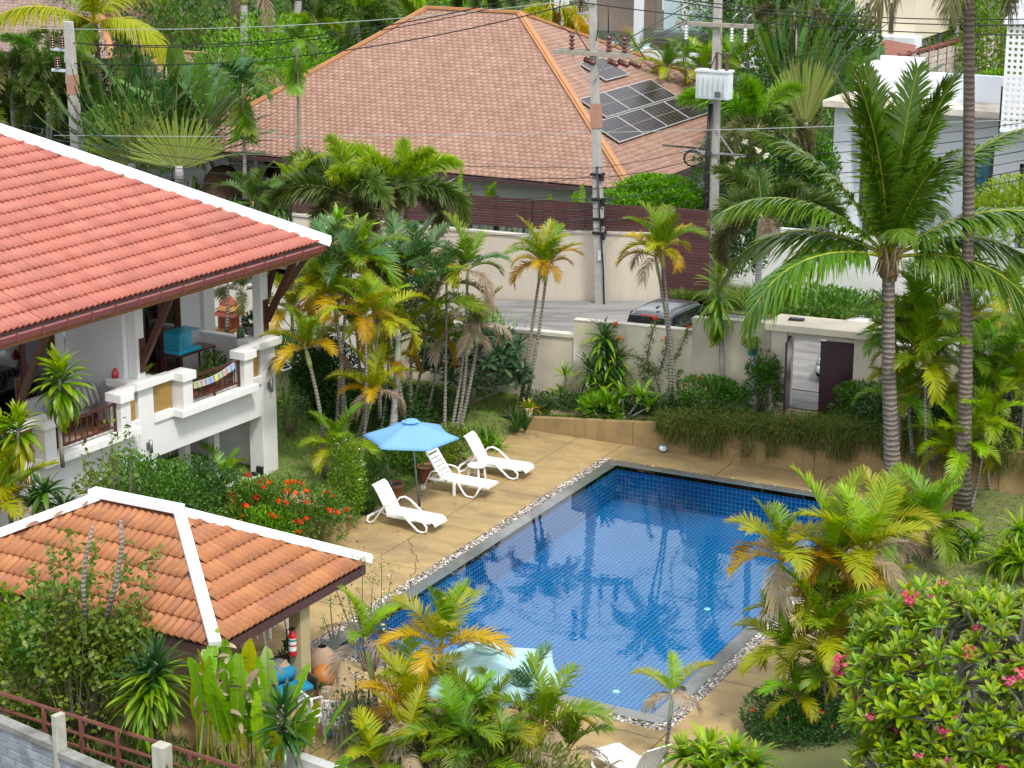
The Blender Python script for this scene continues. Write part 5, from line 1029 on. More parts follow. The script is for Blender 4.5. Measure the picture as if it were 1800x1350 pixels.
la = lounger_a(); a, b_ = lpos(657, 921, 728, 937); az = math.atan2(b_.y-a.y, b_.x-a.x)
def lplace(o, near_rear, near_front, xr, xf, W, label):
    a, b_ = PZ(*near_rear), PZ(*near_front); d = (b_-a); az = math.atan2(d.y, d.x); u = Vector((math.cos(az), math.sin(az), 0)); n = Vector((-u.y, u.x, 0)); m = (a+b_)/2; o.location = m-u*((xr+xf)/2)+n*W; o.rotation_euler = (0, 0, az); o['label'] = label; o['group'] = LG
lplace(la, (660, 922), (731, 936), -.80, .76, .36, 'white sun lounger with slotted raised back left of the blue umbrella pole')
lb = lounger_b(); lplace(lb, (749, 862), (822, 875), -.84, .63, .34, 'white slatted sun lounger with small wheels behind the blue umbrella pole')
lc = dup(la, (0, 0, 0), 0, 'x'); lplace(lc, (822, 832), (890, 842), -.80, .76, .36, 'white sun lounger farthest from the pavilion with small table at its side')
ld = dup(la, (0, 0, 0), 0, 'x'); q = PZ(1120, 1372); ld.location = (q.x, q.y-.1, 0); ld.rotation_euler = (0, 0, R(150)); ld['label'] = 'white sun lounger cut off by the lower edge beside the near pool corner'; ld['group'] = LG
t = thing('side_table', 'small white plastic side table between two sun loungers', 'table', PZ(838, 842), R(-4))
MB().lathe([(0, .43), (.24, .43), (.27, .42), (.27, .39), (.24, .38), (0, .38)], 20).build('table_top', plastic_w, t)
for k in range(4): an = R(45+90*k); MB().bar((.20*math.cos(an), .20*math.sin(an), .38), (.25*math.cos(an), .25*math.sin(an), 0), .07, .035).build('leg', plastic_w, t)
def umbrella(label, base, apex, zr, rad, cloth_m, az, tilt=.0):
    t = thing('parasol', label, 'parasol', base); o_ = Vector(base); ap = Vector(apex)-o_; n = 6; drop = .42*rad/1.35
    zl = ap.z-drop; mb = MB(); ring = []
    K = 8
    for k in range(n):
        a0, a1 = az+2*math.pi*k/n, az+2*math.pi*(k+1)/n
        rows = []
        for i in range(K+1):
            f = .10+.90*i/K; row = []
            for j in range(7):
                g_ = j/6; s_ = 4*g_*(1-g_); p0 = Vector((math.cos(a0), math.sin(a0), 0)); p1 = Vector((math.cos(a1), math.sin(a1), 0)); d = p0.lerp(p1, g_); d = d*(1-.07*s_*f)
                z = ap.z-drop*f**1.12-.05*s_*f*(1-.4*f); row.append(Vector((ap.x*(1)+d.x*rad*f, ap.y+d.y*rad*f, z)))
            rows.append(row)
        V = [p for r_ in rows for p in r_]; mb.add(V, [(i*7+j, i*7+j+1, i*7+j+8, i*7+j+7) for i in range(K) for j in range(6)], 0, True)
        top = rows[-1]; mb.add([*top, *[p+Vector((0, 0, -.05)) for p in top]], [(j, j+1, j+8, j+7) for j in range(6)], 0, True)
    can = mb.build('canopy', cloth_m, t)
    mb = MB()
    for k in range(n):
        a0, a1 = az+2*math.pi*k/n, az+2*math.pi*(k+1)/n; rr = rad*.20
        mb.add([(ap.x, ap.y, ap.z+.10), (ap.x+math.cos(a0)*rr, ap.y+math.sin(a0)*rr, ap.z+.015), (ap.x+math.cos((a0+a1)/2)*rr*.84, ap.y+math.sin((a0+a1)/2)*rr*.84, ap.z+.0), (ap.x+math.cos(a1)*rr, ap.y+math.sin(a1)*rr, ap.z+.015)], [(0, 1, 2), (0, 2, 3)])
    mb.build('vent', cloth_m, can); MB().ball((ap.x, ap.y, ap.z+.11), .03).build('finial', black_pl, t)
    for k in range(n):
        a0 = az+2*math.pi*k/n; MB().bar((ap.x, ap.y, ap.z-.04), (ap.x+math.cos(a0)*rad*.98, ap.y+math.sin(a0)*rad*.98, ap.z-drop-.02), .018, .018).build('rib', grey_metal, t); MB().bar((ap.x*.9, ap.y*.9, ap.z-.7), (ap.x+math.cos(a0)*rad*.5, ap.y+math.sin(a0)*rad*.5, ap.z-drop*.5-.03), .014, .014).build('strut', grey_metal, t)
    MB().tube([(0, 0, 0), ap*.5, ap+Vector((0, 0, .05))], .024, 10).build('pole', grey_metal, t); MB().tube([(0, 0, .05), (0, 0, .42)], .036, 10).build('pole_sleeve', MAT('dark_grey_metal', (.06, .065, .07)), t)
    MB().bar((.05, 0, .36), (.12, 0, .36), .02, .02).build('knob', black_pl, t)
    return t
blue_cloth = LEAF('sky_blue_canvas', (.22, .45, .66), (.22, .45, .66), (.22, .45, .66), trans=.35, rough=.8, edge=0); pale_cloth = LEAF('faded_aqua_canvas', (.50, .76, .84), (.50, .76, .84), (.50, .76, .84), trans=.3, rough=.8, edge=0)
for m_ in (blue_cloth, pale_cloth):
    for nd in m_.node_tree.nodes:
        if nd.type == 'HUE_SAT' : nd.inputs['Value'].default_value = 1.0
b_ = PZ(737, 893); ap = PD(722, 741, DEP(b_)); ap2 = Vector((ap.x, ap.y, ap.z)); umbrella('sky blue parasol standing open beside the white sun loungers', b_, ap2, 0, 1.28, blue_cloth, R(22))
ap = PZ(860, 1138, 2.45); umbrella('pale aqua parasol at the near pool edge half hidden by palms', Vector((ap.x+.02, ap.y, 0)), ap, 0, 1.62, pale_cloth, R(8))
def pot(name, label, loc, r, h, mat, cat='plant pot', soilz=True, group=None):
    t = thing(name, label, cat, loc, 0, group); MB().lathe([(r*.68, 0), (r*.8, h*.4), (r*.92, h*.82), (r*1.02, h*.83), (r*1.02, h), (r*.9, h), (r*.86, h*.88)], 18).build('pot_body', mat, t); MB().lathe([(0, h*.88), (r*.88, h*.88)], 18).build('soil', soil, t); return t
pot('plant_pot', 'terracotta pot with a bare branching plumeria left of the blue parasol', PZ(693, 880), .27, .50, terracotta)
w = PZ(693, 880); sticks_tree('bare_plumeria', 'nearly leafless plumeria branches growing in the terracotta pot', 'plant', w+Vector((0, 0, .4)), [(-.55, -.1, .75), (-.35, .15, .85), (-.6, .2, .45), (-.2, -.2, .6)], 'plum_d', 5, .12, .05, 3, .03, trm=tr_plum, spread=.1)
pot('plant_pot', 'dark terracotta pot half hidden behind the slatted sun lounger', PZ(748, 845), .24, .46, terracotta)
pot('plant_pot', 'terracotta pot at the planter end in front of red flowers', PZ(603, 932), .26, .46, terracotta)
pot('plant_pot', 'white pot with yellow bromeliad at the end of the retaining wall', PZ(929, 733, .36), .14, .30, plastic_w)
w = PZ(929, 733, .36); rosette('bromeliad', 'yellow and red tipped bromeliad in the white pot', 'plant', w+Vector((0, 0, .26)), [(0, 0, 0)], .42, .075, ['areca_y', 'lime', 'areca_o'], 8, 30, 0, emax=85, emin=5, bend=40)
t = thing('ball', 'blue and white ball lying at the foot of the retaining wall', 'ball', PZ(1165, 795)); ballm, bn, bl_, bb = nt('ball_patches'); vr = bn.new('ShaderNodeTexVoronoi'); vr.inputs['Scale'].default_value = 11; bl_.new(coord(bn), vr.inputs['Vector']); bl_.new(mixc(bn, bl_, ramp(bn, bl_, vr.outputs['Distance'], .52, .58), (.08, .28, .50), (.75, .80, .84)), bb.inputs['Base Color']); bb.inputs['Roughness'].default_value = .35
MB().ball((0, 0, .115), .115, 20).build('ball_skin', ballm, t)
t = thing('globe_lamp', 'white frosted globe garden lamp under the areca palms', 'lamp', PZ(697, 733, .1)); MB().ball((0, 0, .36), .17, 18).build('globe', plastic_w, t); MB().lathe([(.08, 0), (.08, .2), (.05, .22)], 12).build('base', grey_metal, t)
t = thing('garden_lantern', 'dark green lantern with pale top on a short post by the wall', 'lamp', PZ(908, 676, .55)); MB().b2(-.05, .05, -.05, .05, 0, .75).build('post', MAT('dark_green_paint', (.015, .06, .04)), t); MB().lathe([(.10, .76), (.10, .92), (.06, .98), (0, 1.0)], 8).build('lamp_head', MAT('pale_green_glass', (.45, .72, .66), rough=.2), t); MB().tube([(.1, 0, .8), (.12, 0, 1.05), (.02, 0, 1.12)], .012, 6).build('handle', black_pl, t)
# planter by the deck with white bowl
t = thing('planter', 'low tan concrete planter holding the red flowered shrubs', 'planter', PZ(545, 948)); w2 = PZ(573, 925)-PZ(545, 948)
MB().b2(-1.6, .35, 0, 1.6, -.2, .62).build('planter_wall', tanwall, t, bevel=.02); MB().lathe([(.33, -.1), (.33, .66), (.27, .66), (.27, .5), (0, .5)], 20, (.55, .25, 0)).build('round_plinth', tanwall, t)
w = PZ(545, 948)+Vector((.55, .25, .66)); t = pot('plant_bowl', 'white bowl of grassy leaves on the round plinth', w, .24, .2, plastic_w, 'plant pot'); rosette('spider_plant', 'small grassy green plant in the white bowl', 'plant', w+Vector((0, 0, .17)), [(0, 0, 0), (.1, .05, 0), (-.1, 0, 0)], .38, .035, 'ltgreen', 4, 16, 0, emax=80, emin=20, bend=80, joined=True)
# stepping stones
stone_m = MAT('stepping_stone', (.33, .24, .18), (.27, .2, .15), 3, .85, .3)
for k, (x, y, lb_) in enumerate(((968, 734.5, 'stepping stone nearest the bromeliad pot on the terrace grass'), (1003, 737, 'second stepping stone right of the bromeliad pot'), (1040, 739.5, 'stepping stone in front of the big drooping dracaena'), (1078, 742.5, 'stepping stone left of the trailing grass'), (1117, 745.5, 'last stepping stone half under the trailing grass'), (862, 742, 'square stepping stone on the lawn behind the farthest lounger'), (905, 738, 'stepping stone beside the snake plant'), (556, 683, 'stepping stone on the side lawn near the solar lamp'))):
    z = zterr(PZ(x, y, .4).x)+.05 if k < 5 else .1; w = PZ(x, y, z); g = random.Random(k); V = [(.34*math.cos(a)*g.uniform(.8, 1.1), .2*math.sin(a)*g.uniform(.8, 1.1)) for a in [i*.785 for i in range(8)]]; mb = MB(); mb.add([(x_, y_, -.06) for x_, y_ in V]+[(x_, y_, .03) for x_, y_ in V], [tuple(range(8, 16))]+[(i, (i+1) % 8, 8+(i+1) % 8, 8+i) for i in range(8)])
    o = mb.build('stepping_stone', stone_m, None, bevel=.01); o.location = w if k > 4 else (w.x, 52.98, w.z); tag(o, lb_, 'stone', 'stepping stones in the grass')
# pavilion furniture
t = thing('fire_extinguisher', 'red fire extinguisher hung on the khaki pavilion pillar', 'fire extinguisher', PM @ Vector((-.36, 3.02, 1.05))); redp = MAT('red_enamel', (.55, .015, .02), (.5, .012, .018), 3, .25, 0)
MB().lathe([(0, 0), (.075, 0), (.085, .02), (.085, .42), (.07, .48), (.035, .52), (.03, .56), (0, .56)], 18).build('cylinder', redp, t); mb = MB()
MB().bar((-.05, 0, .60), (.08, 0, .63), .03, .02).bar((0, 0, .54), (0, 0, .61), .045).build('valve', black_pl, t); MB().tube([(-.04, -.02, .60), (-.12, -.03, .55), (-.115, -.03, .3), (-.10, -.03, .1)], .014, 7).build('hose', black_pl, t)
for z0, z1, nm, mt in ((.26, .40, 'label', MAT('extinguisher_label_white', (.72, .75, .76))), (.33, .38, 'label', MAT('extinguisher_label_teal', (.05, .25, .32))), (.12, .22, 'label', MAT('extinguisher_label_white', (.72, .75, .76)))):
    m2 = MB(); rr = .0865 if mt.name.endswith('white') else .0875; an = [R(a) for a in range(-140, 11, 15)]
    for i in range(len(an)-1): m2.quad((rr*math.cos(an[i]), rr*math.sin(an[i]), z0), (rr*math.cos(an[i+1]), rr*math.sin(an[i+1]), z0), (rr*math.cos(an[i+1]), rr*math.sin(an[i+1]), z1), (rr*math.cos(an[i]), rr*math.sin(an[i]), z1))
    m2.build(nm, mt, t)
w = PZ(462, 1218, .35); bd = thing('daybed', 'dark wooden daybed with bright blue mattress under the pavilion roof', 'sofa', (w.x, w.y, 0), R(62)); dw = MAT('dark_brown_timber', (.07, .035, .025), (.05, .028, .02), 5, .5, .15); tealc = MAT('bright_blue_canvas', (.01, .23, .42), (.008, .19, .36), 6, .8, .15)
MB().b2(-1.0, 1.0, -.48, .48, .18, .34).build('bed_frame', dw, bd, bevel=.01); MB().b2(-.97, .97, -.45, .45, .34, .46).build('mattress', tealc, bd, bevel=.04); MB().b2(-1.0, 1.0, .46, .52, .34, .86).build('backrest', dw, bd, bevel=.01); MB().b2(1.0, 1.06, -.48, .52, .1, .6).build('armrest', dw, bd, bevel=.01)
for x in (-.9, .9):
    for y in (-.42, .42): MB().b2(x-.04, x+.04, y-.04, y+.04, 0, .18).build('leg', dw, bd)
t = thing('bolster', 'long bright blue bolster cushion leaning on the daybed', 'cushion', (w.x, w.y, .46), R(62)); MB().tube([(-.75, .0, .14), (-.7, 0, .15), (.55, .02, .2), (.7, .02, .2), (.78, .02, .2)], [.05, .15, .17, .15, .05], 12).build('cushion', tealc, t)
pat = MAT('grey_floral_fabric', (.42, .43, .46), (.16, .18, .24), 9, .9, .1, stain=(.40, .30, .2), stsc=7, stlo=.5, sthi=.6)
for k, (x, y, lb_) in enumerate(((.15, .28, 'patterned grey pillow against the daybed back beside the bolster'), (.5, .30, 'patterned grey pillow at the far end of the daybed'))):
    o = MB().b2(-.2, .2, -.07, .07, -.2, .2).build('pillow', pat, None, bevel=.065); tag(o, lb_, 'cushion', 'pillows on the daybed'); p = Matrix.Translation((w.x, w.y, 0)) @ Matrix.Rotation(R(62), 4, 'Z') @ Vector((x, y, .68)); o.location = p; o.rotation_euler = (R(-20), R(12), R(62))
for k, (x, y, lb_) in enumerate(((407, 1150, 'white plastic chair under the pavilion eave near the roof corner'), (441, 1134, 'white plastic chair under the pavilion eave behind the other chair'), (478, 1112, 'white plastic chair farthest along under the pavilion eave'))):
    if k == 0:
        ch0 = thing('plastic_chair', lb_, 'chair', PZ(x, y), R(40), 'white plastic chairs under the pavilion')
        MB().b2(-.25, .25, -.25, .25, .40, .45).build('seat', plastic_w, ch0, bevel=.02); MB().b2(-.25, .25, .22, .26, .45, .85).build('backrest', plastic_w, ch0, bevel=.02)
        for sx in (-1, 1):
            for sy in (-1, 1): MB().bar((sx*.22, sy*.22, .4), (sx*.25, sy*.27, 0), .075, .05).build('leg', plastic_w, ch0)
            MB().bar((sx*.25, -.2, .62), (sx*.25, .22, .64), .06, .03).bar((sx*.25, -.2, .42), (sx*.25, -.2, .62), .05, .03).build('arm', plastic_w, ch0)
    else: dup(ch0, PZ(x, y), R(40+15*k), lb_, 'white plastic chairs under the pavilion')
w = PZ(513, 1232); t = thing('bucket', 'white bucket with blue rim beside the pavilion pillar', 'bucket', w-Vector((.05, .25, 0))); MB().lathe([(.12, 0), (.15, .3)], 16).build('bucket_body', plastic_w, t); MB().lathe([(.153, .24), (.158, .30), (.148, .31), (.145, .24)], 16).build('rim', MAT('blue_plastic', (.03, .16, .5)), t); MB().lathe([(0, .27), (.147, .27)], 16).build('contents', plastic_w, t)
w = PZ(512, 1196); pot('plant_pot', 'dark pot with leafy plant behind the pavilion pillar', w, .22, .35, MAT('dark_brown_glaze', (.09, .04, .03), rough=.4)); bush('potted_shrub', 'leafy green plant in the dark pot behind the pillar', 'plant', w+Vector((0, 0, .3)), (.28, .28, .3), 160, .16, .07, 'green', 31, stems=3, clump=12)
w = PZ(570, 1205); t = thing('round_jar', 'round orange clay jar tipped on its side near the pavilion pillar', 'jar', w); MB().ball((0, 0, .24), .26, 18, sc=(1, 1, .92)).build('jar_body', MAT('orange_clay', (.50, .19, .04), (.43, .15, .03), 3, .5, .1), t); t = thing('fish_trap', 'brown woven basket trap leaning over the orange jar', 'basket', w+Vector((-.22, .28, 0))); MB().lathe([(.10, .75), (.25, .62), (.30, .35), (.26, .05), (.18, 0)], 16).build('basket', MAT('pale_wicker', (.40, .28, .20), (.30, .21, .15), 20, .9, .5, stretch=(1, 1, 6)), t)
w = PZ(560, 1222); t = thing('stone_trough', 'small square stone trough with a succulent beside the pillar', 'planter', w, R(20)); MB().b2(-.25, .25, -.18, .18, 0, .16).build('trough', MAT('grey_brown_stone', (.32, .26, .2)), t, bevel=.02); rosette_leaves(t, (0, 0, .15), 22, .22, .06, 'dark', 3, 70, 10, 20, 'oval', name='leaf')
# white lattice-backed garden chairs near the pavilion
lat = MAT('white_lattice_paint', (.78, .76, .76), (.70, .68, .68), 3, .5, .05)
def lchair(x, y, rz, label):
    t = thing('garden_chair', label, 'chair', PZ(x, y), rz, 'white garden chairs near the pavilion'); MB().b2(-.3, .3, -.28, .28, .38, .42).build('seat', lat, t, bevel=.01); mb = MB()
    for k in range(9):
        u = -.28+k*.07
        for s in (-1, 1):
            a, b2 = u, u+s*.35
            z0, z1 = .45, .9; b2c = max(-.28, min(.28, b2)); zc = z0+(b2c-a)/(b2-a)*(z1-z0); mb.bar((a, .27, z0), (b2c, .27+.03, zc), .022, .012)
    mb.bar((-.3, .28, .92), (.3, .28, .92), .05, .04).bar((-.3, .26, .4), (-.3, .29, .92), .05, .04).bar((.3, .26, .4), (.3, .29, .92), .05, .04); mb.build('backrest', lat, t)
    for sx in (-1, 1):
        for sy in (-1, 1): MB().bar((sx*.27, sy*.25, .38), (sx*.28, sy*.26, 0), .05, .05).build('leg', lat, t)
        MB().bar((sx*.3, -.25, .64), (sx*.3, .27, .66), .05, .03).bar((sx*.3, -.25, .4), (sx*.3, -.25, .64), .04, .04).build('arm', lat, t)
lchair(560, 1290, R(150), 'white plastic garden chair just outside the pavilion pillar'); lchair(600, 1298, R(-160), 'white lattice backed chair beside the mossy shrub trunks')
t = thing('ball', 'small turquoise ball under the white garden chairs', 'ball', PZ(578, 1297)); MB().ball((0, 0, .10), .10, 16).build('ball_skin', MAT('turquoise_rubber', (.02, .35, .45), rough=.4), t)
# ------------------------------------------------------------------ balcony things
p = HP(1.15, -1.55, 2.66); t = thing('cage_table', 'rusty brown metal table carrying the blue bird cage on the balcony', 'table', p, HA); MB().b2(-.3, .3, -.75, .75, .98, 1.03).build('table_top', dark_red_wood, t)
for x in (-.27, .27):
    for y in (-.7, .7): MB().b2(x-.02, x+.02, y-.02, y+.02, 0, .98).build('leg', dark_red_wood, t)
t = thing('bird_cage', 'turquoise plastic bird cage with white perches on the balcony table', 'cage', HP(1.45, -1.55, 3.70), HA); turq = SHEER('turquoise_clear_plastic', (.03, .45, .62), .45); turqs = MAT('turquoise_plastic', (.01, .36, .52), rough=.35)
MB().b2(-.28, .28, -.45, .45, 0, .10).build('tray', turqs, t, bevel=.02)
mb = MB(); mb.b2(-.27, .27, -.44, .44, .58, .6).b2(-.272, -.26, -.44, .44, .1, .58).b2(-.26, .27, -.44, -.43, .1, .58).b2(.26, .272, -.43, .10, .1, .58); mb.build('side_panel', turq, t)
mb = MB()
for k in range(14): mb.bar((.275, -.43+k*.066, .1), (.275, -.43+k*.066, .6), .006)
for k in range(9): mb.bar((-.26+k*.065, .44, .1), (-.26+k*.065, .44, .6), .006)
mb.build('bars', steel_galv, t); MB().tube([(-.2, -.3, .3), (.2, .3, .42)], .015, 6).tube([(0, -.1, .12), (.05, 0, .5)], .02, 6).build('perch', plastic_w, t); MB().b2(-.05, .12, .05, .25, .15, .4).build('feeder', plastic_w, t); MB().ball((.05, -.25, .42), .07).build('toy', MAT('orange_pink', (.6, .25, .2)), t)
pt = pot('plant_pot', 'wide grey bowl pot with young plumeria between the balconies', HP(3.7, -1.0, 2.66), .42, .55, MAT('grey_pot', (.36, .35, .34), rough=.8)); rosette('young_plumeria', 'bright green young plumeria in the grey bowl on the balcony', 'plant', HP(3.7, -1.0, 3.15), [(0, 0, .45)], .55, .13, 'lime', 12, 13, .035, emax=75, emin=0, bend=30, prof='oval')
for k, (u, n, s, lb_) in enumerate(((1.5, -.5, .32, 'leafy potted plant behind the prayer flags'), (.5, -1.3, .3, 'low potted plant near the balcony partition wall'), (2.2, -.7, .26, 'small shrub in a pot beside the cage table'))):
    p = HP(u, n, 2.66); pot('plant_pot', ['brown pot behind the balcony rail', 'brown pot near the partition wall', 'brown pot by the cage table'][k], p, .3, .45, terracotta); bush('potted_shrub', lb_, 'plant', p+Vector((0, 0, .4)), (s, s, s*.8), 260, .11, .06, 'green', 40+k, stems=4, clump=22)
p = HP(-.52, -.75, 3.86); pot('plant_pot', 'round grey pot on the corner pillar ledge under the eave', p, .22, .26, MAT('grey_pot2', (.22, .2, .19), rough=.8)); bush('succulent', 'bushy blue green succulent in the corner ledge pot', 'plant', p+Vector((0, 0, .2)), (.25, .25, .22), 260, .14, .04, 'drac_d', 52, stems=0, clump=12); 
t = thing('cactus', 'small columnar cactus beside the corner ledge pot', 'plant', HP(-.1, -.8, 3.66)); MB().tube([(0, 0, 0), (0, 0, .3), (.02, 0, .5)], [.07, .09, .05], 8).tube([(.08, 0, .1), (.12, 0, .3), (.12, 0, .4)], [.04, .05, .03], 7).build('stem', MAT('cactus_green', (.05, .13, .06)), t)
t = thing('bottle', 'small red bottle standing on the wide pillar ledge', 'bottle', HP(5.0, -.75, 3.90)); MB().lathe([(0, 0), (.085, 0), (.09, .12), (.05, .2), (.03, .26), (.0, .26)], 12).build('bottle_body', MAT('red_glass', (.5, .03, .04), rough=.2), t)
sf = thing('sofa', 'grey cushioned wooden sofa on the near balcony', 'sofa', HP(6.35, -1.55, 2.66), HA); gc = MAT('pale_grey_cushion', (.40, .41, .43), (.35, .36, .38), 6, .9, .1)
MB().b2(-.42, .45, -1.15, .85, .32, .52).build('seat', gc, sf, bevel=.06); MB().b2(-.35, .45, .55, .95, .45, 1.0).build('backrest', gc, sf, bevel=.08); MB().b2(-.5, -.3, -1.1, .8, .5, .95).build('backrest', gc, sf, bevel=.07)
for y in (-1.15, .9): MB().bar((.45, y, 0), (.35, y-.25, .85), .09, .07).build('leg', dark_red_wood, sf)
MB().b2(-.45, .48, -1.2, .98, .22, .32).build('frame', dark_red_wood, sf)
strm, sn_, sll, sbb = nt('striped_cushion_fabric'); wv = sn_.new('ShaderNodeTexWave'); wv.bands_direction = 'Y'; wv.inputs['Scale'].default_value = 1.7; sll.new(coord(sn_), wv.inputs[0]); w2_ = sn_.new('ShaderNodeTexWave'); w2_.bands_direction = 'Y'; w2_.inputs['Scale'].default_value = 4.1; sll.new(coord(sn_), w2_.inputs[0])
sll.new(mixc(sn_, sll, ramp(sn_, sll, w2_.outputs[1], .45, .55, 0, .6), mixc(sn_, sll, ramp(sn_, sll, wv.outputs[1], .45, .55), (.12, .12, .13), (.42, .41, .38)), (.22, .22, .22)), sbb.inputs['Base Color']); sbb.inputs['Roughness'].default_value = .9
o = MB().b2(-.12, .12, -.42, .42, -.3, .3).build('cushion', strm, None, bevel=.1); tag(o, 'large grey striped cushion on the balcony sofa', 'cushion'); o.location = HP(5.75, -1.1, 3.55); o.rotation_euler = (0, R(-22), HA)
fl = thing('prayer_flags', 'string of small coloured prayer flags tied along the balcony rail', 'flags', HP(0, .17, 0), HA); cols = [(.55, .50, .22), (.35, .48, .30), (.55, .38, .36), (.30, .42, .60), (.30, .38, .62), (.62, .55, .18), (.30, .50, .32), (.62, .34, .34), (.38, .46, .60), (.32, .42, .66)]
pts = []
for k in range(11):
    f = k/10; u = 3.12-f*1.75; z = 3.46+.16*f-.09*math.sin(math.pi*f); pts.append((.02, -u, z))
MB().tube(pts, .006, 5).build('string', plastic_w, fl)
for k in range(10):
    a, b_ = Vector(pts[k]), Vector(pts[k+1]); a, b_ = a.lerp(b_, .10), a.lerp(b_, .93); mb = MB(); q = [a, b_, b_+Vector((.03, .01, -.16)), a+Vector((.03, .0, -.16))]; mb.add([tuple(v) for v in q]+[tuple(v+Vector((.006, 0, 0))) for v in q], [(0, 1, 2, 3), (7, 6, 5, 4), (0, 4, 5, 1), (1, 5, 6, 2), (2, 6, 7, 3), (3, 7, 4, 0)]); mb.build('flag', MAT('flag_cloth_%s' % 'abcdefghij'[k], cols[k], rough=.9), fl)
t = thing('solar_lamp', 'white framed solar panel lamp bracketed to the house corner', 'lamp', HP(-.48, .16, 3.06), HA); mb = MB(); mb.b2(-.26, .26, -.2, .2, 0, .03); f = mb.build('panel_frame', plastic_w, t); f.rotation_euler = (R(0), R(32), 0); f.location = (.15, 0, .1)
for k in range(5): MB().b2(-.23+k*.094, -.15+k*.094, -.17, .17, .0305, .034).build('solar_cell', MAT('solar_cell_dark', (.03, .035, .05), rough=.15), f)
MB().bar((-.15, 0, 0), (.15, 0, .1), .04, .03).build('bracket', plastic_w, t); MB().tube([(.2, .1, 0), (.1, .12, -.25), (.0, .14, -.5)], .008, 5).build('cable', black_pl, t)
# ground floor things under the house
t = thing('framed_board', 'dark framed board leaning under the house', 'board', HP(1.4, -1.25, -.6), HA); MB().b2(-.03, .03, -.55, .55, .3, 1.2).build('frame', dark_red_wood, t); MB().b2(.031, .04, -.44, .44, .42, 1.08).build('board_face', MAT('faded_picture', (.14, .17, .15), (.10, .10, .09), 2, .4, 0), t)
t = thing('sign_stand', 'small tilted grey sign board on a white ledge under the house', 'sign', HP(2.9, -1.6, -.1), HA); o = MB().b2(-.02, .02, -.26, .26, 0, .42).build('board', MAT('pale_sign_board', (.42, .42, .45)), t); o.rotation_euler = (0, R(-20), 0); MB().b2(.021, .025, -.2, .2, .24, .34).b2(.021, .025, -.2, .05, .10, .18).build('dark_print', black_pl, o)
t = thing('ledge_bench', 'white bench like ledge below the sign under the house', 'bench', HP(2.6, -1.5, -.62), HA); MB().b2(-.2, .2, -.6, .6, .4, .5).build('bench_top', white_trim, t); MB().b2(-.15, .15, -.5, -.4, 0, .4).b2(-.15, .15, .4, .5, 0, .4).build('leg', white_trim, t)
t = thing('shoe_pair', 'red and white shoes on the ledge at the house corner', 'shoes', HP(.45, -.2, .02), HA); MB().ball((0, 0, .06), .1, 10, sc=(1.3, .6, .6)).build('shoe', redp, t); MB().ball((.05, .2, .06), .1, 10, sc=(1.3, .6, .6)).build('shoe', black_pl, t)
t = thing('camera_box', 'small black electrical box on the ledge beside the corner pillar', 'box', HP(-.1, -.12, .02), HA); MB().b2(-.1, .1, -.2, .2, 0, .22).build('case', black_pl, t); MB().b2(.101, .11, -.12, .12, .05, .17).build('cover', plastic_w, t)
# spirit house
p = PD(402, 552, 62); t = thing('spirit_house', 'small red and gold spirit house seen under the red roof eave', 'shrine', (p.x, p.y, p.z-1.6)); rg = MAT('red_lacquer', (.35, .06, .03)); gd = MAT('gold_paint', (.45, .22, .05), rough=.4)
MB().b2(-.1, .1, -.1, .1, 0, 1.1).build('post', rg, t); MB().b2(-.4, .4, -.4, .4, 1.1, 1.18).build('platform', gd, t); MB().b2(-.24, .24, -.24, .24, 1.18, 1.6).build('body', rg, t, bevel=.01)
for k in range(3): mb = MB(); s = .42-.1*k; z = 1.6+.16*k; mb.add([(-s, -s, z), (s, -s, z), (s, s, z), (-s, s, z), (0, -s*.3, z+.3), (0, s*.3, z+.3)], [(0, 1, 4), (1, 2, 5, 4), (2, 3, 5), (3, 0, 4, 5), (3, 2, 1, 0)]); mb.build('roof_tier', gd if k % 2 else rg, t)
for x in (-.2, .2): MB().b2(x-.05, x+.05, -.25, -.241, 1.25, 1.5).build('niche', gd, t)
# veranda things at the brown house
p = PY(392, 318, 72.5); t = thing('wicker_dome', 'dark brown wicker dome chair on the veranda of the brown house', 'chair', (p.x, 72.5, p.z-.9)); MB().lathe([(.95, 0), (.95, .5), (.8, 1.1), (.45, 1.5), (0, 1.62)], 20).build('dome', MAT('dark_wicker', (.13, .075, .045), (.09, .05, .03), 14, .9, .5), t)
p = PY(441, 325, 71.2); t = thing('lantern', 'black hanging lantern on a post by the brown house veranda', 'lamp', (p.x, 71.2, p.z-1.2)); MB().tube([(0, 0, 0), (0, 0, 1.0)], .025, 6).build('post', black_pl, t); MB().lathe([(.05, 1.0), (.16, 1.1), (.16, 1.4), (.05, 1.55), (.02, 1.8), (0, 1.8)], 10).build('lamp_head', black_pl, t)
# ------------------------------------------------------------------ solar panels on the brown roof
cell = MAT('solar_panel_cell', (.022, .016, .018), (.016, .012, .015), .5, .22, 0, spec=.35); alu = MAT('aluminium_frame', (.48, .46, .46), rough=.35, metal=.3); wire_l = MAT('cell_wire', (.24, .18, .17), rough=.4)
rs = (9.2-3.85)/10.4; ra = math.atan(rs)
def rpt(y, xh, off=.14): return Vector((-32-xh, y, 3.85+xh*rs+off))
SPG = 'solar panels on the brown roof'; proto = None
rows = [(2.72, [(74.35+2.44*i) for i in range(4)], 'lowest row'), (4.08, [(76.0+2.44*i) for i in range(3)], 'middle row'), (5.95, [79.9], 'top')]
names = ['solar panel nearest the roof corner in the lowest row', 'second solar panel from the roof corner in the lowest row', 'third solar panel from the roof corner in the lowest row', 'solar panel at the far end of the lowest row', 'solar panel at the near end of the middle row, crossed by the pole', 'solar panel in the centre of the middle row', 'solar panel at the far end of the middle row', 'single solar panel set apart above the others']
i_ = 0
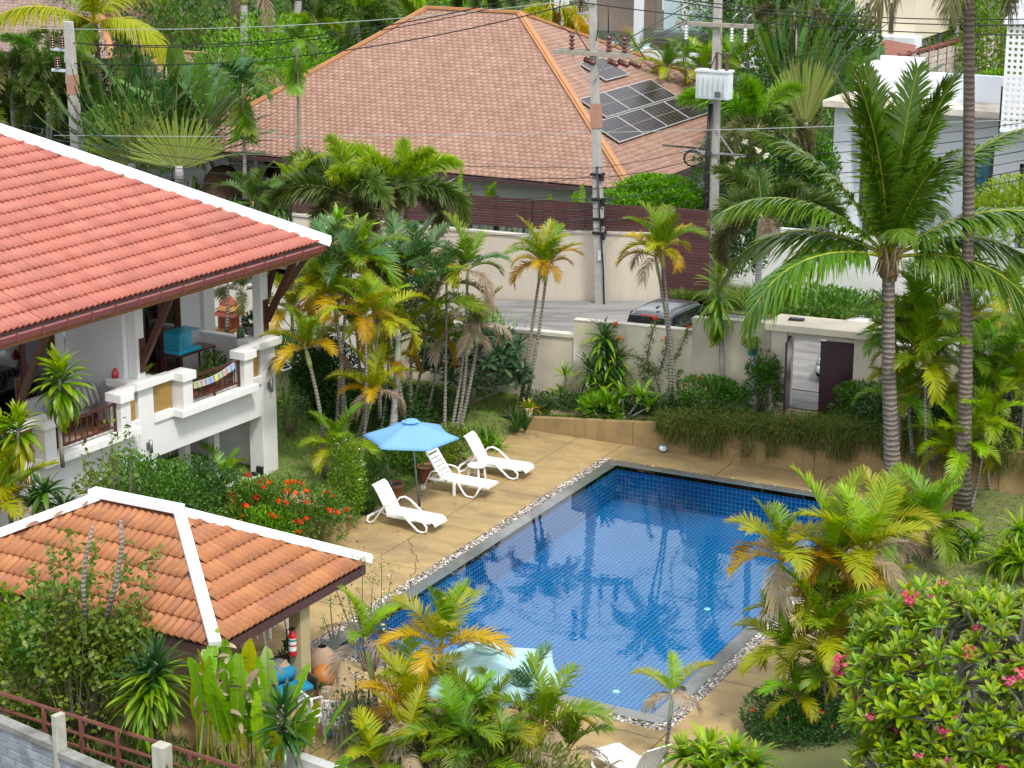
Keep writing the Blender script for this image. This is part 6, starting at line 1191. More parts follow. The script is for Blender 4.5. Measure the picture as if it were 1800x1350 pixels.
for xh, ys, nm in rows:
    for y in ys:
        p = rpt(y, xh)
        if proto is None:
            proto = thing('solar_module', names[0], 'solar panel', p, 0, SPG); f = MB(); w_, l_ = 2.38, 1.46
            f.b2(-l_/2, l_/2, 0, .04, 0, .05).b2(-l_/2, l_/2, w_-.04, w_, 0, .05).b2(-l_/2, -l_/2+.04, .04, w_-.04, 0, .05).b2(l_/2-.04, l_/2, .04, w_-.04, 0, .05); f.build('frame', alu, proto); MB().b2(-l_/2+.04, l_/2-.04, .04, w_-.04, .01, .04).build('cell_sheet', cell, proto)
            m2 = MB(); m2.b2(-.012, .012, .04, w_-.04, .0402, .043)
            for k in range(1, 6): m2.b2(-l_/2+.04, l_/2-.04, w_*k/6-.006, w_*k/6+.006, .0402, .042)
            m2.build('cell_line', wire_l, proto); MB().b2(-l_/2+.1, l_/2-.1, .3, .36, -.10, -.001).b2(-l_/2+.1, l_/2-.1, w_-.36, w_-.3, -.10, -.001).build('mount_rail', grey_metal, proto); o = proto
        else: o = dup(proto, p, 0, names[i_], SPG)
        o.rotation_euler = (0, ra, 0); i_ += 1
pts = [rpt(77.2, 1.4, .05), rpt(79.2, .7, .05), rpt(81.2, -.05, .05)]; o = MB().tube(pts, .05, 6).build('conduit', black_pl, None); tag(o, 'black conduit running down the roof from the solar panels', 'pipe')
# ------------------------------------------------------------------ utility poles
def insul(par, p, h=.42, n=5, r=.10, m=None, d=(0, 0, 1)):
    prof = []
    for k in range(n): prof += [(r*.45, h*k/n), (r, h*(k+.35)/n), (r, h*(k+.5)/n), (r*.45, h*(k+.9)/n)]
    prof = [(0, 0)]+prof+[(r*.4, h), (0, h)]; o = MB().lathe(prof, 10).build('insulator', m or porcelain, par); o.location = p; o.rotation_euler = Vector(d).to_track_quat('Z', 'Y').to_euler(); return o
p1 = thing('utility_pole', 'concrete utility pole with wooden crossarm standing by the cream street wall', 'utility pole', (-30.29, 64.8, .65)); H1 = 11.6
q = MB(); top1 = Vector((-.55, 0, H1)); q.add([(-.19, -.15, -.5), (.19, -.15, -.5), (.19, .15, -.5), (-.19, .15, -.5), (top1.x-.11, -.09, H1), (top1.x+.11, -.09, H1), (top1.x+.11, .09, H1), (top1.x-.11, .09, H1)], [(0, 1, 5, 4), (1, 2, 6, 5), (2, 3, 7, 6), (3, 0, 4, 7), (4, 5, 6, 7)]); q.build('pole', concrete, p1, bevel=.015)
def on1(z, dy=0, dx=0): return Vector((-.55*z/H1+dx, dy, z))
za = 9.15; c_ = on1(za); warm = MAT('weathered_crossarm', (.34, .31, .26), (.26, .24, .2), 6, .85, .3)
ca = MB().b2(c_.x-1.5, c_.x+1.5, -.24, -.13, za-.08, za+.08).b2(c_.x-1.45, c_.x+1.4, .13, .22, za-.02, za+.1).build('crossarm', warm, p1, bevel=.01)
for dx in (-.78, .65, 1.25): insul(p1, (c_.x+dx, -.18, za+.1), .55, 4, .11)
for s in (-1, 1): MB().bar((c_.x+s*.75, -.19, za-.08), (c_.x+s*.05, -.17, za-1.0), .05, .02).build('brace', steel_galv, p1)
for s, dx in ((1, .55), (1, .95), (1, 1.4), (-1, .35)): insul(p1, (c_.x+dx*s, -.05, za-.22), .5, 4, .11, None, (1, -.3, -.25))
for z in (10.75, 11.45):
    b = on1(z); MB().b2(b.x-.55, b.x-.08, -.12, .0, z-.28, z-.20).bar((b.x-.5, -.06, z-.2), (b.x-.08, -.06, z-.65), .05, .04).build('bracket', steel_galv, p1); insul(p1, (b.x-.42, -.06, z-.2), .45, 6, .12)
band = MB(); b = on1(7.0); q = [(-.165, -.135), (.165, -.135), (.165, .135), (-.165, .135)]; band.add([(on1(6.55).x+x*1.05, y*1.05, 6.55) for x, y in q]+[(on1(7.4).x+x*1.0, y*1.0, 7.4) for x, y in q], [(0, 1, 5, 4), (1, 2, 6, 5), (2, 3, 7, 6), (3, 0, 4, 7)]); band.build('painted_band', MAT('faded_red_band', (.38, .17, .11), (.34, .22, .17), 5, .7, .1), p1)
for z in (4.9, 4.0, 3.3, 2.8): MB().box((on1(z).x, 0, z), (.42, .36, .10)).box((on1(z).x+.2, -.12, z-.1), (.14, .12, .22)).build('cable_clamp', black_pl, p1)
MB().tube([on1(5.2, -.15, .05), on1(3.5, -.2, .12), on1(1.5, -.19, .2), on1(.1, -.2, .2)], .03, 6).build('cable', black_pl, p1); MB().box((on1(2.0).x+.05, -.17, 2.0), (.12, .04, .35)).build('number_plate', MAT('white_plate', (.6, .6, .6)), p1)
p2 = thing('utility_pole', 'tall concrete pole carrying a pale grey transformer behind the hedge', 'utility pole', (-27.05, 67.2, 1.0)); q = MB(); H2 = 11.2
q.add([(-.19, -.16, -.5), (.19, -.16, -.5), (.19, .16, -.5), (-.19, .16, -.5), (-.19, -.10, H2), (.07, -.10, H2), (.07, .10, H2), (-.19, .10, H2)], [(0, 1, 5, 4), (1, 2, 6, 5), (2, 3, 7, 6), (3, 0, 4, 7), (4, 5, 6, 7)]); q.build('pole', concrete, p2, bevel=.015)
z = 9.75; MB().b2(-1.55, 1.35, -.25, -.13, z-.07, z+.08).build('crossarm', warm, p2, bevel=.01); wp = MAT('white_fuse_porcelain', (.68, .70, .74), rough=.2)
for dx in (-1.1, .62, 1.12): insul(p2, (dx, -.33, z-.55), .5, 5, .07, wp); MB().tube([(dx, -.33, z+.0), (dx+.05, -.33, z+.3), (dx+.18, -.3, z+.45)], .02, 5).build('fuse_hook', steel_galv, p2)
tb = MAT('pale_grey_enamel', (.62, .68, .70), (.56, .62, .64), 3, .4, .05); tx = MB().b2(-.58, .66, -.60, -.15, 7.2, 8.15).build('transformer_tank', tb, p2, bevel=.03)
MB().b2(-.61, .69, -.64, -.11, 8.15, 8.22).build('lid', tb, tx)
for k in range(6): MB().b2(-.42+k*.19, -.39+k*.19, -.69, -.60, 7.3, 8.0).build('cooling_fin', tb, tx)
MB().b2(.2, .42, -.71, -.70, 7.3, 7.5).build('rating_plate', MAT('dark_plate', (.12, .12, .12)), tx)
for dx in (.12, .5): insul(p2, (dx, -.4, 8.2), .65, 7, .075)
MB().tube([(-1.1, -.35, z-.5), (-1.15, -.4, z-1.4), (-.9, -.4, z-1.9), (-.3, -.4, z-2.0), (.12, -.4, 8.85)], .022, 6).tube([(.62, -.35, z-.5), (.75, -.4, z-.9), (.5, -.4, z-1.1), (.12, -.4, 8.85)], .02, 6).build('jumper_cable', black_pl, p2)
MB().b2(-1.1, 1.2, -.2, -.1, 5.2, 5.28).build('service_arm', steel_galv, p2); MB().bar((.75, -.15, 5.25), (.05, -.15, 6.1), .04).bar((-.7, -.15, 5.25), (-.1, -.15, 6.0), .04).build('brace', steel_galv, p2)
MB().tube([(-.2, -.2, 7.0), (-.24, -.22, 5.0), (-.22, -.22, 2.0), (-.22, -.22, .3)], .055, 7).tube([(-.1, -.2, 7.0), (-.12, -.22, 4.6), (-.12, -.22, .3)], .04, 7).build('cable_bundle', black_pl, p2)
c3 = PD(138, 252, 82); p3 = thing('utility_pole', 'pale square utility pole with red band behind the red roof hip', 'utility pole', (c3.x, c3.y, .3)); t3 = PD(127, 38, 82).z-.3; q = MB()
q.add([(-.26, -.2, -.5), (.26, -.2, -.5), (.26, .2, -.5), (-.26, .2, -.5), (-.34, -.13, t3), (0.0, -.13, t3), (0.0, .13, t3), (-.34, .13, t3)], [(0, 1, 5, 4), (1, 2, 6, 5), (2, 3, 7, 6), (3, 0, 4, 7), (4, 5, 6, 7)]); q.build('pole', concrete, p3, bevel=.02)
zb_ = PD(131, 150, 82).z-.3; MB().add([(-.31, -.165, zb_-.35), (.10, -.165, zb_-.35), (.10, .165, zb_-.35), (-.31, .165, zb_-.35), (-.32, -.16, zb_+.42), (.075, -.16, zb_+.42), (.075, .16, zb_+.42), (-.32, .16, zb_+.42)], [(0, 1, 5, 4), (1, 2, 6, 5), (2, 3, 7, 6), (3, 0, 4, 7)]).build('painted_band', MAT('faded_red_band', (.42, .13, .07)), p3)
for y_ in (88, 125):
    z = PD(110, y_, 82).z-.3; MB().b2(-1.1, -.3, -.1, .0, z-.06, z+.05).bar((-.35, -.05, z), (-.4, -.05, z-.5), .06).build('bracket', MAT('pale_blue_steel', (.50, .58, .64)), p3)
    for dx in ((-1.0, -.5) if y_ == 88 else (-.8,)): insul(p3, (dx, -.05, z+.05), .48, 5, .14)
# wires: sagging between poles
wire_m = MAT('black_cable', (.012, .012, .014), rough=.5); wire_g = MAT('grey_wire', (.35, .40, .38), rough=.4)
WG = 'overhead wires'
def wire(label, a, b, sag, r=.018, m=None, k=17):
    a = Vector(a); b = Vector(b); pts = [a.lerp(b, i/(k-1))-Vector((0, 0, sag*4*(i/(k-1))*(1-i/(k-1)))) for i in range(k)]
    o = MB().tube([p-a for p in pts], r, 5).build('overhead_wire', m or wire_m); o.location = a; tag(o, label, 'wire', WG); return o
W1 = Vector((-30.29, 64.8, .65)); W2 = Vector((-27.05, 67.2, 1.0)); W3 = Vector((c3.x, c3.y, .3))
def w1(z, dx=0, dy=-.2): return W1+on1(z, dy, dx)
z88, z125 = PD(110, 75, 82).z-.3, PD(110, 112, 82).z-.3
wire('upper black wire from the square pole to the top bracket of the crossarm pole', W3+Vector((-1.0, 0, z88)), w1(11.6, -.42), .9, .022); wire('second black wire just under the upper one across the brown roof', W3+Vector((-.5, 0, z88)), w1(11.55, -.2), .95, .018)
wire('lower black wire from the square pole to the lower bracket of the crossarm pole', W3+Vector((-.8, 0, z125)), w1(10.9, -.42), .8, .022)
wire('thin grey wire crossing high over the palms and roof ridge', PD(-60, 45, 80), PD(1010, 0, 74), .5, .014, wire_g)
wire('grey wire low along the road in front of the brown roof', PD(95, 238, 80), PD(1900, 206, 66), .25, .014, wire_g)
R1_, R2_ = [PD(1900, y, 64) for y in (20, 30, 72, -10)], None
wire('black wire from the top bracket to the right edge', w1(11.6, -.42), PD(1900, 30, 66), .5, .02); wire('black wire just under the top one to the right edge', w1(11.5, -.3), PD(1900, 41, 66), .5, .02); wire('black wire from the lower bracket to the right edge', w1(10.9, -.42), PD(1900, 62, 66), .3, .02)
wire('diagonal black wire from the crossarm up past the transformer pole', w1(9.3, .6), PD(1300, -40, 80), .0, .02); wire('second diagonal black wire rising from the crossarm', w1(9.2, 1.3), PD(1340, -30, 84), .0, .02); wire('third diagonal black wire rising to the fuse arm', w1(9.3, 1.2), W2+Vector((-1.1, -.33, 9.9)), .05, .018)
MBj = MB()
for dx, dx2 in ((-.78, -.35), (.65, .5), (1.25, 1.4)): a = w1(9.75, dx); MBj.tube([a, a+Vector((.2, 0, .15)), a+Vector((.45, 0, -.2)), w1(9.05, dx+.8)], .02, 6)
MBj.tube([w1(11.4, -.4), w1(11.0, -1.15), w1(10.1, -1.25), w1(9.8, -.78)], .022, 6); MBj.tube([w1(10.9, .7), w1(9.9, .66)], .02, 6); MBj.tube([w1(10.3, .3), w1(9.6, .2)], .02, 6)
q = MBj.build('jumper_cable', wire_m, None); q.parent = p1; q.matrix_parent_inverse = Matrix.Translation(-Vector(p1.location))
lowL = [(5.0, 455, 'highest'), (4.9, 470, 'second highest'), (4.1, 480, 'middle'), (4.0, 497, 'slack lower'), (3.4, 508, 'lower'), (3.3, 516, 'lowest but one'), (2.9, 525, 'lowest')]
adj = ['tight', 'slack', 'thin', 'thick', 'sagging', 'low', 'lowest']
for k in range(7):
    z = 5.15-k*.36
    wire(adj[k]+' communication cable running left from the crossarm pole past the palms', w1(z, 0), PD(-60+k*10, 205+k*14, 78-k*.6), .5+.12*k, .012+.004*(k % 2))
    wire(adj[k]+' communication cable between the crossarm pole and transformer pole', w1(z, 0), W2+Vector((0, -.3, 5.6-k*.32)), .10+.06*k, .012+.004*(k % 2))
    wire(adj[k]+' communication cable from the transformer pole across the white villa', W2+Vector((.3, -.3, 5.55-k*.33)), PD(1900, 200+k*15, 62), .25+.05*k, .012+.004*(k % 2))
for k in range(3): wire(['upper', 'middle', 'lower'][k]+' drooping cable crossing the brown roof to its eave', w1(4.9-.5*k), PY(560+60*k, 265+22*k, 66.5), .8, .011)
t = thing('cable_coil', 'tangled coil of black cable on the transformer pole', 'cable', W2+Vector((-.75, -.28, 5.0))); mb = MB()
for k in range(3): mb.tube([(math.cos(a)*(.3+.04*k), .03*k, math.sin(a)*(.25+.03*k)) for a in [i*.524 for i in range(13)]], .014, 5)
mb.build('coil', wire_m, t)
# ------------------------------------------------------------------ cars
def car(label, loc, rz, paint, W=1.78, L=4.5, H=1.62, hatch=True):
    t = thing('parked_car', label, 'car', loc, rz); hw = W/2     # front towards +x local
    def loft(st, name, mat, par=t, sub=None):
        mb = MB(); V = []; n = None
        for x, pr in st:
            ring = [(y, z) for y, z in pr]+[(-y, z) for y, z in pr[::-1]]; n = len(ring); V += [(x, y, z) for y, z in ring]
        F = [(i*n+j, i*n+j+1, (i+1)*n+j+1, (i+1)*n+j) for i in range(len(st)-1) for j in range(n-1)]+[(i*n+n-1, i*n, (i+1)*n, (i+1)*n+n-1) for i in range(len(st)-1)]; F += [tuple(range(n)), tuple((len(st)-1)*n+k for k in range(n))[::-1]]
        mb.add(V, F, 0, True); o = mb.build(name, mat, par, bevel=0); s_ = o.modifiers.new('sub', 'SUBSURF'); s_.levels = 1; s_.render_levels = 2; return o
    def sec(w, z0, zb, w2=None): w2 = w2 or w; return [(w*.9, z0), (w, z0+.12), (w*1.0, (z0+zb)/2), (w2*.985, zb-.08), (w2*.93, zb)]
    bh_ = .98 if hatch else .92
    body = loft([(-L/2, sec(hw*.86, .42, bh_-.02)), (-L/2+.06, sec(hw*.94, .3, bh_)), (-L/2+.4, sec(hw, .2, bh_+.02)), (-.4, sec(hw, .19, bh_)), (.9, sec(hw, .19, bh_-.02)), (L/2-.9, sec(hw*.98, .2, bh_-.08)), (L/2-.25, sec(hw*.9, .2, bh_-.22)), (L/2-.04, sec(hw*.78, .28, bh_-.32)), (L/2, sec(hw*.66, .38, bh_-.42))], 'body', paint)
    def sec2(w, z0, z1, k=.84): return [(w, z0), (w*.97, z0+.12), (w*k*1.05, z1-.12), (w*k*.92, z1-.02), (w*k*.6, z1)]
    xr = -L/2+.10 if hatch else -L/2+.75
    loft([(xr, sec2(hw*.88, bh_-.05, bh_+.12)), (xr+.22, sec2(hw*.9, bh_-.05, H-.16)), (xr+.48, sec2(hw*.92, bh_-.05, H-.03)), (.1, sec2(hw*.93, bh_-.05, H)), (.55, sec2(hw*.92, bh_-.05, H-.1)), (1.15, sec2(hw*.9, bh_-.07, bh_+.15)), (1.4, sec2(hw*.86, bh_-.1, bh_-.02))], 'cabin', paint)
    gl = MAT('car_glass', (.012, .014, .017), (.01, .012, .015), 1, .05, 0, spec=.8)
    # windows stand just proud of the cabin
    k = .84; 
    mb = MB(); mb.quad((xr-.005, -hw*.74, bh_+.07), (xr-.005, hw*.74, bh_+.07), (xr+.20, hw*.70, H-.19), (xr+.20, -hw*.70, H-.19)); o = mb.build('rear_window', gl, t); o.location = (-.025, 0, .02)
    for s in (-1, 1):
        for x0, x1, x2, x3 in ((xr+.42, .0, -.02, xr+.55), (.06, .98, .50, .04)):
            MB().quad((x0, s*hw*.955, bh_+.06), (x1, s*hw*.955, bh_+.06), (x2, s*hw*.855, H-.17), (x3, s*hw*.855, H-.17)).build('side_window', gl, t)
        lm = MAT('tail_light', (.35, .012, .015), rough=.1); MB().ball((-L/2+.10, s*hw*.80, bh_-.12), .16, 12, sc=(.55, .8, 1)).build('tail_light', lm, t)
        hl = MAT('headlight', (.35, .38, .42), (.12, .13, .15), 4, .05, 0); MB().ball((L/2-.28, s*hw*.70, bh_-.31), .2, 12, sc=(1.2, .85, .5)).build('headlight', hl, t)
        MB().ball((.78, s*(hw+.13), bh_+.12), .13, 10, sc=(.7, 1, .75)).build('mirror', paint, t); MB().bar((.82, s*hw*.9, bh_+.03), (.79, s*(hw+.1), bh_+.09), .05).build('mirror_arm', black_pl, t)
        MB().quad((L/2-.165, s*hw*.62, .30), (L/2-.30, s*hw*.86, .32), (L/2-.29, s*hw*.86, .55), (L/2-.12, s*hw*.60, .50)).build('fog_lamp_recess', black_pl, t)
        for x in (-L/2+.85, L/2-.85):
            w = MB().tube([(x, s*(hw-.20), .33), (x, s*(hw+.005), .33)], .33, 20).build('wheel', MAT('tyre_rubber', (.02, .02, .02), rough=.9), t); MB().tube([(x, s*(hw-.02), .33), (x, s*(hw+.015), .33)], .21, 16).build('rim', steel_galv, w)
    mb = MB(); mb.quad((.66, -hw*.76, H-.17), (.66, hw*.76, H-.17), (1.30, hw*.80, bh_+.02), (1.30, -hw*.80, bh_+.02)); o = mb.build('windscreen', gl, t); o.location = (.03, 0, .02)
    MB().b2(-L/2+.02+.2, -L/2+.26, -.22, .22, H-.14, H-.10).build('brake_light', MAT('brake_light_red', (.45, .02, .03), rough=.2), t) if hatch else None
    MB().b2(-L/2-.02, -L/2+.02, -.26, .26, .58, .72).build('number_plate', plastic_w, t); MB().b2(L/2-.02, L/2+.015, -.26, .26, .36, .48).build('number_plate', plastic_w, t); MB().b2(L/2-.06, L/2-.01, -.45, .45, .50, .60).build('grille', black_pl, t)
    if hatch: MB().bar((-1.5, -.1, H+.03), (-1.35, -.1, H+.06), .08, .06).build('roof_fin', paint, t)
    return t
dk = MAT('dark_grey_car_paint', (.035, .04, .048), (.032, .036, .044), 1, .22, 0, spec=.6, coat=.8); wh = MAT('white_car_paint', (.74, .76, .78), (.72, .74, .76), 1, .25, 0, coat=.8)
p = PZ(1136, 556, zroad(-26)+1.52); car('dark grey hatchback parked with its rear to the weathered garden wall', (p.x+.0, p.y+2.2, zroad(p.x)), R(88), dk)
p = PZ(1440, 664, zroad(-18)+.3); car('white car seen through the open gateway doors', (p.x+.58, p.y+2.45, zroad(-18)+.02), R(-92), wh, 1.8, 4.5, 1.6, False)
# painted kerb line on the road by the gateway
p = PZ(1450, 692, zroad(-18)); MB().b2(-4, 5, -.04, .04, .004, .03).build('kerb', MAT('pale_kerb', (.5, .5, .48)), None, kind='structure').location = (p.x, p.y, zroad(p.x)+.02)
# ------------------------------------------------------------------ front boundary: block wall, steel rails, posts
FD = math.atan2(1, 1)
fa_, fb_ = PZ(0, 1262, .7), PZ(205, 1350, .7); fd = (fb_-fa_).normalized(); fang = math.atan2(fd.y, fd.x); 
bw = thing('block_wall', 'mossy grey concrete block wall at the lower left corner', 'wall', fa_-fd*.6+Vector((0, 0, .0)), fang); bl0 = MB().b2(0, .385, -.09, .09, 0, .18).build('block', blockm, bw, bevel=.012); bme = bl0.data; first = True
for r_ in range(5):
    for k in range(13):
        o = bl0 if first else link('block', bme, bw); first = False
        if o is not bl0: bev(o, .012)
        o.location = (k*.395+.2*(r_ % 2)-.3, 0, -.14-.195*(r_+1)); 
MB().b2(-.6, 5.5, -.085, .085, -1.3, -.16).build('mortar', concrete_dark, bw); MB().b2(-.6, 2.35, -.13, .13, -.14, -.0).build('coping', concrete_dark, bw, bevel=.015); MB().b2(2.5, 5.5, -.13, .13, -.24, -.10).build('coping', concrete_dark, bw, bevel=.015)
MB().b2(2.36, 2.5, -.12, .12, -1.2, .62).build('post', MAT('pale_mossy_post', (.46, .45, .39), (.34, .34, .30), 4, .9, .4, streak=(.2, .2, .17)), bw, bevel=.012)
# steel rail fence behind
ra_, rb_ = PZ(0, 1218, .95), PZ(280, 1306, .95); rd = (rb_-ra_).normalized(); rang = math.atan2(rd.y, rd.x)
rf = thing('steel_fence', 'red oxide painted steel rail fence in front of the shrubs', 'fence', (ra_.x, ra_.y, .2), rang); RL = 9.5
for z, w in ((.75, .055), (.40, .045), (.12, .045)): MB().b2(-1, RL, -w/2, w/2, z-w/2, z+w/2).build('rail', rail_red, rf)
MB().b2(-1, RL, -.03, .03, -.22, -.15).build('bottom_rail', rail_red, rf)
for x in (-.3, 1.2, 2.2, 3.15, 4.1, 5.0, 6.4, 7.6, 8.8): MB().b2(x-.035, x+.035, -.036, .036, -.6, .72).build('upright', rail_red, rf)
pm = MAT('pale_mossy_post', (.46, .45, .39))
p = PZ(284, 1308, 1.12); t = thing('fence_post', 'square pale concrete post interrupting the steel fence', 'post', (p.x, p.y, .2), rang); MB().b2(-.15, .15, -.13, .13, -1, .92).build('post_shaft', pm, t, bevel=.02)
p = PZ(505, 1318, 1.2); q = PZ(600, 1352, 1.2); d = (q-p).normalized(); t = thing('end_wall', 'pale grey concrete wall end at the bottom edge', 'wall', (p.x, p.y, .5), math.atan2(d.y, d.x)); MB().b2(0, 3.5, -.12, .12, -2, .7).build('wall_body', MAT('pale_grey_wall', (.50, .51, .50), (.42, .43, .42), 2, .9, .2, streak=(.3, .3, .29)), t, bevel=.015)
# ------------------------------------------------------------------ palms
AY, AG, AB = ['areca', ('areca', 'areca_y'), 'areca_y', ('areca_y', 'areca_o')], ['areca', 'areca', ('areca', 'areca_y')], ['areca_b', 'areca_b', ('areca_b', 'areca'), ('areca', 'areca_y')]
AO = ['areca', 'areca_y', ('areca_y', 'areca_o'), 'areca_o', ('areca_o', 'dead')]; AL = ['lime', 'lime', ('lime', 'areca_y')]; AD = ['areca_y', ('areca_o', 'dead'), 'dead', 'dead']
def st(bx, by, bz, tx, ty, n=9, s=1., mats=AG, r=.055, **k): return dict(base=PZ(bx, by, bz), top=(tx, ty), n=n, s=s, mats=mats, r=r, **k)
def sd(bx, by, D, tx, ty, n=9, s=1., mats=AG, r=.055, **k): return dict(base=PD(bx, by, D), top=(tx, ty), n=n, s=s, mats=mats, r=r, **k)
AP = 'areca palms in the garden'
palm('areca_palm', 'yellow green areca palm with a bowed pale trunk nearest the solar panel lamp', [st(571, 838, .05, 537, 612, 9, .95, ['areca', 'lime', 'areca_y', 'areca_o', ('areca_o', 'dead')], .07, bend=-.05)], AP)
palm('areca_palm', 'clump of golden areca palms with dry skirts directly left of the blue parasol', [
    st(622, 838, .05, 655, 690, 11, .80, ['areca_y', 'areca_y', ('areca_y', 'areca_o'), 'dead'], .06), st(632, 842, .05, 640, 560, 8, .85, AO), st(612, 828, .1, 668, 560, 8, .9, ['lime', 'areca_y', 'areca_y'], .05)], AP)
palm('areca_palm', 'tall orange fringed areca palm clump in front of the red roof corner', [
    st(600, 800, .1, 588, 525, 10, 1.0, ['areca', 'lime', 'areca_y', 'areca_o', 'areca_o'], .065), st(608, 790, .1, 578, 485, 9, 1.0, ['areca_b', 'areca', 'areca', 'areca_y'], .06), st(590, 795, .1, 615, 470, 9, .95, AB, .06)], AP)
palm('areca_palm', 'blue green feather palm with a thick pale crownshaft among the areca clumps', [st(690, 770, .2, 701, 585, 9, 1.42, AB, .11, sp='arecab', shaft=1.1, shm=shaft_b, emin=20, emax=86, tr=tr_royal)], AP)
palm('areca_palm', 'tall blue green areca crowns rising behind the crownshaft palm', [sd(712, 735, 57.5, 690, 485, 9, 1.0, AB, .06), sd(722, 738, 58, 740, 470, 9, 1.0, AB, .055), sd(680, 735, 58, 655, 490, 8, 1.0, AB, .055), sd(668, 735, 57, 640, 455, 8, .95, AG, .055)], AP)
palm('areca_palm', 'crooked slender areca palm with one hanging golden frond behind the parasol', [st(717, 748, .2, 752, 585, 6, .9, ['areca', ('areca_o', 'areca_y'), 'areca_o'], .05, emin=-40, bend=-.07)], AP)
palm('areca_palm', 'pair of slim dark trunked areca palms rising behind the slatted lounger', [st(781, 772, .2, 785, 500, 8, 1.0, ['areca_b', 'olive', 'foxt_d'], .05), st(791, 770, .2, 822, 475, 8, 1.0, ['areca', 'areca_b', ('areca_y', 'olive'), 'dead'], .05)], AP)
palm('areca_palm', 'leaning areca palm pair with scruffy crown right of the blue parasol', [st(806, 765, .2, 842, 575, 8, .85, ['areca', 'olive', ('olive', 'dead'), 'dead'], .065, bend=.02), st(800, 768, .2, 822, 580, 5, .6, ['dead', 'dead'], .06, shaft=.3)], AP)
palm('areca_palm', 'two slender areca palms with orange tipped crowns in front of the lower garden wall', [st(916, 705, .5, 952, 462, 8, .85, ['areca_y', 'areca', 'areca_o', ('areca_o', 'dead')], .06, bend=.02), st(925, 708, .5, 962, 468, 8, .8, ['areca', 'areca_y', 'areca_o', 'areca_o'], .06, bend=.015)], AP)
palm('areca_palm', 'two thin trunked areca palms against the weathered wall with a dead frond hanging', [st(1180, 716, .9, 1152, 452, 9, .82, ['areca', 'areca_y', ('areca_y', 'areca_o'), 'areca_o', 'dead'], .055), st(1191, 722, .9, 1165, 438, 9, .85, ['areca', 'areca', 'areca_y', 'areca_o'], .05)], AP)
palm('areca_palm', 'low bright green feathery palm at the house corner bushes', [st(590, 850, .1, 590, 790, 9, .85, ['ltgreen', 'lime', 'areca_y'], .045, shaft=.2)], AP)
palm('areca_palm', 'small areca palm under the house beside the corner pillar', [st(392, 878, -.3, 395, 845, 6, .75, ['ltgreen', 'lime'], .04, shaft=.15)], AP)
palm('areca_palm', 'slender palm with pale thin trunk seen between the house pillars', [sd(425, 590, 60, 424, 512, 8, .95, ['foxt', 'foxt', 'foxt_d'], .05), sd(398, 585, 59, 396, 440, 7, .8, ['areca_b', 'olive'], .05)], AP)
palm('areca_palm', 'orange and brown areca palm behind the red roof corner brackets', [sd(545, 560, 61, 548, 470, 8, .9, ['areca_o', 'areca_o', 'dead'], .05), sd(560, 580, 61, 556, 520, 6, .7, ['areca_y', 'dead'], .05)], AP)
# right side
palm('coconut_palm', 'big coconut palm with dark ringed trunk standing right of the gateway', [dict(base=PZ(1574, 905, .15), top=(1562, 452), sp='coco', mats=['coco'], rows=[(88, 60, .98), (87, 200, 1.02), (85, 340, .95), (84, 120, 1.0), (82, 20, 1.0), (80, 175, .96), (72, 300, .8), (62, 4, .98), (60, 178, 1.0), (52, 90, .9), (44, 188, 1.0), (38, 352, 1.02), (34, 60, .9), (26, 168, .98), (22, 8, 1.05), (14, 130, .9), (10, 345, 1.0), (14, 196, .95), (50, 268, .55)], r=.225, tr=tr_coco, shaft=.55, shr=1.25, shm=shaft_o, swell=1.1, bend=.012, sides=12, az=.35, emax=86, emin=-12)])
cr = PD(1565, 452, DEP(PZ(1574, 905, .15)))
t = thing('coconut_cluster', 'bunch of pale coconut flower stalks hanging below the coconut crown', 'coconuts', cr); mb = MB()
for k in range(9): an = k*.7; mb.tube([(0, 0, -.1), (math.cos(an)*.28, math.sin(an)*.28, -.05), (math.cos(an)*.42, math.sin(an)*.42, -.45)], [.04, .03, .012], 5)
hg = random.Random(3)
for k in range(16):
    an = k*2.39996; b3 = MB(); e_ = Vector((math.cos(an)*hg.uniform(.3, .5), math.sin(an)*hg.uniform(.3, .5), hg.uniform(.1, .55))); b3.tube([(math.cos(an)*.16, math.sin(an)*.16, -.35-.25*(k % 2)), e_*.55+Vector((0, 0, -.1)), e_], [.10, .08, .03], 6, flat=.5); l_ = b3.build('leaf_base', MAT('torn_leaf_base_%d' % (k % 3), [(.34, .24, .13), (.22, .13, .06), (.42, .34, .20)][k % 3], rough=.9, bp=.5), None); l_.parent = t
mb.build('stalk', MAT('pale_sheath', (.42, .32, .16), (.32, .24, .12), 5)); mb = MB()
o = bpy.data.objects[-1] if False else [x for x in COL.objects if x.name.startswith('stalk')][-1]; o.parent = t
palm('coconut_palm', 'very tall dark coconut trunk running out of the top right of the picture', [dict(base=PZ(1690, 905, .3), top=(1702, -150), n=12, s=1.0, sp='droopc', mats=['coco', 'foxt_d'], r=.185, tr=tr_coco2, shaft=0, bend=.006, sides=12, az=2.2, swell=1.1)])
palm('foxtail_palm', 'foxtail palm with smooth grey trunk and bushy crown left of the gateway', [dict(base=PZ(1322, 722, 1.1), top=(1338, 385), n=9, s=.95, sp='foxt', mats=['foxt', 'foxt', 'foxt_d', ('foxt_d', 'dead')], r=.13, tr=tr_royal, shaft=.9, swell=1.25, bend=.01)])
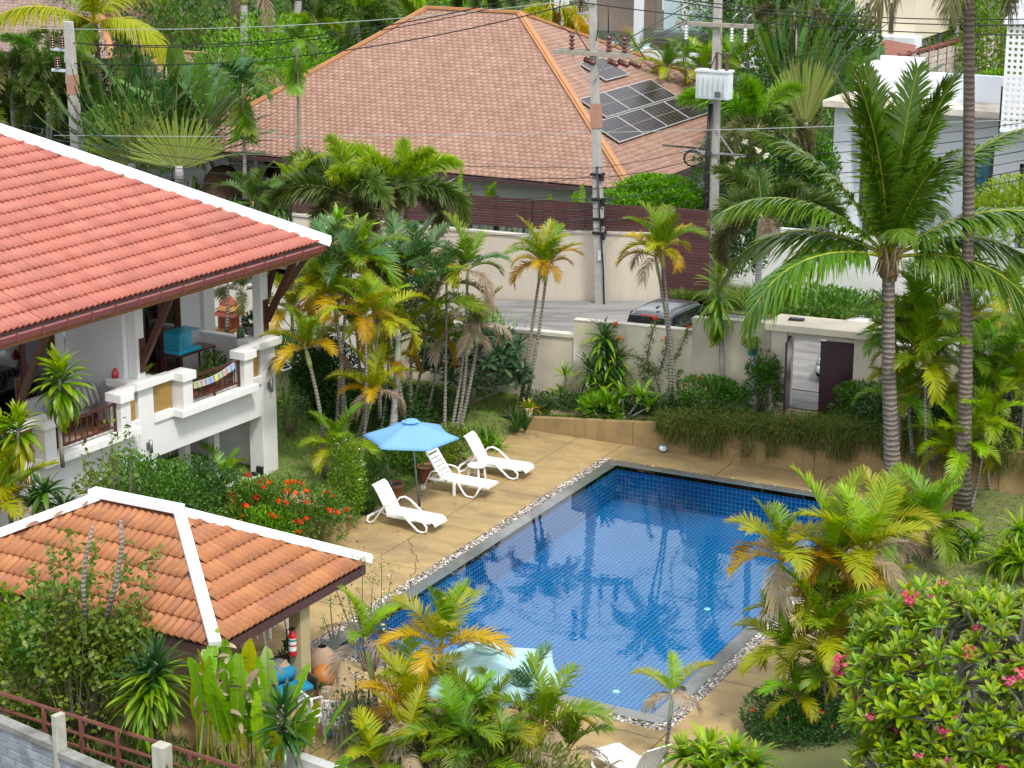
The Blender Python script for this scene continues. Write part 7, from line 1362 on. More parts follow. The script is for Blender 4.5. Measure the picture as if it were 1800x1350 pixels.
palm('areca_palm', 'dense bright areca clump behind the coconut trunk beside the gateway', [st(1605, 800, 1.3, 1600, 620, 10, 1.1, AG, .05), st(1640, 810, 1.3, 1625, 565, 10, 1.15, ['ltgreen', 'areca', 'lime'], .05), st(1580, 790, 1.3, 1572, 590, 8, .85, ['areca', 'ltgreen'], .05), st(1625, 860, .3, 1622, 680, 8, .95, ['areca', 'areca_y'], .045), st(1575, 870, .3, 1575, 700, 8, .85, ['areca', 'ltgreen'], .045), st(1640, 895, .2, 1628, 640, 7, 1.0, AG, .045)], AP)
palm('areca_palm', 'low lime green palm at the end of the retaining wall', [st(1683, 905, .2, 1688, 790, 13, .92, AL, .07, shaft=.25), st(1705, 900, .2, 1735, 740, 8, .8, AL, .045)], AP)
palm('areca_palm', 'group of thin pale stemmed areca palms at the right edge', [st(1765, 858, .2, 1752, 655, 9, .95, ['ltgreen', 'areca', 'lime'], .045), st(1790, 850, .2, 1790, 615, 9, 1.0, AG, .045), st(1752, 862, .2, 1700, 640, 8, 1.0, ['ltgreen', 'lime'], .04), st(1780, 870, .2, 1800, 680, 9, .9, AL, .045), st(1800, 855, .2, 1830, 660, 8, .9, AG, .045), st(1740, 868, .2, 1725, 700, 8, .8, ['ltgreen', 'areca'], .04)], AP)
palm('areca_palm', 'areca palms behind the boundary wall at the right with yellow crowns', [sd(1700, 620, 60, 1705, 560, 8, 1.1, ['ltgreen', 'areca_y'], .05), sd(1780, 600, 60, 1770, 545, 8, 1.1, ['areca', 'areca_y'], .05), sd(1640, 600, 60, 1650, 520, 8, 1.0, ['areca'], .05)], AP)
palm('areca_palm', 'golden areca clump leaning over the right side of the pool', [
    st(1405, 1262, 0, 1372, 985, 10, .98, ['areca', 'areca_y', 'areca_o', ('areca_o', 'dead')], .055, bend=.05), st(1432, 1280, 0, 1385, 1150, 9, .85, ['areca', 'areca_y', 'areca_y'], .05), st(1440, 1255, 0, 1465, 985, 10, 1.05, ['lime', 'areca_y', 'areca_y', 'areca_o'], .055), st(1455, 1260, 0, 1440, 1060, 9, .9, ['areca', 'areca_y', 'areca_o'], .05), st(1470, 1262, 0, 1520, 975, 9, 1.0, ['lime', 'areca_y', 'dead'], .055), st(1460, 1290, 0, 1445, 1125, 9, .95, ['areca', 'areca_y'], .05), st(1485, 1250, 0, 1500, 1060, 9, 1.0, ['areca_y', 'areca'], .05), st(1450, 1285, 0, 1470, 1190, 9, .9, ['green', 'areca'], .05), st(1415, 1300, 0, 1400, 1225, 7, .7, ['ltgreen', 'areca_y'], .04)], AP)
palm('areca_palm', 'bushy areca palms on the lawn behind the plumeria', [st(1640, 985, .1, 1640, 925, 10, .95, ['ltgreen', 'lime', 'areca'], .05, shaft=.2), st(1600, 990, .1, 1590, 930, 9, .9, ['areca', 'ltgreen', 'dead'], .05, shaft=.2), st(1550, 1010, .1, 1545, 930, 8, .9, ['areca_y', 'ltgreen'], .05)], AP)
palm('areca_palm', 'young palm with dried mauve fronds at the near pool corner', [dict(base=PD(1166, 1370, 36.5), top=(1182, 1222), n=7, s=.55, mats=['lime', 'areca_y', ('areca_o', 'dead'), 'dead', 'dead'], r=.05, shaft=.55, shm=shaft_b, emax=70)], AP)
palm('areca_palm', 'big yellowing areca clump with dead grey fronds in front of the aqua parasol', [
    sd(785, 1330, 36, 775, 1140, 8, 1.0, ['areca', 'areca_y', ('areca_y', 'areca_o'), 'areca_o', 'areca_o'], .06, emin=15), sd(740, 1340, 35.6, 725, 1235, 8, .75, ['lime', 'areca_y', 'areca_b', 'areca_o'], .05), sd(890, 1345, 35.6, 915, 1250, 8, .82, ['areca_b', 'areca', 'areca_y', 'areca_y', 'dead'], .05), sd(850, 1365, 35, 850, 1290, 9, .8, ['areca', 'areca', ('areca_y', 'dead'), 'dead'], .05), sd(745, 1360, 35, 726, 1262, 8, .8, ['areca_y', 'areca_o', 'dead', 'dead'], .05), sd(935, 1370, 35, 955, 1280, 9, .8, ['areca', 'areca', 'areca_y', 'dead'], .05), sd(800, 1380, 34.5, 806, 1300, 9, .75, ['ltgreen', 'areca', 'olive'], .05), sd(900, 1400, 34.4, 890, 1330, 8, .8, ['areca', 'dead'], .05), sd(720, 1390, 34.4, 716, 1320, 8, .7, ['areca_y', 'areca', 'dead'], .05), sd(985, 1390, 35, 1000, 1320, 7, .7, ['areca', 'olive', 'dead'], .05), sd(690, 1400, 34, 660, 1345, 8, .7, ['areca_y', 'areca'], .05), sd(840, 1400, 34, 845, 1345, 8, .8, ['green', 'areca'], .05)], AP)
palm('areca_palm', 'slender single areca palm with green crown in front of the near pool end', [sd(672, 1362, 36.2, 643, 1128, 8, .72, ['lime', 'areca', 'areca_y', 'dead', 'dead'], .062, shaft=1.0, bend=.02)], AP)
palm('areca_palm', 'lone palm frond crown reaching in at the right edge above the plumeria', [sd(1830, 1350, 33.5, 1818, 1255, 8, .9, ['lime', 'ltgreen'], .05)], AP)
palm('areca_palm', 'yellow areca palm beside the house wall at the left edge', [sd(18, 985, 45, 15, 880, 10, .95, ['areca_y', 'areca_y', 'areca_o', 'dead'], .06), sd(-10, 990, 44, -15, 900, 9, .9, ['areca', 'areca_y', 'dead'], .06)], AP)
# mid background: foxtail pair, betel palms
FXG = ['foxt_y', 'foxt', 'foxt', 'foxt_d', 'foxt_d']
palm('foxtail_palm', 'large foxtail palm with plumed fronds in front of the plank fence', [dict(base=PD(622, 480, 70), top=(618, 350), n=13, s=1.3, sp='foxt', mats=FXG, r=.14, tr=tr_royal, shaft=.9)])
palm('foxtail_palm', 'second foxtail palm with an upright bright plume beside the plank fence', [dict(base=PD(700, 480, 70.5), top=(705, 335), n=12, s=1.3, sp='foxt', mats=['foxt_y', 'foxt_y', 'foxt', 'foxt', 'foxt_d'], r=.14, tr=tr_royal, shaft=.9)])
palm('betel_palm', 'slim betel palm with drooping skirt in front of the brown roof, left of its twin', [dict(base=PD(430, 350, 75), top=(427, 152), n=9, s=1.05, sp='betel', mats=['drac_d', 'green', 'green'], r=.075, shaft=.5, shm=shaft_m, emin=10), dict(base=PD(430, 300, 75.2), top=(427, 168), n=6, s=1.15, sp='betel', mats=['ltgreen', 'olive'], r=0, emax=-70, emin=-85)])
palm('betel_palm', 'slim betel palm with pale trunk nearer the brown roof hip', [dict(base=PD(524, 320, 77), top=(522, 72), n=9, s=.85, sp='betel', mats=['green', 'ltgreen', 'green'], r=.07, shaft=.9, shm=shaft_m, emin=-5), dict(base=PD(524, 300, 77.2), top=(520, 95), n=4, s=1.1, sp='betel', mats=['ltgreen'], r=0, emax=-72, emin=-85)])
palm('areca_palm', 'bright small palm in front of the brown house veranda', [sd(510, 400, 70, 512, 340, 9, 1.1, ['lime', 'green', 'green'], .05), sd(440, 390, 70, 445, 360, 8, 1.0, ['foxt', 'green'], .05)], AP)
palm('coconut_palm', 'coconut palm with green nuts arching over the top left roof', [dict(base=PD(172, 260, 90), top=(165, 40), n=10, s=1.05, sp='coco', mats=['lime', 'areca_y', 'areca_y', 'areca'], r=.17, tr=tr_coco2, shaft=.4, shm=shaft_o, emin=-10)])
cr = PD(165, 45, 90); nuts = [(-.3, -.35, -.5), (.1, -.45, -.65), (.35, -.3, -.45), (-.1, -.4, -.9), (.15, -.3, -1.0)]
for k, q in enumerate(nuts): o = MB().ball((0, 0, 0), .17, 12, sc=(1, 1, 1.2)).build('coconut', MAT('green_coconut', (.22, .30, .03), (.30, .34, .04), 3, .4, 0), None) if k == 0 else link('coconut', cn_); cn_ = o.data; o.location = cr+Vector(q); tag(o, ['left upper', 'centre upper', 'right upper', 'left lower', 'right lower'][k]+' green coconut in the bunch under the top left palm crown', 'coconut', 'green coconuts in the top left palm')
for k, (tx, bx, by, D, r, lb) in enumerate(((428, 440, 160, 98, .26, 'tall royal palm trunk behind the betel palms, crown above the picture'), (528, 531, 140, 100, .26, 'royal palm trunk beside the brown roof hip, crown above the picture'), (326, 330, 60, 112, .3, 'royal palm trunk left of the other royal palms at the top edge'), (385, 388, 90, 112, .26, 'thin royal palm trunk between two larger ones at the top edge'))):
    palm('royal_palm', lb, [dict(base=PD(bx, by+120, D), top=(tx, -42-6*k), n=9, s=1.15, sp='royal', mats=['coco', 'foxt', 'dead'] if k != 1 else ['foxt', 'foxt'], r=r, tr=tr_royal, shaft=1.4, emin=-60)], 'royal palms at the top edge')
palm('foxtail_palm', 'drooping plumed palm at the top centre behind the roof ridge', [dict(base=PD(645, 160, 104), top=(628, 25), n=9, s=1.15, sp='foxt', mats=['foxt_y', 'foxt', 'foxt'], r=.14, tr=tr_royal), dict(base=PD(700, 130, 108), top=(690, -10), n=9, s=1.3, sp='foxt', mats=['lime', 'foxt_y', 'lime'], r=.12, tr=tr_royal)])
palm('foxtail_palm', 'dark plumed palm beyond the ridge of the brown roof', [dict(base=PD(860, 120, 112), top=(838, -12), n=9, s=1.4, sp='foxt', mats=['foxt'], r=.14, tr=tr_royal), dict(base=PD(560, 160, 100), top=(556, 40), n=8, s=1.0, sp='foxt', mats=['foxt', 'foxt_y'], r=.1)])
palm('foxtail_palm', 'dark drooping foxtail palms at the left edge above the red roof', [dict(base=PD(40, 330, 88), top=(18, 130), n=10, s=1.25, sp='foxt', mats=['foxt', 'foxt', 'foxt_d'], r=.12, tr=tr_royal), dict(base=PD(80, 330, 88), top=(92, 168), n=10, s=1.2, sp='foxt', mats=['foxt'], r=.12, tr=tr_royal), dict(base=PD(-20, 300, 88), top=(-10, 190), n=9, s=1.2, sp='foxt', mats=['foxt', 'olive'], r=.12), dict(base=PD(80, 330, 88), top=(78, 120), n=7, s=1.0, sp='foxt', mats=['green', 'foxt'], r=.1)])
palm('foxtail_palm', 'pale plumed foxtail palm right of the transformer pole', [dict(base=PD(1330, 380, 74), top=(1332, 225), n=9, s=1.15, sp='foxt', mats=['ltgreen', 'foxt', 'foxt_d'], r=.12, tr=tr_royal)])
palm('foxtail_palm', 'drooping dark foxtail palm above the traveller palm at the top right', [dict(base=PD(1410, 200, 92), top=(1395, 20), n=10, s=1.2, sp='foxt', mats=['foxt', 'foxt_d'], r=.12, tr=tr_royal), dict(base=PD(1320, 160, 96), top=(1310, -5), n=9, s=1.2, sp='foxt', mats=['foxt', 'foxt'], r=.12, tr=tr_royal)])
palm('areca_palm', 'bright areca palms below the glass terrace right of the crossarm', [sd(1190, 200, 92, 1172, 122, 9, 1.05, ['green', 'lime', 'areca_y'], .06), sd(1240, 200, 92, 1238, 126, 9, 1.05, ['lime', 'areca', 'areca_y'], .06), sd(1120, 160, 97, 1118, 100, 6, .8, ['lime', 'areca_y'], .05), sd(1200, 180, 96, 1205, 105, 7, .8, ['ltgreen', 'lime'], .05), sd(1290, 200, 92, 1285, 130, 8, 1.3, ['ltgreen', 'green'], .05)], AP)
palm('areca_palm', 'drooping golden palm at the corner of the modern house', [dict(base=PD(970, 60, 100), top=(968, 5), n=6, s=1.2, sp='foxt', mats=['areca_y'], r=.06, emax=-10, emin=-60), dict(base=PD(1005, 70, 100), top=(1003, 15), n=5, s=1.1, sp='foxt', mats=['areca_o', 'areca_y'], r=.06, emax=-20, emin=-70)], AP)
for k, (bx, tx, lb) in enumerate(((1650, 1655, 'thin grey palm trunk before the brick wall at the top right'), (1678, 1681, 'second thin grey palm trunk close to the tall coconut trunk'), (1708, 1712, 'third thin palm trunk just right of the tall coconut trunk'))):
    palm('royal_palm', lb, [dict(base=PD(bx, 90, 104), top=(tx, -60), n=7, s=1.0, sp='royal', mats=['coco', 'green'], r=.13, tr=tr_royal, shaft=.6)], 'thin palms at the top right')
# traveller's palms
def face(p, extra=0): v = Vector(p); return math.atan2(v.y, v.x)-math.pi/2+extra
p = PD(315, 305, 80); travellers('traveller_palm', 'traveller palm fan with glowing yellow stalks behind the white ridge', p, 27, 4.4, face(p), ('fan', 'banana_d'), 76, 3, .85, .3)
p = PD(232, 300, 81); travellers('traveller_palm', 'traveller palm fan left of the yellow stalked one', p, 25, 4.6, face(p), ('fan', 'banana_d'), 66, 5, .85, .3)
p = PD(1413, 232, 80); travellers('traveller_palm', 'traveller palm with a pale fan of stalks between the two white houses', p, 21, 5.2, face(p), ('fan', 'banana_d'), 30, 8, .9, .4)
t = thing('dry_sheaths', 'dry brown leaf sheaths under the pale traveller palm fan', 'plant', PD(1413, 232, 79.9)); g = random.Random(4)
for k in range(14): a = g.uniform(-.8, .8); o = link('leaf', strap('dead', 1.0, .14, 60, 30, k % 3), t); o.rotation_euler = (0, 0, face(p)+(0 if a > 0 else math.pi)); o.location = (0, 0, -.6+g.uniform(-.6, .3)); s = g.uniform(.9, 1.5); o.scale = (s, s, s)
# banana-like clumps
def clump(cx, cy, D, n, L, w, spread, seed, tilt=26, z=0):
    g = random.Random(seed); return [(g.uniform(-spread, spread), g.uniform(-spread*.5, spread*.5), L*g.uniform(.7, 1.15), w*g.uniform(.85, 1.15), g.uniform(-tilt, tilt), g.uniform(0, 6.28), g.randint(0, 5)) for _ in range(n)]
paddles('banana_plant', 'tall banana leaves standing behind the traveller palms', 'plant', PD(250, 290, 88), clump(0, 0, 0, 30, 4.9, .85, 3.0, 2, 34), ['banana_d', 'banana_d', 'green'])
paddles('banana_plant', 'ragged banana leaves left of the slim betel palm', 'plant', PD(340, 250, 86), clump(0, 0, 0, 12, 4.0, .9, 1.6, 3, 45), ['banana_d', 'green'])
paddles('banana_plant', 'broad dark banana leaves behind the pale traveller palm', 'plant', PD(1450, 230, 86), clump(0, 0, 0, 18, 4.6, .8, 2.2, 4, 38), ['banana_d', 'green'])
paddles('banana_plant', 'young banana leaves above the plank fence', 'plant', PY(838, 372, 68.5), clump(0, 0, 0, 6, 1.5, .3, .8, 5, 40), ['banana', 'green'])
paddles('banana_plant', 'short banana leaves behind the fence near the crossarm pole', 'plant', PY(985, 382, 68.5), clump(0, 0, 0, 7, 1.3, .3, 1.2, 6, 45), ['ltgreen', 'green'])
g = random.Random(14); hl = []
for k in range(38):
    dx = -1.05+2.25*k/37+g.uniform(-.08, .08); hl.append((dx, g.uniform(-.4, .4), g.uniform(1.5, 2.6) if k % 3 else g.uniform(1.1, 1.6), g.uniform(.24, .36), g.uniform(-24, 24), (-1.09 if k % 2 else 2.05)+g.uniform(-1.0, 1.0), g.randint(0, 5)))
paddles('heliconia', 'bright upright heliconia leaves in front of the pavilion', 'plant', PD(430, 1340, 35.0), hl, ['banana', 'banana', 'lime', 'ltgreen', 'banana', 'areca_y'])
paddles('heliconia', 'heliconia leaves leaning right beside the white garden chairs', 'plant', PD(560, 1375, 34.2), [(-.2, 0, 1.8, .30, 30, .3, 0), (.1, 0, 2.0, .32, 38, .15, 1), (.2, .1, 1.4, .28, 55, .1, 2), (-.3, .2, 1.7, .3, 12, .6, 3), (.3, 0, 1.1, .26, 70, -.2, 4), (-.1, -.2, 1.5, .28, -20, .4, 5), (.4, -.1, 1.3, .3, 20, -.6, 1)], ['banana', 'banana', 'ltgreen'])
t = thing('dry_leaves', 'shrivelled tan leaves hanging among the heliconia stems', 'plant', PD(430, 1320, 34.8)); g = random.Random(9)
for k in range(44): o = link('leaf', strap('dead', 1.0, .34, 40, 75, k % 3, 'oval'), t); s = g.uniform(.2, .42); o.scale = (s, s, s); o.location = (g.uniform(-1.0, .9), g.uniform(-.3, .2), g.uniform(.6, 1.9)); o.rotation_euler = (g.uniform(-1, 1), g.uniform(.2, 1.5), g.uniform(0, 6.28))
# ------------------------------------------------------------------ dracaenas, cordylines, strap plants
p = PZ(1278, 714, 1.1); q = PD(1264, 478, DEP(p))-p
rosette('dracaena', 'tall dracaena with drooping leafy head on a thin pale trunk left of the foxtail palm', 'plant', p, [tuple(q)], .95, .10, ['lime', 'drac', 'drac'], 2, 96, .085, emax=80, emin=-75, bend=80, stretch=1.5)
p = PD(108, 815, 46); q = PD(106, 648, 46)-p
rosette('dracaena', 'dracaena with a full pale green head in front of the near balcony', 'plant', p, [tuple(q)], .82, .15, ['lime', 'drac', 'drac', 'areca'], 5, 92, .05, emax=80, emin=-70, bend=70, stretch=.85, prof='oval')
p = PD(20, 900, 45); q = PD(30, 740, 45)-p
rosette('dracaena', 'dracaena with yellow striped leaves at the left edge below the balcony', 'plant', p, [tuple(q), (q.x-.5, q.y, q.z-.3)], .74, .13, ['lime', 'drac', 'areca_y'], 6, 70, .05, emax=80, emin=-60, bend=70, stretch=.6, prof='oval')
p = PD(85, 930, 44.5); rosette('cordyline', 'dark green cordyline below the dracaenas beside the house wall', 'plant', p, [(0, 0, .9), (.4, .1, .5), (-.4, 0, .6)], .72, .13, ['dark', 'drac_d', 'green'], 7, 26, .04, emax=75, emin=-25, bend=60, prof='oval')
p = PD(255, 1310, 36.2); q = PD(252, 1190, 36.2)-p
rosette('dracaena', 'large shaggy dracaena with tan leaf tips in front of the pavilion corner', 'plant', p, [tuple(q), (q.x+.25, q.y+.1, q.z+.35)], .85, .085, ['drac_d', 'drac', 'drac'], 8, 130, .06, emax=78, emin=-78, bend=55, stretch=.8)
p = PD(497, 1345, 34.2); q = PD(497, 1238, 34.2)-p
rosette('dracaena', 'dark spiky dracaena at the bottom edge in front of the heliconias', 'plant', p, [tuple(q)], .72, .085, ['drac_d', 'dark', 'dark', 'drac_d'], 9, 70, .06, emax=86, emin=-35, bend=35, stretch=.7)
p = PZ(1062, 715, .6); rosette('dracaena', 'big drooping dracaena clump against the weathered wall', 'plant', p, [(-.15, .2, 1.75), (.25, .25, 1.45), (-.5, .1, 1.1), (.5, .0, .9), (0, -.15, .8), (-.2, .3, 2.15)], .85, .095, ['dark', 'drac', 'drac', 'drac_d'], 10, 42, .05, emax=75, emin=-60, bend=75, stretch=.3)
p = PZ(1095, 728, .75); rosette('canna', 'broad leaved green plants at the foot of the dracaena clump', 'plant', p, [(0, 0, .5), (.5, .1, .55), (-.4, -.1, .3), (.85, 0, .35)], .70, .15, ['ltgreen', 'green'], 11, 12, .03, emax=80, emin=10, bend=45, prof='oval')
p = PZ(988, 712, .5); rosette('canna', 'pale leaved young plant left of the dracaena clump', 'plant', p, [(0, 0, .25), (.05, .1, .9)], .62, .13, ['drac', 'lime'], 12, 9, .03, emax=80, emin=10, bend=40, prof='oval')
p = PD(1240, 1360, 34.6); rosette('cordyline', 'bright green strap leaved plant at the bottom beside the near pool corner', 'plant', p, [(0, 0, .35), (.55, 0, .5), (-.45, .1, .2), (.3, -.3, .2), (.9, .1, .35), (-.1, .4, .3)], .66, .105, ['lime', 'drac', 'drac'], 13, 30, .03, emax=80, emin=-15, bend=60)
p = PZ(1778, 1015, .1); rosette('cordyline', 'dense strap leaved mound at the right edge on the lawn', 'plant', p, [(0, 0, .6), (.4, .2, .9), (-.3, 0, .4), (.3, -.3, .5), (0, .4, 1.1)], .80, .075, ['lime', 'drac', 'drac'], 14, 44, .04, emax=75, emin=-45, bend=70)
p = PZ(1680, 985, .1); rosette('cordyline', 'strap leaved bush on the lawn behind the plumeria', 'plant', p, [(0, 0, .3), (.35, .2, .5), (-.2, .2, .4)], .75, .07, ['drac', 'drac_d', 'lime'], 15, 34, .04, emax=75, emin=-35, bend=70)
p = PZ(910, 757, .1); rosette('snake_plant', 'dark upright snake plant clump at the end of the retaining wall', 'plant', p, [(0, 0, 0), (.2, .1, 0), (-.15, .15, 0), (.05, -.2, 0)], .85, .075, ['dark', 'drac_d'], 16, 14, 0, emax=88, emin=58, bend=12, prof='sword')
p = PZ(832, 782, .05); rosette('snake_plant', 'upright snake plants with yellow edges behind the farthest sun lounger', 'plant', p, [(0, 0, 0), (.3, .15, 0), (-.3, 0, 0), (.55, .1, 0)], .75, .07, ['drac_d', 'green', 'drac'], 17, 13, 0, emax=88, emin=60, bend=12, prof='sword')
p = PZ(858, 788, .05); rosette('spider_lily', 'grassy bright green plant beside the snake plants', 'plant', p, [(0, 0, 0), (.3, .1, 0)], .65, .05, ['ltgreen', 'lime'], 18, 26, 0, emax=85, emin=15, bend=75, joined=True)
p = PZ(878, 680, .4); rosette('strelitzia', 'tall sword leaved plant in front of the lower garden wall', 'plant', p, [(0, 0, .3), (.35, .1, .3), (-.35, .1, .3)], 2.2, .13, ['drac_d', 'ltgreen', 'green'], 19, 14, .04, emax=88, emin=52, bend=35, prof='sword')
p = PZ(515, 590, .3); rosette('cordyline', 'broad leaved green plant right of the house corner pillar', 'plant', p, [(0, 0, .6), (.5, .3, .2)], .8, .14, ['green', 'ltgreen'], 20, 14, .03, emax=80, emin=0, bend=50, prof='oval')
p = PD(590, 405, 64); rosette('cordyline', 'bright leafy crown just above the red roof corner', 'plant', p, [(0, 0, .2), (.8, .1, 0)], .9, .16, ['ltgreen', 'lime'], 21, 16, .03, emax=80, emin=0, bend=40, prof='oval')
p = PZ(558, 560, .4); paddles('heliconia', 'single green paddle leaves by the pale side wall', 'plant', PD(565, 590, 60), [(0, 0, 2.6, .4, 5, .3, 0), (-.9, 0, 1.5, .35, -50, .2, 1), (-1.3, 0, 1.4, .3, -60, .2, 2)], ['green', 'ltgreen'])
# ------------------------------------------------------------------ shrubs and hedges
bush('hedge', 'rounded clipped green hedge mound between the house and the pavilion', 'hedge', PZ(250, 985, -.3), (2.1, 1.5, 1.35), 15000, .10, .06, 'green', 61, clump=190, spread=.11, stems=6, inner=.25, up=.35, zc=1.3)
bush('hedge', 'darker right shoulder of the hedge mound below the house corner', 'hedge', PZ(348, 960, -.3), (1.3, 1.1, 1.25), 7000, .10, .06, 'dark', 62, clump=90, spread=.13, stems=4)
bush('ixora_shrub', 'dark green shrub dotted with orange red flower heads above the planter', 'shrub', PZ(505, 935, .3), (1.75, .9, .72), 5200, .12, .05, 'green', 63, clump=90, spread=.17, stems=6, flower=('red', 34, .15))
bush('fern_bush', 'yellow green ferny bush between hedge and red flowered shrub', 'shrub', PZ(440, 945, .1), (.95, .8, .6), 2600, .20, .035, 'olive', 64, clump=50, spread=.2, stems=4, shape='L')
bush('ixora_shrub', 'leafy shrub with a few red flowers at the left end of the planter', 'shrub', PZ(470, 960, .2), (.9, .7, .5), 2200, .12, .05, 'ltgreen', 65, clump=50, stems=3, flower=('red', 6, .12))
bush('shrub', 'tall climbing shrub with tiny white flowers at the planter end', 'shrub', PZ(612, 905, .3), (.45, .45, 1.2), 2400, .10, .05, 'ltgreen', 66, clump=46, spread=.22, stems=5, flower=('whitef', 9, .06))
bush('shrub', 'leafy shrub behind the slotted lounger left of the pot', 'shrub', PZ(640, 890, .05), (.7, .6, .75), 2600, .11, .05, 'green', 67, clump=46, spread=.2, stems=4)
bush('shrub', 'fine leaved green bush behind the terracotta pot', 'shrub', PZ(690, 835, .05), (.9, .7, .7), 3200, .11, .045, 'green', 68, clump=60, spread=.2, stems=4)
bush('fern_bush', 'yellow green ferny bush under the blue parasol edge', 'shrub', PZ(735, 818, .05), (.95, .7, .6), 2600, .18, .035, 'areca', 69, clump=50, spread=.22, stems=3, shape='L')
bush('shrub', 'small open shrub with pale leaves behind the slatted lounger', 'shrub', PZ(790, 815, .05), (.55, .5, .6), 900, .12, .05, 'olive', 70, clump=30, spread=.25, stems=5)
bush('shrub', 'round dark leaved bush on the side lawn behind the bowed palm', 'shrub', PZ(575, 735, .1), (1.0, .9, 1.35), 10000, .12, .06, 'dark', 71, clump=110, spread=.14, stems=5)
bush('shrub', 'thin stemmed airy shrub beside the house corner', 'shrub', PZ(508, 770, .05), (.6, .5, .9), 800, .12, .05, 'green', 72, clump=30, spread=.25, stems=9)
plumeria('plumeria', 'large dark leaved plumeria in front of the lower garden wall', PZ(825, 712, .3), (1.9, 1.2, 1.15), 1.35, 110, 'plum_d', 3, 0, .42, smin=-.5)
bush('shrub', 'low dark shrub under the palm trunks beside the globe lamp', 'shrub', PZ(740, 735, .2), (1.4, .8, .5), 2600, .14, .06, 'dark', 73, clump=50, stems=4)
bush('shrub', 'light green shrub with small yellow flowers before the garden wall', 'shrub', PZ(845, 655, .5), (.8, .6, 1.2), 1800, .13, .06, 'ltgreen', 74, clump=40, spread=.25, stems=5)
bush('hedge', 'low dark groundcover hedge along the foot of the lower garden wall', 'hedge', PZ(1010, 728, .55)+Vector((0, .35, 0)), (2.0, .4, .27), 3000, .10, .045, 'dark', 75, clump=90, stems=3, spread=.15)
bush('hedge', 'dark groundcover hedge below the euphorbia', 'hedge', PZ(1150, 730, .8)+Vector((0, .3, 0)), (1.5, .4, .3), 2400, .10, .045, 'dark', 76, clump=80, stems=3, spread=.15)
bush('fern_bush', 'ferns with long arching leaves below the dracaena clump', 'plant', PZ(1055, 733, .62), (.6, .25, .32), 500, .28, .035, 'ltgreen', 77, clump=26, spread=.2, stems=0, shape='L')
t0 = PZ(1065, 735, .7); 
t = thing('ginger_stem', 'single yellow leaf among the plants below the dracaena', 'plant', PZ(1035, 725, .6)); o = link('leaf', strap('areca_y', 1.0, .3, 80, 20, 1, 'oval'), t); o.scale = (.5, .5, .5); o.location = (0, -.1, .3)
bush('shrub', 'shrubs with orange flowers under the thin dracaena trunk', 'shrub', PZ(1250, 725, 1.0), (1.1, .5, .55), 2600, .15, .055, 'green', 78, clump=50, stems=4, flower=('red', 3, .14), spread=.2)
bush('shrub', 'tall mixed shrub between foxtail trunk and gateway pillar', 'shrub', PZ(1340, 722, 1.1), (.5, .45, .95), 2000, .14, .055, 'green', 79, clump=40, stems=4, spread=.2)
bush('shrub', 'leafy dark green shrub right of the gateway step', 'shrub', PZ(1520, 745, 1.2), (.95, .6, .62), 2600, .16, .05, 'green', 80, clump=60, stems=3, spread=.18, shape='L')
bush('shrub', 'dark shrubs filling the bed behind the coconut trunk', 'shrub', PZ(1610, 770, 1.25), (1.6, .8, .9), 4200, .15, .06, 'dark', 81, clump=70, stems=4)
bush('shrub', 'shadowy shrubs under the right hand areca group', 'shrub', PZ(1745, 800, .9), (2.2, .8, 1.0), 4600, .15, .06, 'dark', 82, clump=70, stems=4)
bush('hanging_basket_plant', 'dark red leaved plant in a teal pot tied to the foxtail trunk', 'plant', PD(1322, 618, DEP(PZ(1322, 722, 1.1))-.25), (.22, .2, .18), 200, .14, .05, 'olive', 83, clump=12, stems=0, zc=.2)
t = pot('plant_pot', 'teal pot tied to the smooth foxtail trunk', PD(1322, 624, DEP(PZ(1322, 722, 1.1))-.25), .17, .24, MAT('teal_pot', (.01, .12, .12), rough=.4))
# euphorbia stems on the wall
t = thing('euphorbia', 'thorny euphorbia with long leafy stems and red tips across the weathered wall', 'plant', PZ(1150, 712, .9)); o0 = Vector(t.location); Yw = 54.05
def wp_(x, y): return PY(x, y, Yw)-o0
stems_ = [[(1060, 640), (1055, 610), (1065, 590), (1082, 570)], [(1060, 625), (1075, 605), (1090, 595)], [(1075, 620), (1115, 625), (1140, 640), (1160, 655)], [(1140, 660), (1138, 620), (1146, 590), (1152, 560)], [(1160, 690), (1150, 655), (1120, 640)], [(1175, 650), (1192, 620), (1205, 590), (1210, 575)], [(1160, 650), (1170, 620), (1172, 595)], [(1150, 690), (1135, 670), (1130, 650)], [(1100, 650), (1085, 625), (1070, 612)], [(1175, 690), (1180, 665), (1200, 650)]]
mb = MB(); Ps = []; g = np.random.default_rng(6)
for s_ in stems_:
    q = [wp_(*a) for a in s_]; mb.tube(q, .02, 5)
    for i in range(len(q)-1):
        for f in np.linspace(0, 1, 16): Ps.append(np.array(q[i].lerp(q[i+1], f))+g.normal(0, .045, 3))
    if s_[-1][1] < 612: o = link('flower_cluster', flower_mesh('red', 1), t); o.location = q[-1]; o.scale = (.12, .12, .12)
mb.build('stem', tr_wood, t); P = np.array(Ps*3)+g.normal(0, .03, (len(Ps)*3, 3)); n = len(P); d = unit(g.normal(size=(n, 3))); Y = unit(np.cross(d, g.normal(size=(n, 3)))); V, F = scat(DV, DF, d*.09, Y*.045, np.cross(d, Y)*.09, P)
o = link('foliage', npmesh('foliage', V, F, lf['green'], np.stack([np.zeros(len(V)), np.repeat(g.random(n), 5), np.zeros(len(V)), np.ones(len(V))], 1)), t); o['kind'] = 'stuff'
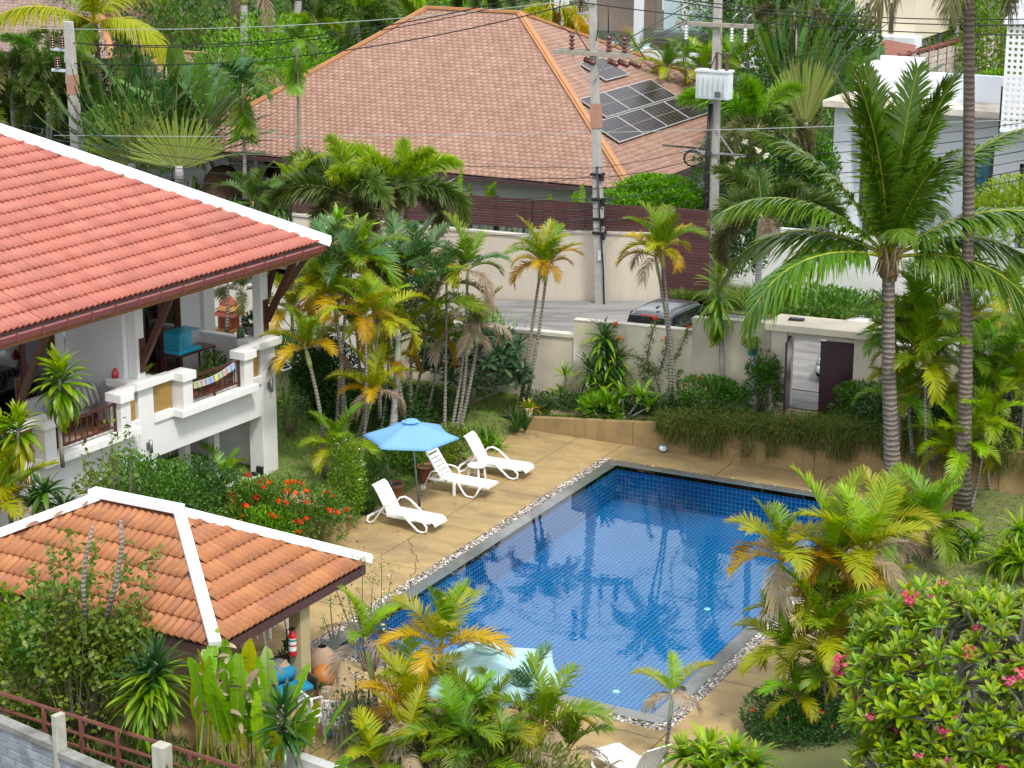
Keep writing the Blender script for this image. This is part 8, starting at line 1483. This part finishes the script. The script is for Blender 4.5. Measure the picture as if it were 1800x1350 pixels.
# trailing plants over the retaining wall
def trail(label, x0, x1, seed, n):
    t = thing('trailing_plant', label, 'plant', (x0, 52.3, zterr(x0))); g = np.random.default_rng(seed); L = x1-x0; m = int(L*5.5); cx = g.uniform(0, L, m); hg = g.uniform(.12, 1.0, m)**1.3; wd_ = g.uniform(.08, .26, m); up = g.uniform(.15, 1, m); tn = g.uniform(0, .75, m)
    k = g.integers(0, m, n); top = g.random(n) < .5; xs = np.clip(cx[k]+g.normal(0, 1, n)*wd_[k]*np.where(top, 1.6, 1), 0, L); zt = np.array([zterr(x0+x) for x in xs])-zterr(x0); hz = np.array([zterr(x0+x) for x in xs])
    f = g.random(n); hang = f*hg[k]*np.minimum(.95, .22+hz*.72); z = np.where(top, zt+.02+up[k]*.5*f, zt+.14-hang); y = np.where(top, g.uniform(-.30, .5, n), -.05-.22*(1-f)*g.random(n)-.05*g.random(n)); P = np.stack([xs, y, z], 1)
    D = unit(np.where(top[:, None], g.normal(0, 1, (n, 3))*np.array([1, 1, .6])+np.array([0, -.25, .45]), g.normal(0, .3, (n, 3))+np.array([0, -.15, -1.])))
    leafy = g.random(n) < .45; l = np.where(leafy, g.uniform(.05, .11, n), g.uniform(.12, .34, n))[:, None]; D = np.where(leafy[:, None], unit(D+g.normal(0, .6, (n, 3))), D); w = np.where(leafy, .045, .02)[:, None]; Y = unit(np.cross(D, g.normal(size=(n, 3))))
    V, F = scat(LV[[0, 1, 4, 5, 6]], np.array([(0, 1, 3), (0, 3, 2), (2, 3, 4)]), D*l, Y*w, np.cross(D, Y), P)
    A = np.stack([np.repeat(np.clip(np.where(top, .1, .25)+f*.5*np.where(top, .2, 1)+g.normal(0, .15, n), 0, 1), 5), np.repeat(np.clip(tn[k]+g.normal(.12, .15, n), 0, 1), 5), np.zeros(n*5), np.ones(n*5)], 1); o = link('foliage', npmesh('foliage', V, F, lf['trail'], A), t); o['kind'] = 'stuff'
    for q in range(int(L*1.3)):
        x = g.uniform(0, L); o = link('flower_cluster', flower_mesh('red', q % 3), t); o.location = (x, g.uniform(-.3, .1), zterr(x0+x)-zterr(x0)+g.uniform(-.2, .4)); o.scale = (.05,)*3
trail('wispy trailing plant hanging over the retaining wall near the ball', -22.55, -19.2, 1, 9000); trail('thick trailing plant hanging over the retaining wall below the gateway', -19.2, -15.8, 2, 10500); trail('trailing plant on the retaining wall behind the coconut trunk', -15.8, -11.5, 3, 8500)
# ------------------------------------------------------------------ front left thicket
def wt(x, y, D, o): v = PD(x, y, D)-o; return (v.x, v.y, v.z)
o_ = PD(130, 1290, 37.3)
sticks_tree('tall_shrub', 'tall thin stemmed shrub rising in front of the pavilion roof', 'shrub', o_, [wt(x, y, 37.3+random.uniform(-.4, .4), o_) for x, y in ((165, 950), (230, 945), (275, 965), (120, 930), (90, 965), (60, 1000), (200, 1000), (240, 1050), (150, 1010), (110, 1020), (185, 1080), (30, 1050))], 'olive', 21, .16, .10, 95, .018, spread=.28, shape='O')
o_ = PD(185, 1000, 40)
for k, (pts_, lb) in enumerate(((((150, 1085), (146, 1030), (152, 970), (163, 925)), 'bare grey ringed palm stem leaning in front of the pavilion roof, left one'), (((187, 1085), (205, 1020), (214, 960), (212, 915)), 'bare grey ringed palm stem curving in front of the pavilion roof, right one'))):
    w = [PD(x, y, 36.5) for x, y in pts_]; o = MB().tube([p-w[0] for p in w], [.05, .047, .042, .03], 7).build('palm_stem', tr_areca, None); o.location = w[0]; tag(o, lb, 'palm stem')
for k, (x, y, D, rad, n, m, lb) in enumerate(((60, 1195, 38.5, (1.0, .9, 1.25), 5200, 'olive', 'olive green bush at the left edge behind the steel fence'), (165, 1200, 37.6, (.85, .8, 1.3), 5200, 'olive', 'dense olive bush in the middle of the thicket before the pavilion'), (110, 1120, 38.3, (1.0, .8, 1.0), 3600, 'green', 'green bush against the pavilion eave at the left'), (10, 1110, 39.3, (.9, .8, .9), 3000, 'ltgreen', 'bright green bush at the far left below the pavilion roof'), (225, 1160, 37.1, (.6, .6, 1.0), 2600, 'olive', 'slim olive bush beside the shaggy dracaena'))):
    p = PD(x, y, D); bush('thicket_bush', lb, 'bush', (p.x, p.y, p.z-rad[2]*.8), rad, int(n*.5), .145, .085, m, 90+k, clump=60, spread=.24, stems=6, shape='O', group='bushes in the front thicket')
o_ = PD(420, 1300, 36.5)
for k, (x, y, D, lb) in enumerate(((150, 830, 44, 'thin young tree with sparse leaves before the near balcony rail'), (222, 770, 43.5, 'very slender leafy stem before the wall between the balconies'), (190, 760, 45.5, 'tall wispy leafy stem beside the near balcony pillar'))):
    o_ = PD(x, 905, D); sticks_tree('sapling', lb, 'tree', o_, [wt(x+dx, y+dy, D, o_) for dx, dy in ((0, -35), (15, 0), (-15, 15), (40, -25) if k == 0 else (4, -20))], 'olive' if k != 1 else 'green', 30+k, .15, .09, 26 if k == 0 else 16, .014, spread=.22, shape='O', group='saplings before the balconies')
o_ = PD(700, 1330, 36)
o_ = PZ(652, 1180); sticks_tree('flowering_sapling', 'thin sapling with small pale flowers at the pool corner by the pavilion', 'tree', o_, [wt(x, y, DEP(o_), o_) for x, y in ((640, 960), (670, 970), (600, 1000), (655, 1010), (690, 1000), (625, 1045), (580, 1010), (650, 1060), (685, 1055))], 'ltgreen', 41, .085, .045, 26, .022, spread=.25, flower=('whitef', 26, .05))
o_ = PZ(588, 1120); sticks_tree('flowering_sapling', 'slim bent sapling beside the dark pool corner', 'tree', o_, [wt(x, y, DEP(o_), o_) for x, y in ((580, 1040), (565, 1075), (605, 1070))], 'ltgreen', 42, .085, .045, 14, .022, spread=.2, flower=('whitef', 6, .05))
o_ = PD(632, 1345, 36.8); root = sticks_tree('mossy_tree', 'clump of mossy grey stems with dark ivy leaves and white flowers by the garden chairs', 'tree', o_, [wt(x, y, 36.8, o_) for x, y in ((600, 1210), (625, 1190), (650, 1200), (612, 1230), (640, 1240))], 'green', 43, .10, .06, 70, .07, trm=tr_wood, spread=.45, flower=('whitef', 12, .045))
g = np.random.default_rng(2); P = np.stack([g.normal(0, .3, 2600), g.normal(0, .18, 2600), g.uniform(.0, 1.5, 2600)], 1); D = unit(np.stack([g.normal(0, .2, 2600), g.normal(0, .2, 2600), -np.ones(2600)], 1)); Y = unit(np.cross(D, g.normal(size=(2600, 3)))); V, F = scat(LV[[0, 1, 4, 5, 6]], np.array([(0, 1, 3), (0, 3, 2), (2, 3, 4)]), D*g.uniform(.12, .35, (2600, 1)), Y*.018, np.cross(D, Y), P)
o = link('hanging_moss', npmesh('hanging_moss', V, F, LEAF('grey_moss', (.17, .18, .13), (.24, .24, .18), (.28, .27, .2), trans=.1, rough=.9), np.stack([np.zeros(len(V)), np.repeat(g.random(2600), 5), np.zeros(len(V)), np.ones(len(V))], 1)), root); o['kind'] = 'stuff'
# ------------------------------------------------------------------ plumeria in the lower right corner and neighbours
plumeria('plumeria', 'big spreading plumeria with pink flowers filling the lower right corner', PD(1690, 1430, 32.0), (2.1, 2.0, 1.7), 2.3, 620, 'plum', 5, 50, .29, smin=-.45, rr=.07)
plumeria('plumeria', 'second plumeria crown at the bottom right corner with fewer flowers', PD(1650, 1520, 30.5), (1.5, 1.2, .95), 1.3, 190, 'plum', 6, 8, .29, smin=-.4, rr=.06)
bush('shrub', 'dark fine leaved shrub with red flowers at the foot of the golden areca clump', 'shrub', PZ(1395, 1290, 0), (.95, .9, .5), 4600, .12, .03, 'dark', 110, clump=70, spread=.2, stems=4, flower=('red', 7, .06), shape='L')
bush('shrub', 'dark leafy undergrowth between the areca clump and the plumeria', 'shrub', PZ(1465, 1285, 0), (1.0, .9, .45), 3200, .12, .05, 'dark', 111, clump=60, stems=3)
bush('shrub', 'leafy undergrowth below the big yellowing areca clump', 'shrub', PD(830, 1400, 34.5), (2.3, 1.0, .75), 5200, .18, .04, 'olive', 112, clump=80, spread=.2, stems=4, shape='L')
bush('shrub', 'low dark plants under the heliconia at the bottom edge', 'shrub', PD(400, 1450, 34), (1.6, .8, .5), 2200, .14, .06, 'green', 113, clump=70, spread=.2, stems=3)
# ------------------------------------------------------------------ background trees and shrubs
bush('hedge', 'bright lime green rounded hedge by the corner of the brown house', 'hedge', PY(1160, 388, 67.6), (2.05, 1.3, .95), 15000, .13, .085, 'hedge', 120, clump=220, spread=.09, stems=5, up=.4, zc=.62)
bush('shrub', 'yellow green shrub in front of the white villa at the right edge', 'shrub', PD(1775, 420, 66), (1.4, 1.0, 1.1), 3200, .16, .09, 'lime', 121, clump=60, stems=4)
bush('shrub', 'leafy shrub with white flowers behind the transformer pole', 'shrub', PD(1290, 360, 73), (1.4, 1.0, 1.5), 3000, .18, .08, 'green', 122, clump=50, stems=4, flower=('whitef', 16, .22))
BG = 'trees and shrubs behind the houses'
for k, (x, y, D, rx, rz, m, n, lb) in enumerate((
    (240, 60, 108, 6.5, 5.0, 'dark', 5200, 'dark broadleaf tree at the top left behind the banana leaves'), (330, 140, 104, 4.5, 3.4, 'green', 3600, 'green bushy tree behind the left royal trunks'), (470, 170, 96, 4.0, 3.2, 'ltgreen', 3600, 'light green shrub mass between the two betel palms'), (560, 110, 106, 4.5, 3.5, 'green', 3600, 'green tree left of the brown roof hip'), (400, 60, 118, 6.0, 4.5, 'dark', 4200, 'dark tree behind the royal palm trunks'), (620, 90, 112, 4.5, 3.6, 'olive', 3400, 'olive tree behind the drooping plumed palm'), (730, 20, 120, 5.5, 3.5, 'ltgreen', 3600, 'sunlit light green tree above the ridge of the brown roof'), (880, 0, 124, 5.0, 3.2, 'green', 3400, 'green tree at the top edge right of centre'), (60, 250, 92, 4.2, 3.4, 'dark', 3800, 'dark shrub mass below the left edge palms'), (150, 200, 94, 3.6, 3.2, 'dark', 3200, 'dark shrub behind the square pole'), (230, 260, 84, 2.6, 1.5, 'green', 2200, 'low green shrub under the traveller fans'), (385, 200, 92, 2.5, 2.3, 'green', 2200, 'green shrub behind the lower shingle wing'),
    (1190, 200, 97, 2.4, 1.4, 'dark', 3200, 'dark shrubs below the modern house terrace'), (1345, 240, 86, 2.2, 2.4, 'dark', 3000, 'dark shrub mass right of the transformer'), (1380, 130, 96, 3.6, 3.6, 'green', 3400, 'green tree behind the pale traveller palm'), (1290, 240, 90, 1.6, 1.6, 'ltgreen', 2200, 'light green shrub beside the transformer pole'), (1470, 110, 96, 2.0, 2.4, 'green', 2600, 'green tree left of the cream building'), (1350, 345, 75, 2.0, 1.9, 'dark', 3000, 'dark shrubs behind the big coconut crown'), (1740, 90, 104, 3.6, 3.0, 'ltgreen', 3000, 'bright green tree at the top right beside the lattice'), (1750, 165, 88, 1.2, .8, 'ltgreen', 2200, 'bright shrub between tall coconut trunk and lattice'), (1650, 30, 116, 2.4, 1.4, 'dark', 2400, 'dark shrub in front of the brick wall at the top right'), (1425, 330, 75, 1.0, 1.8, 'green', 1600, 'green shrub left of the white villa corner'), (1300, 430, 67, .9, 1.3, 'dark', 1300, 'dark shrub at the street side behind the tall dracaena'), (1440, 530, 65.5, 2.2, .25, 'green', 1000, 'green bushes at the foot of the white street wall'), (780, 15, 130, 6, 4, 'dark', 3400, 'dark tree far behind the roof ridge'), (520, 30, 125, 6, 4.5, 'dark', 3600, 'dark tall tree far behind the royal palms'), (110, 20, 125, 6, 4.5, 'green', 3400, 'green tree above the top left roof'), (1450, 20, 115, 5, 4, 'dark', 3200, 'dark tree behind the cream building'), (1330, 40, 112, 4, 4, 'green', 3000, 'green tree right of the modern house'))):
    p = PD(x, y, D); bush('background_tree', lb, 'tree', (p.x, p.y, p.z-rz*.7), (rx, rx*.7, rz), int(n*2.2), .26 if D > 90 else .2, .13 if D > 90 else .10, m, 200+k, group=BG, clump=150, spread=.13, stems=6, zc=rz*.8)
o = blades('far_undergrowth', 'green', np.stack([rng.uniform(-75, 5, 26000), rng.uniform(66.5, 120, 26000), np.full(26000, .6)], 1)*np.array([1, 1, 1]), 1.5, .16, 3, droop=.7)
# ------------------------------------------------------------------ grass
def rnd(n, x0, x1, y0, y1, zf, seed):
    g = np.random.default_rng(seed); x = g.uniform(x0, x1, n); y = g.uniform(y0, y1, n); return np.stack([x, y, np.array([zf(a, b) for a, b in zip(x, y)])], 1)
blades('side_lawn_grass', 'lawn', rnd(26000, -35, -27.15, 43, 54.2, lambda x, y: -.02+.045*max(0, y-45)*min(1, max(0, (-27.09-x)/1.2)), 1), .10, .022, 4)
blades('terrace_grass', 'lawn', rnd(12000, -27, -12, 52.6, 54.2, lambda x, y: zterr(x), 2), .11, .022, 5)
blades('lawn_grass', 'grass', rnd(30000, -13.2, -3, 36, 54, lambda x, y: .05+.03*max(0, y-44), 3), .09, .022, 6)
blades('verge_grass', 'grass', rnd(16000, -27.5, -12, 64.6, 66.3, lambda x, y: zroad(x)+.05+.1*max(0, y-64.9), 4), .5, .03, 7, droop=.7)
blades('front_groundcover', 'green', rnd(9000, -27, -13, 24, 30, lambda x, y: -.6+.5*(y > 28), 5), .35, .05, 8, droop=.8)

# undergrowth and extra palms between the house and the garden wall
bush('shrub', 'shadowy undergrowth round the trunks of the areca clumps behind the parasol', 'shrub', PZ(655, 748, .2), (1.9, .8, .75), 5200, .16, .06, 'dark', 130, clump=80, stems=5)
bush('shrub', 'mid green shrub between the bowed palm and the house corner', 'shrub', PZ(535, 665, .3), (1.3, .8, .8), 3000, .16, .06, 'green', 131, clump=60, stems=4)
palm('areca_palm', 'golden areca palms between the house corner and the pale side wall', [sd(520, 620, 60, 512, 545, 9, .9, ['lime', 'areca_y', 'areca_o'], .05), sd(565, 640, 59.5, 560, 505, 9, 1.05, ['areca', 'areca_y', 'areca_y', 'areca_o'], .05), sd(640, 690, 58.5, 628, 590, 9, .95, ['areca', 'areca_y', 'areca_o'], .05)], AP)
palm('areca_palm', 'yellow green areca palms low among the trunks behind the parasol', [st(668, 765, .2, 682, 640, 9, .8, ['areca', 'areca_y', 'areca_o', 'dead'], .05), st(745, 745, .3, 772, 600, 8, .85, ['areca_y', 'areca', 'dead'], .045)], AP)
g = np.random.default_rng(8); n = 150; P = np.concatenate([np.stack([-27 + np.abs(g.normal(0, .9, 70)), g.uniform(35, 52, 70), np.full(70, .012)], 1), np.stack([-13.6 - np.abs(g.normal(0, .5, 40)), g.uniform(33, 46, 40), np.full(40, .012)], 1), np.stack([g.uniform(-23, -15.5, 40), 34.6 - np.abs(g.normal(0, 1.2, 40)), np.full(40, .012)], 1)])
a = g.uniform(0, 6.28, n); X = np.stack([np.cos(a), np.sin(a), g.normal(0, .12, n)], 1); Y = np.stack([-np.sin(a), np.cos(a), g.normal(0, .2, n)], 1); Z = np.tile([0, 0, 1.], (n, 1)); s_ = g.uniform(.06, .15, (n, 1))
V, F = scat(DV, DF, X*s_, Y*s_*.45, Z*s_, P); o = link('fallen_leaves', npmesh('fallen_leaves', V, F, lf['dead'], np.stack([np.zeros(len(V)), np.repeat(g.random(n), 5), np.zeros(len(V)), np.ones(len(V))], 1))); o['kind'] = 'stuff'
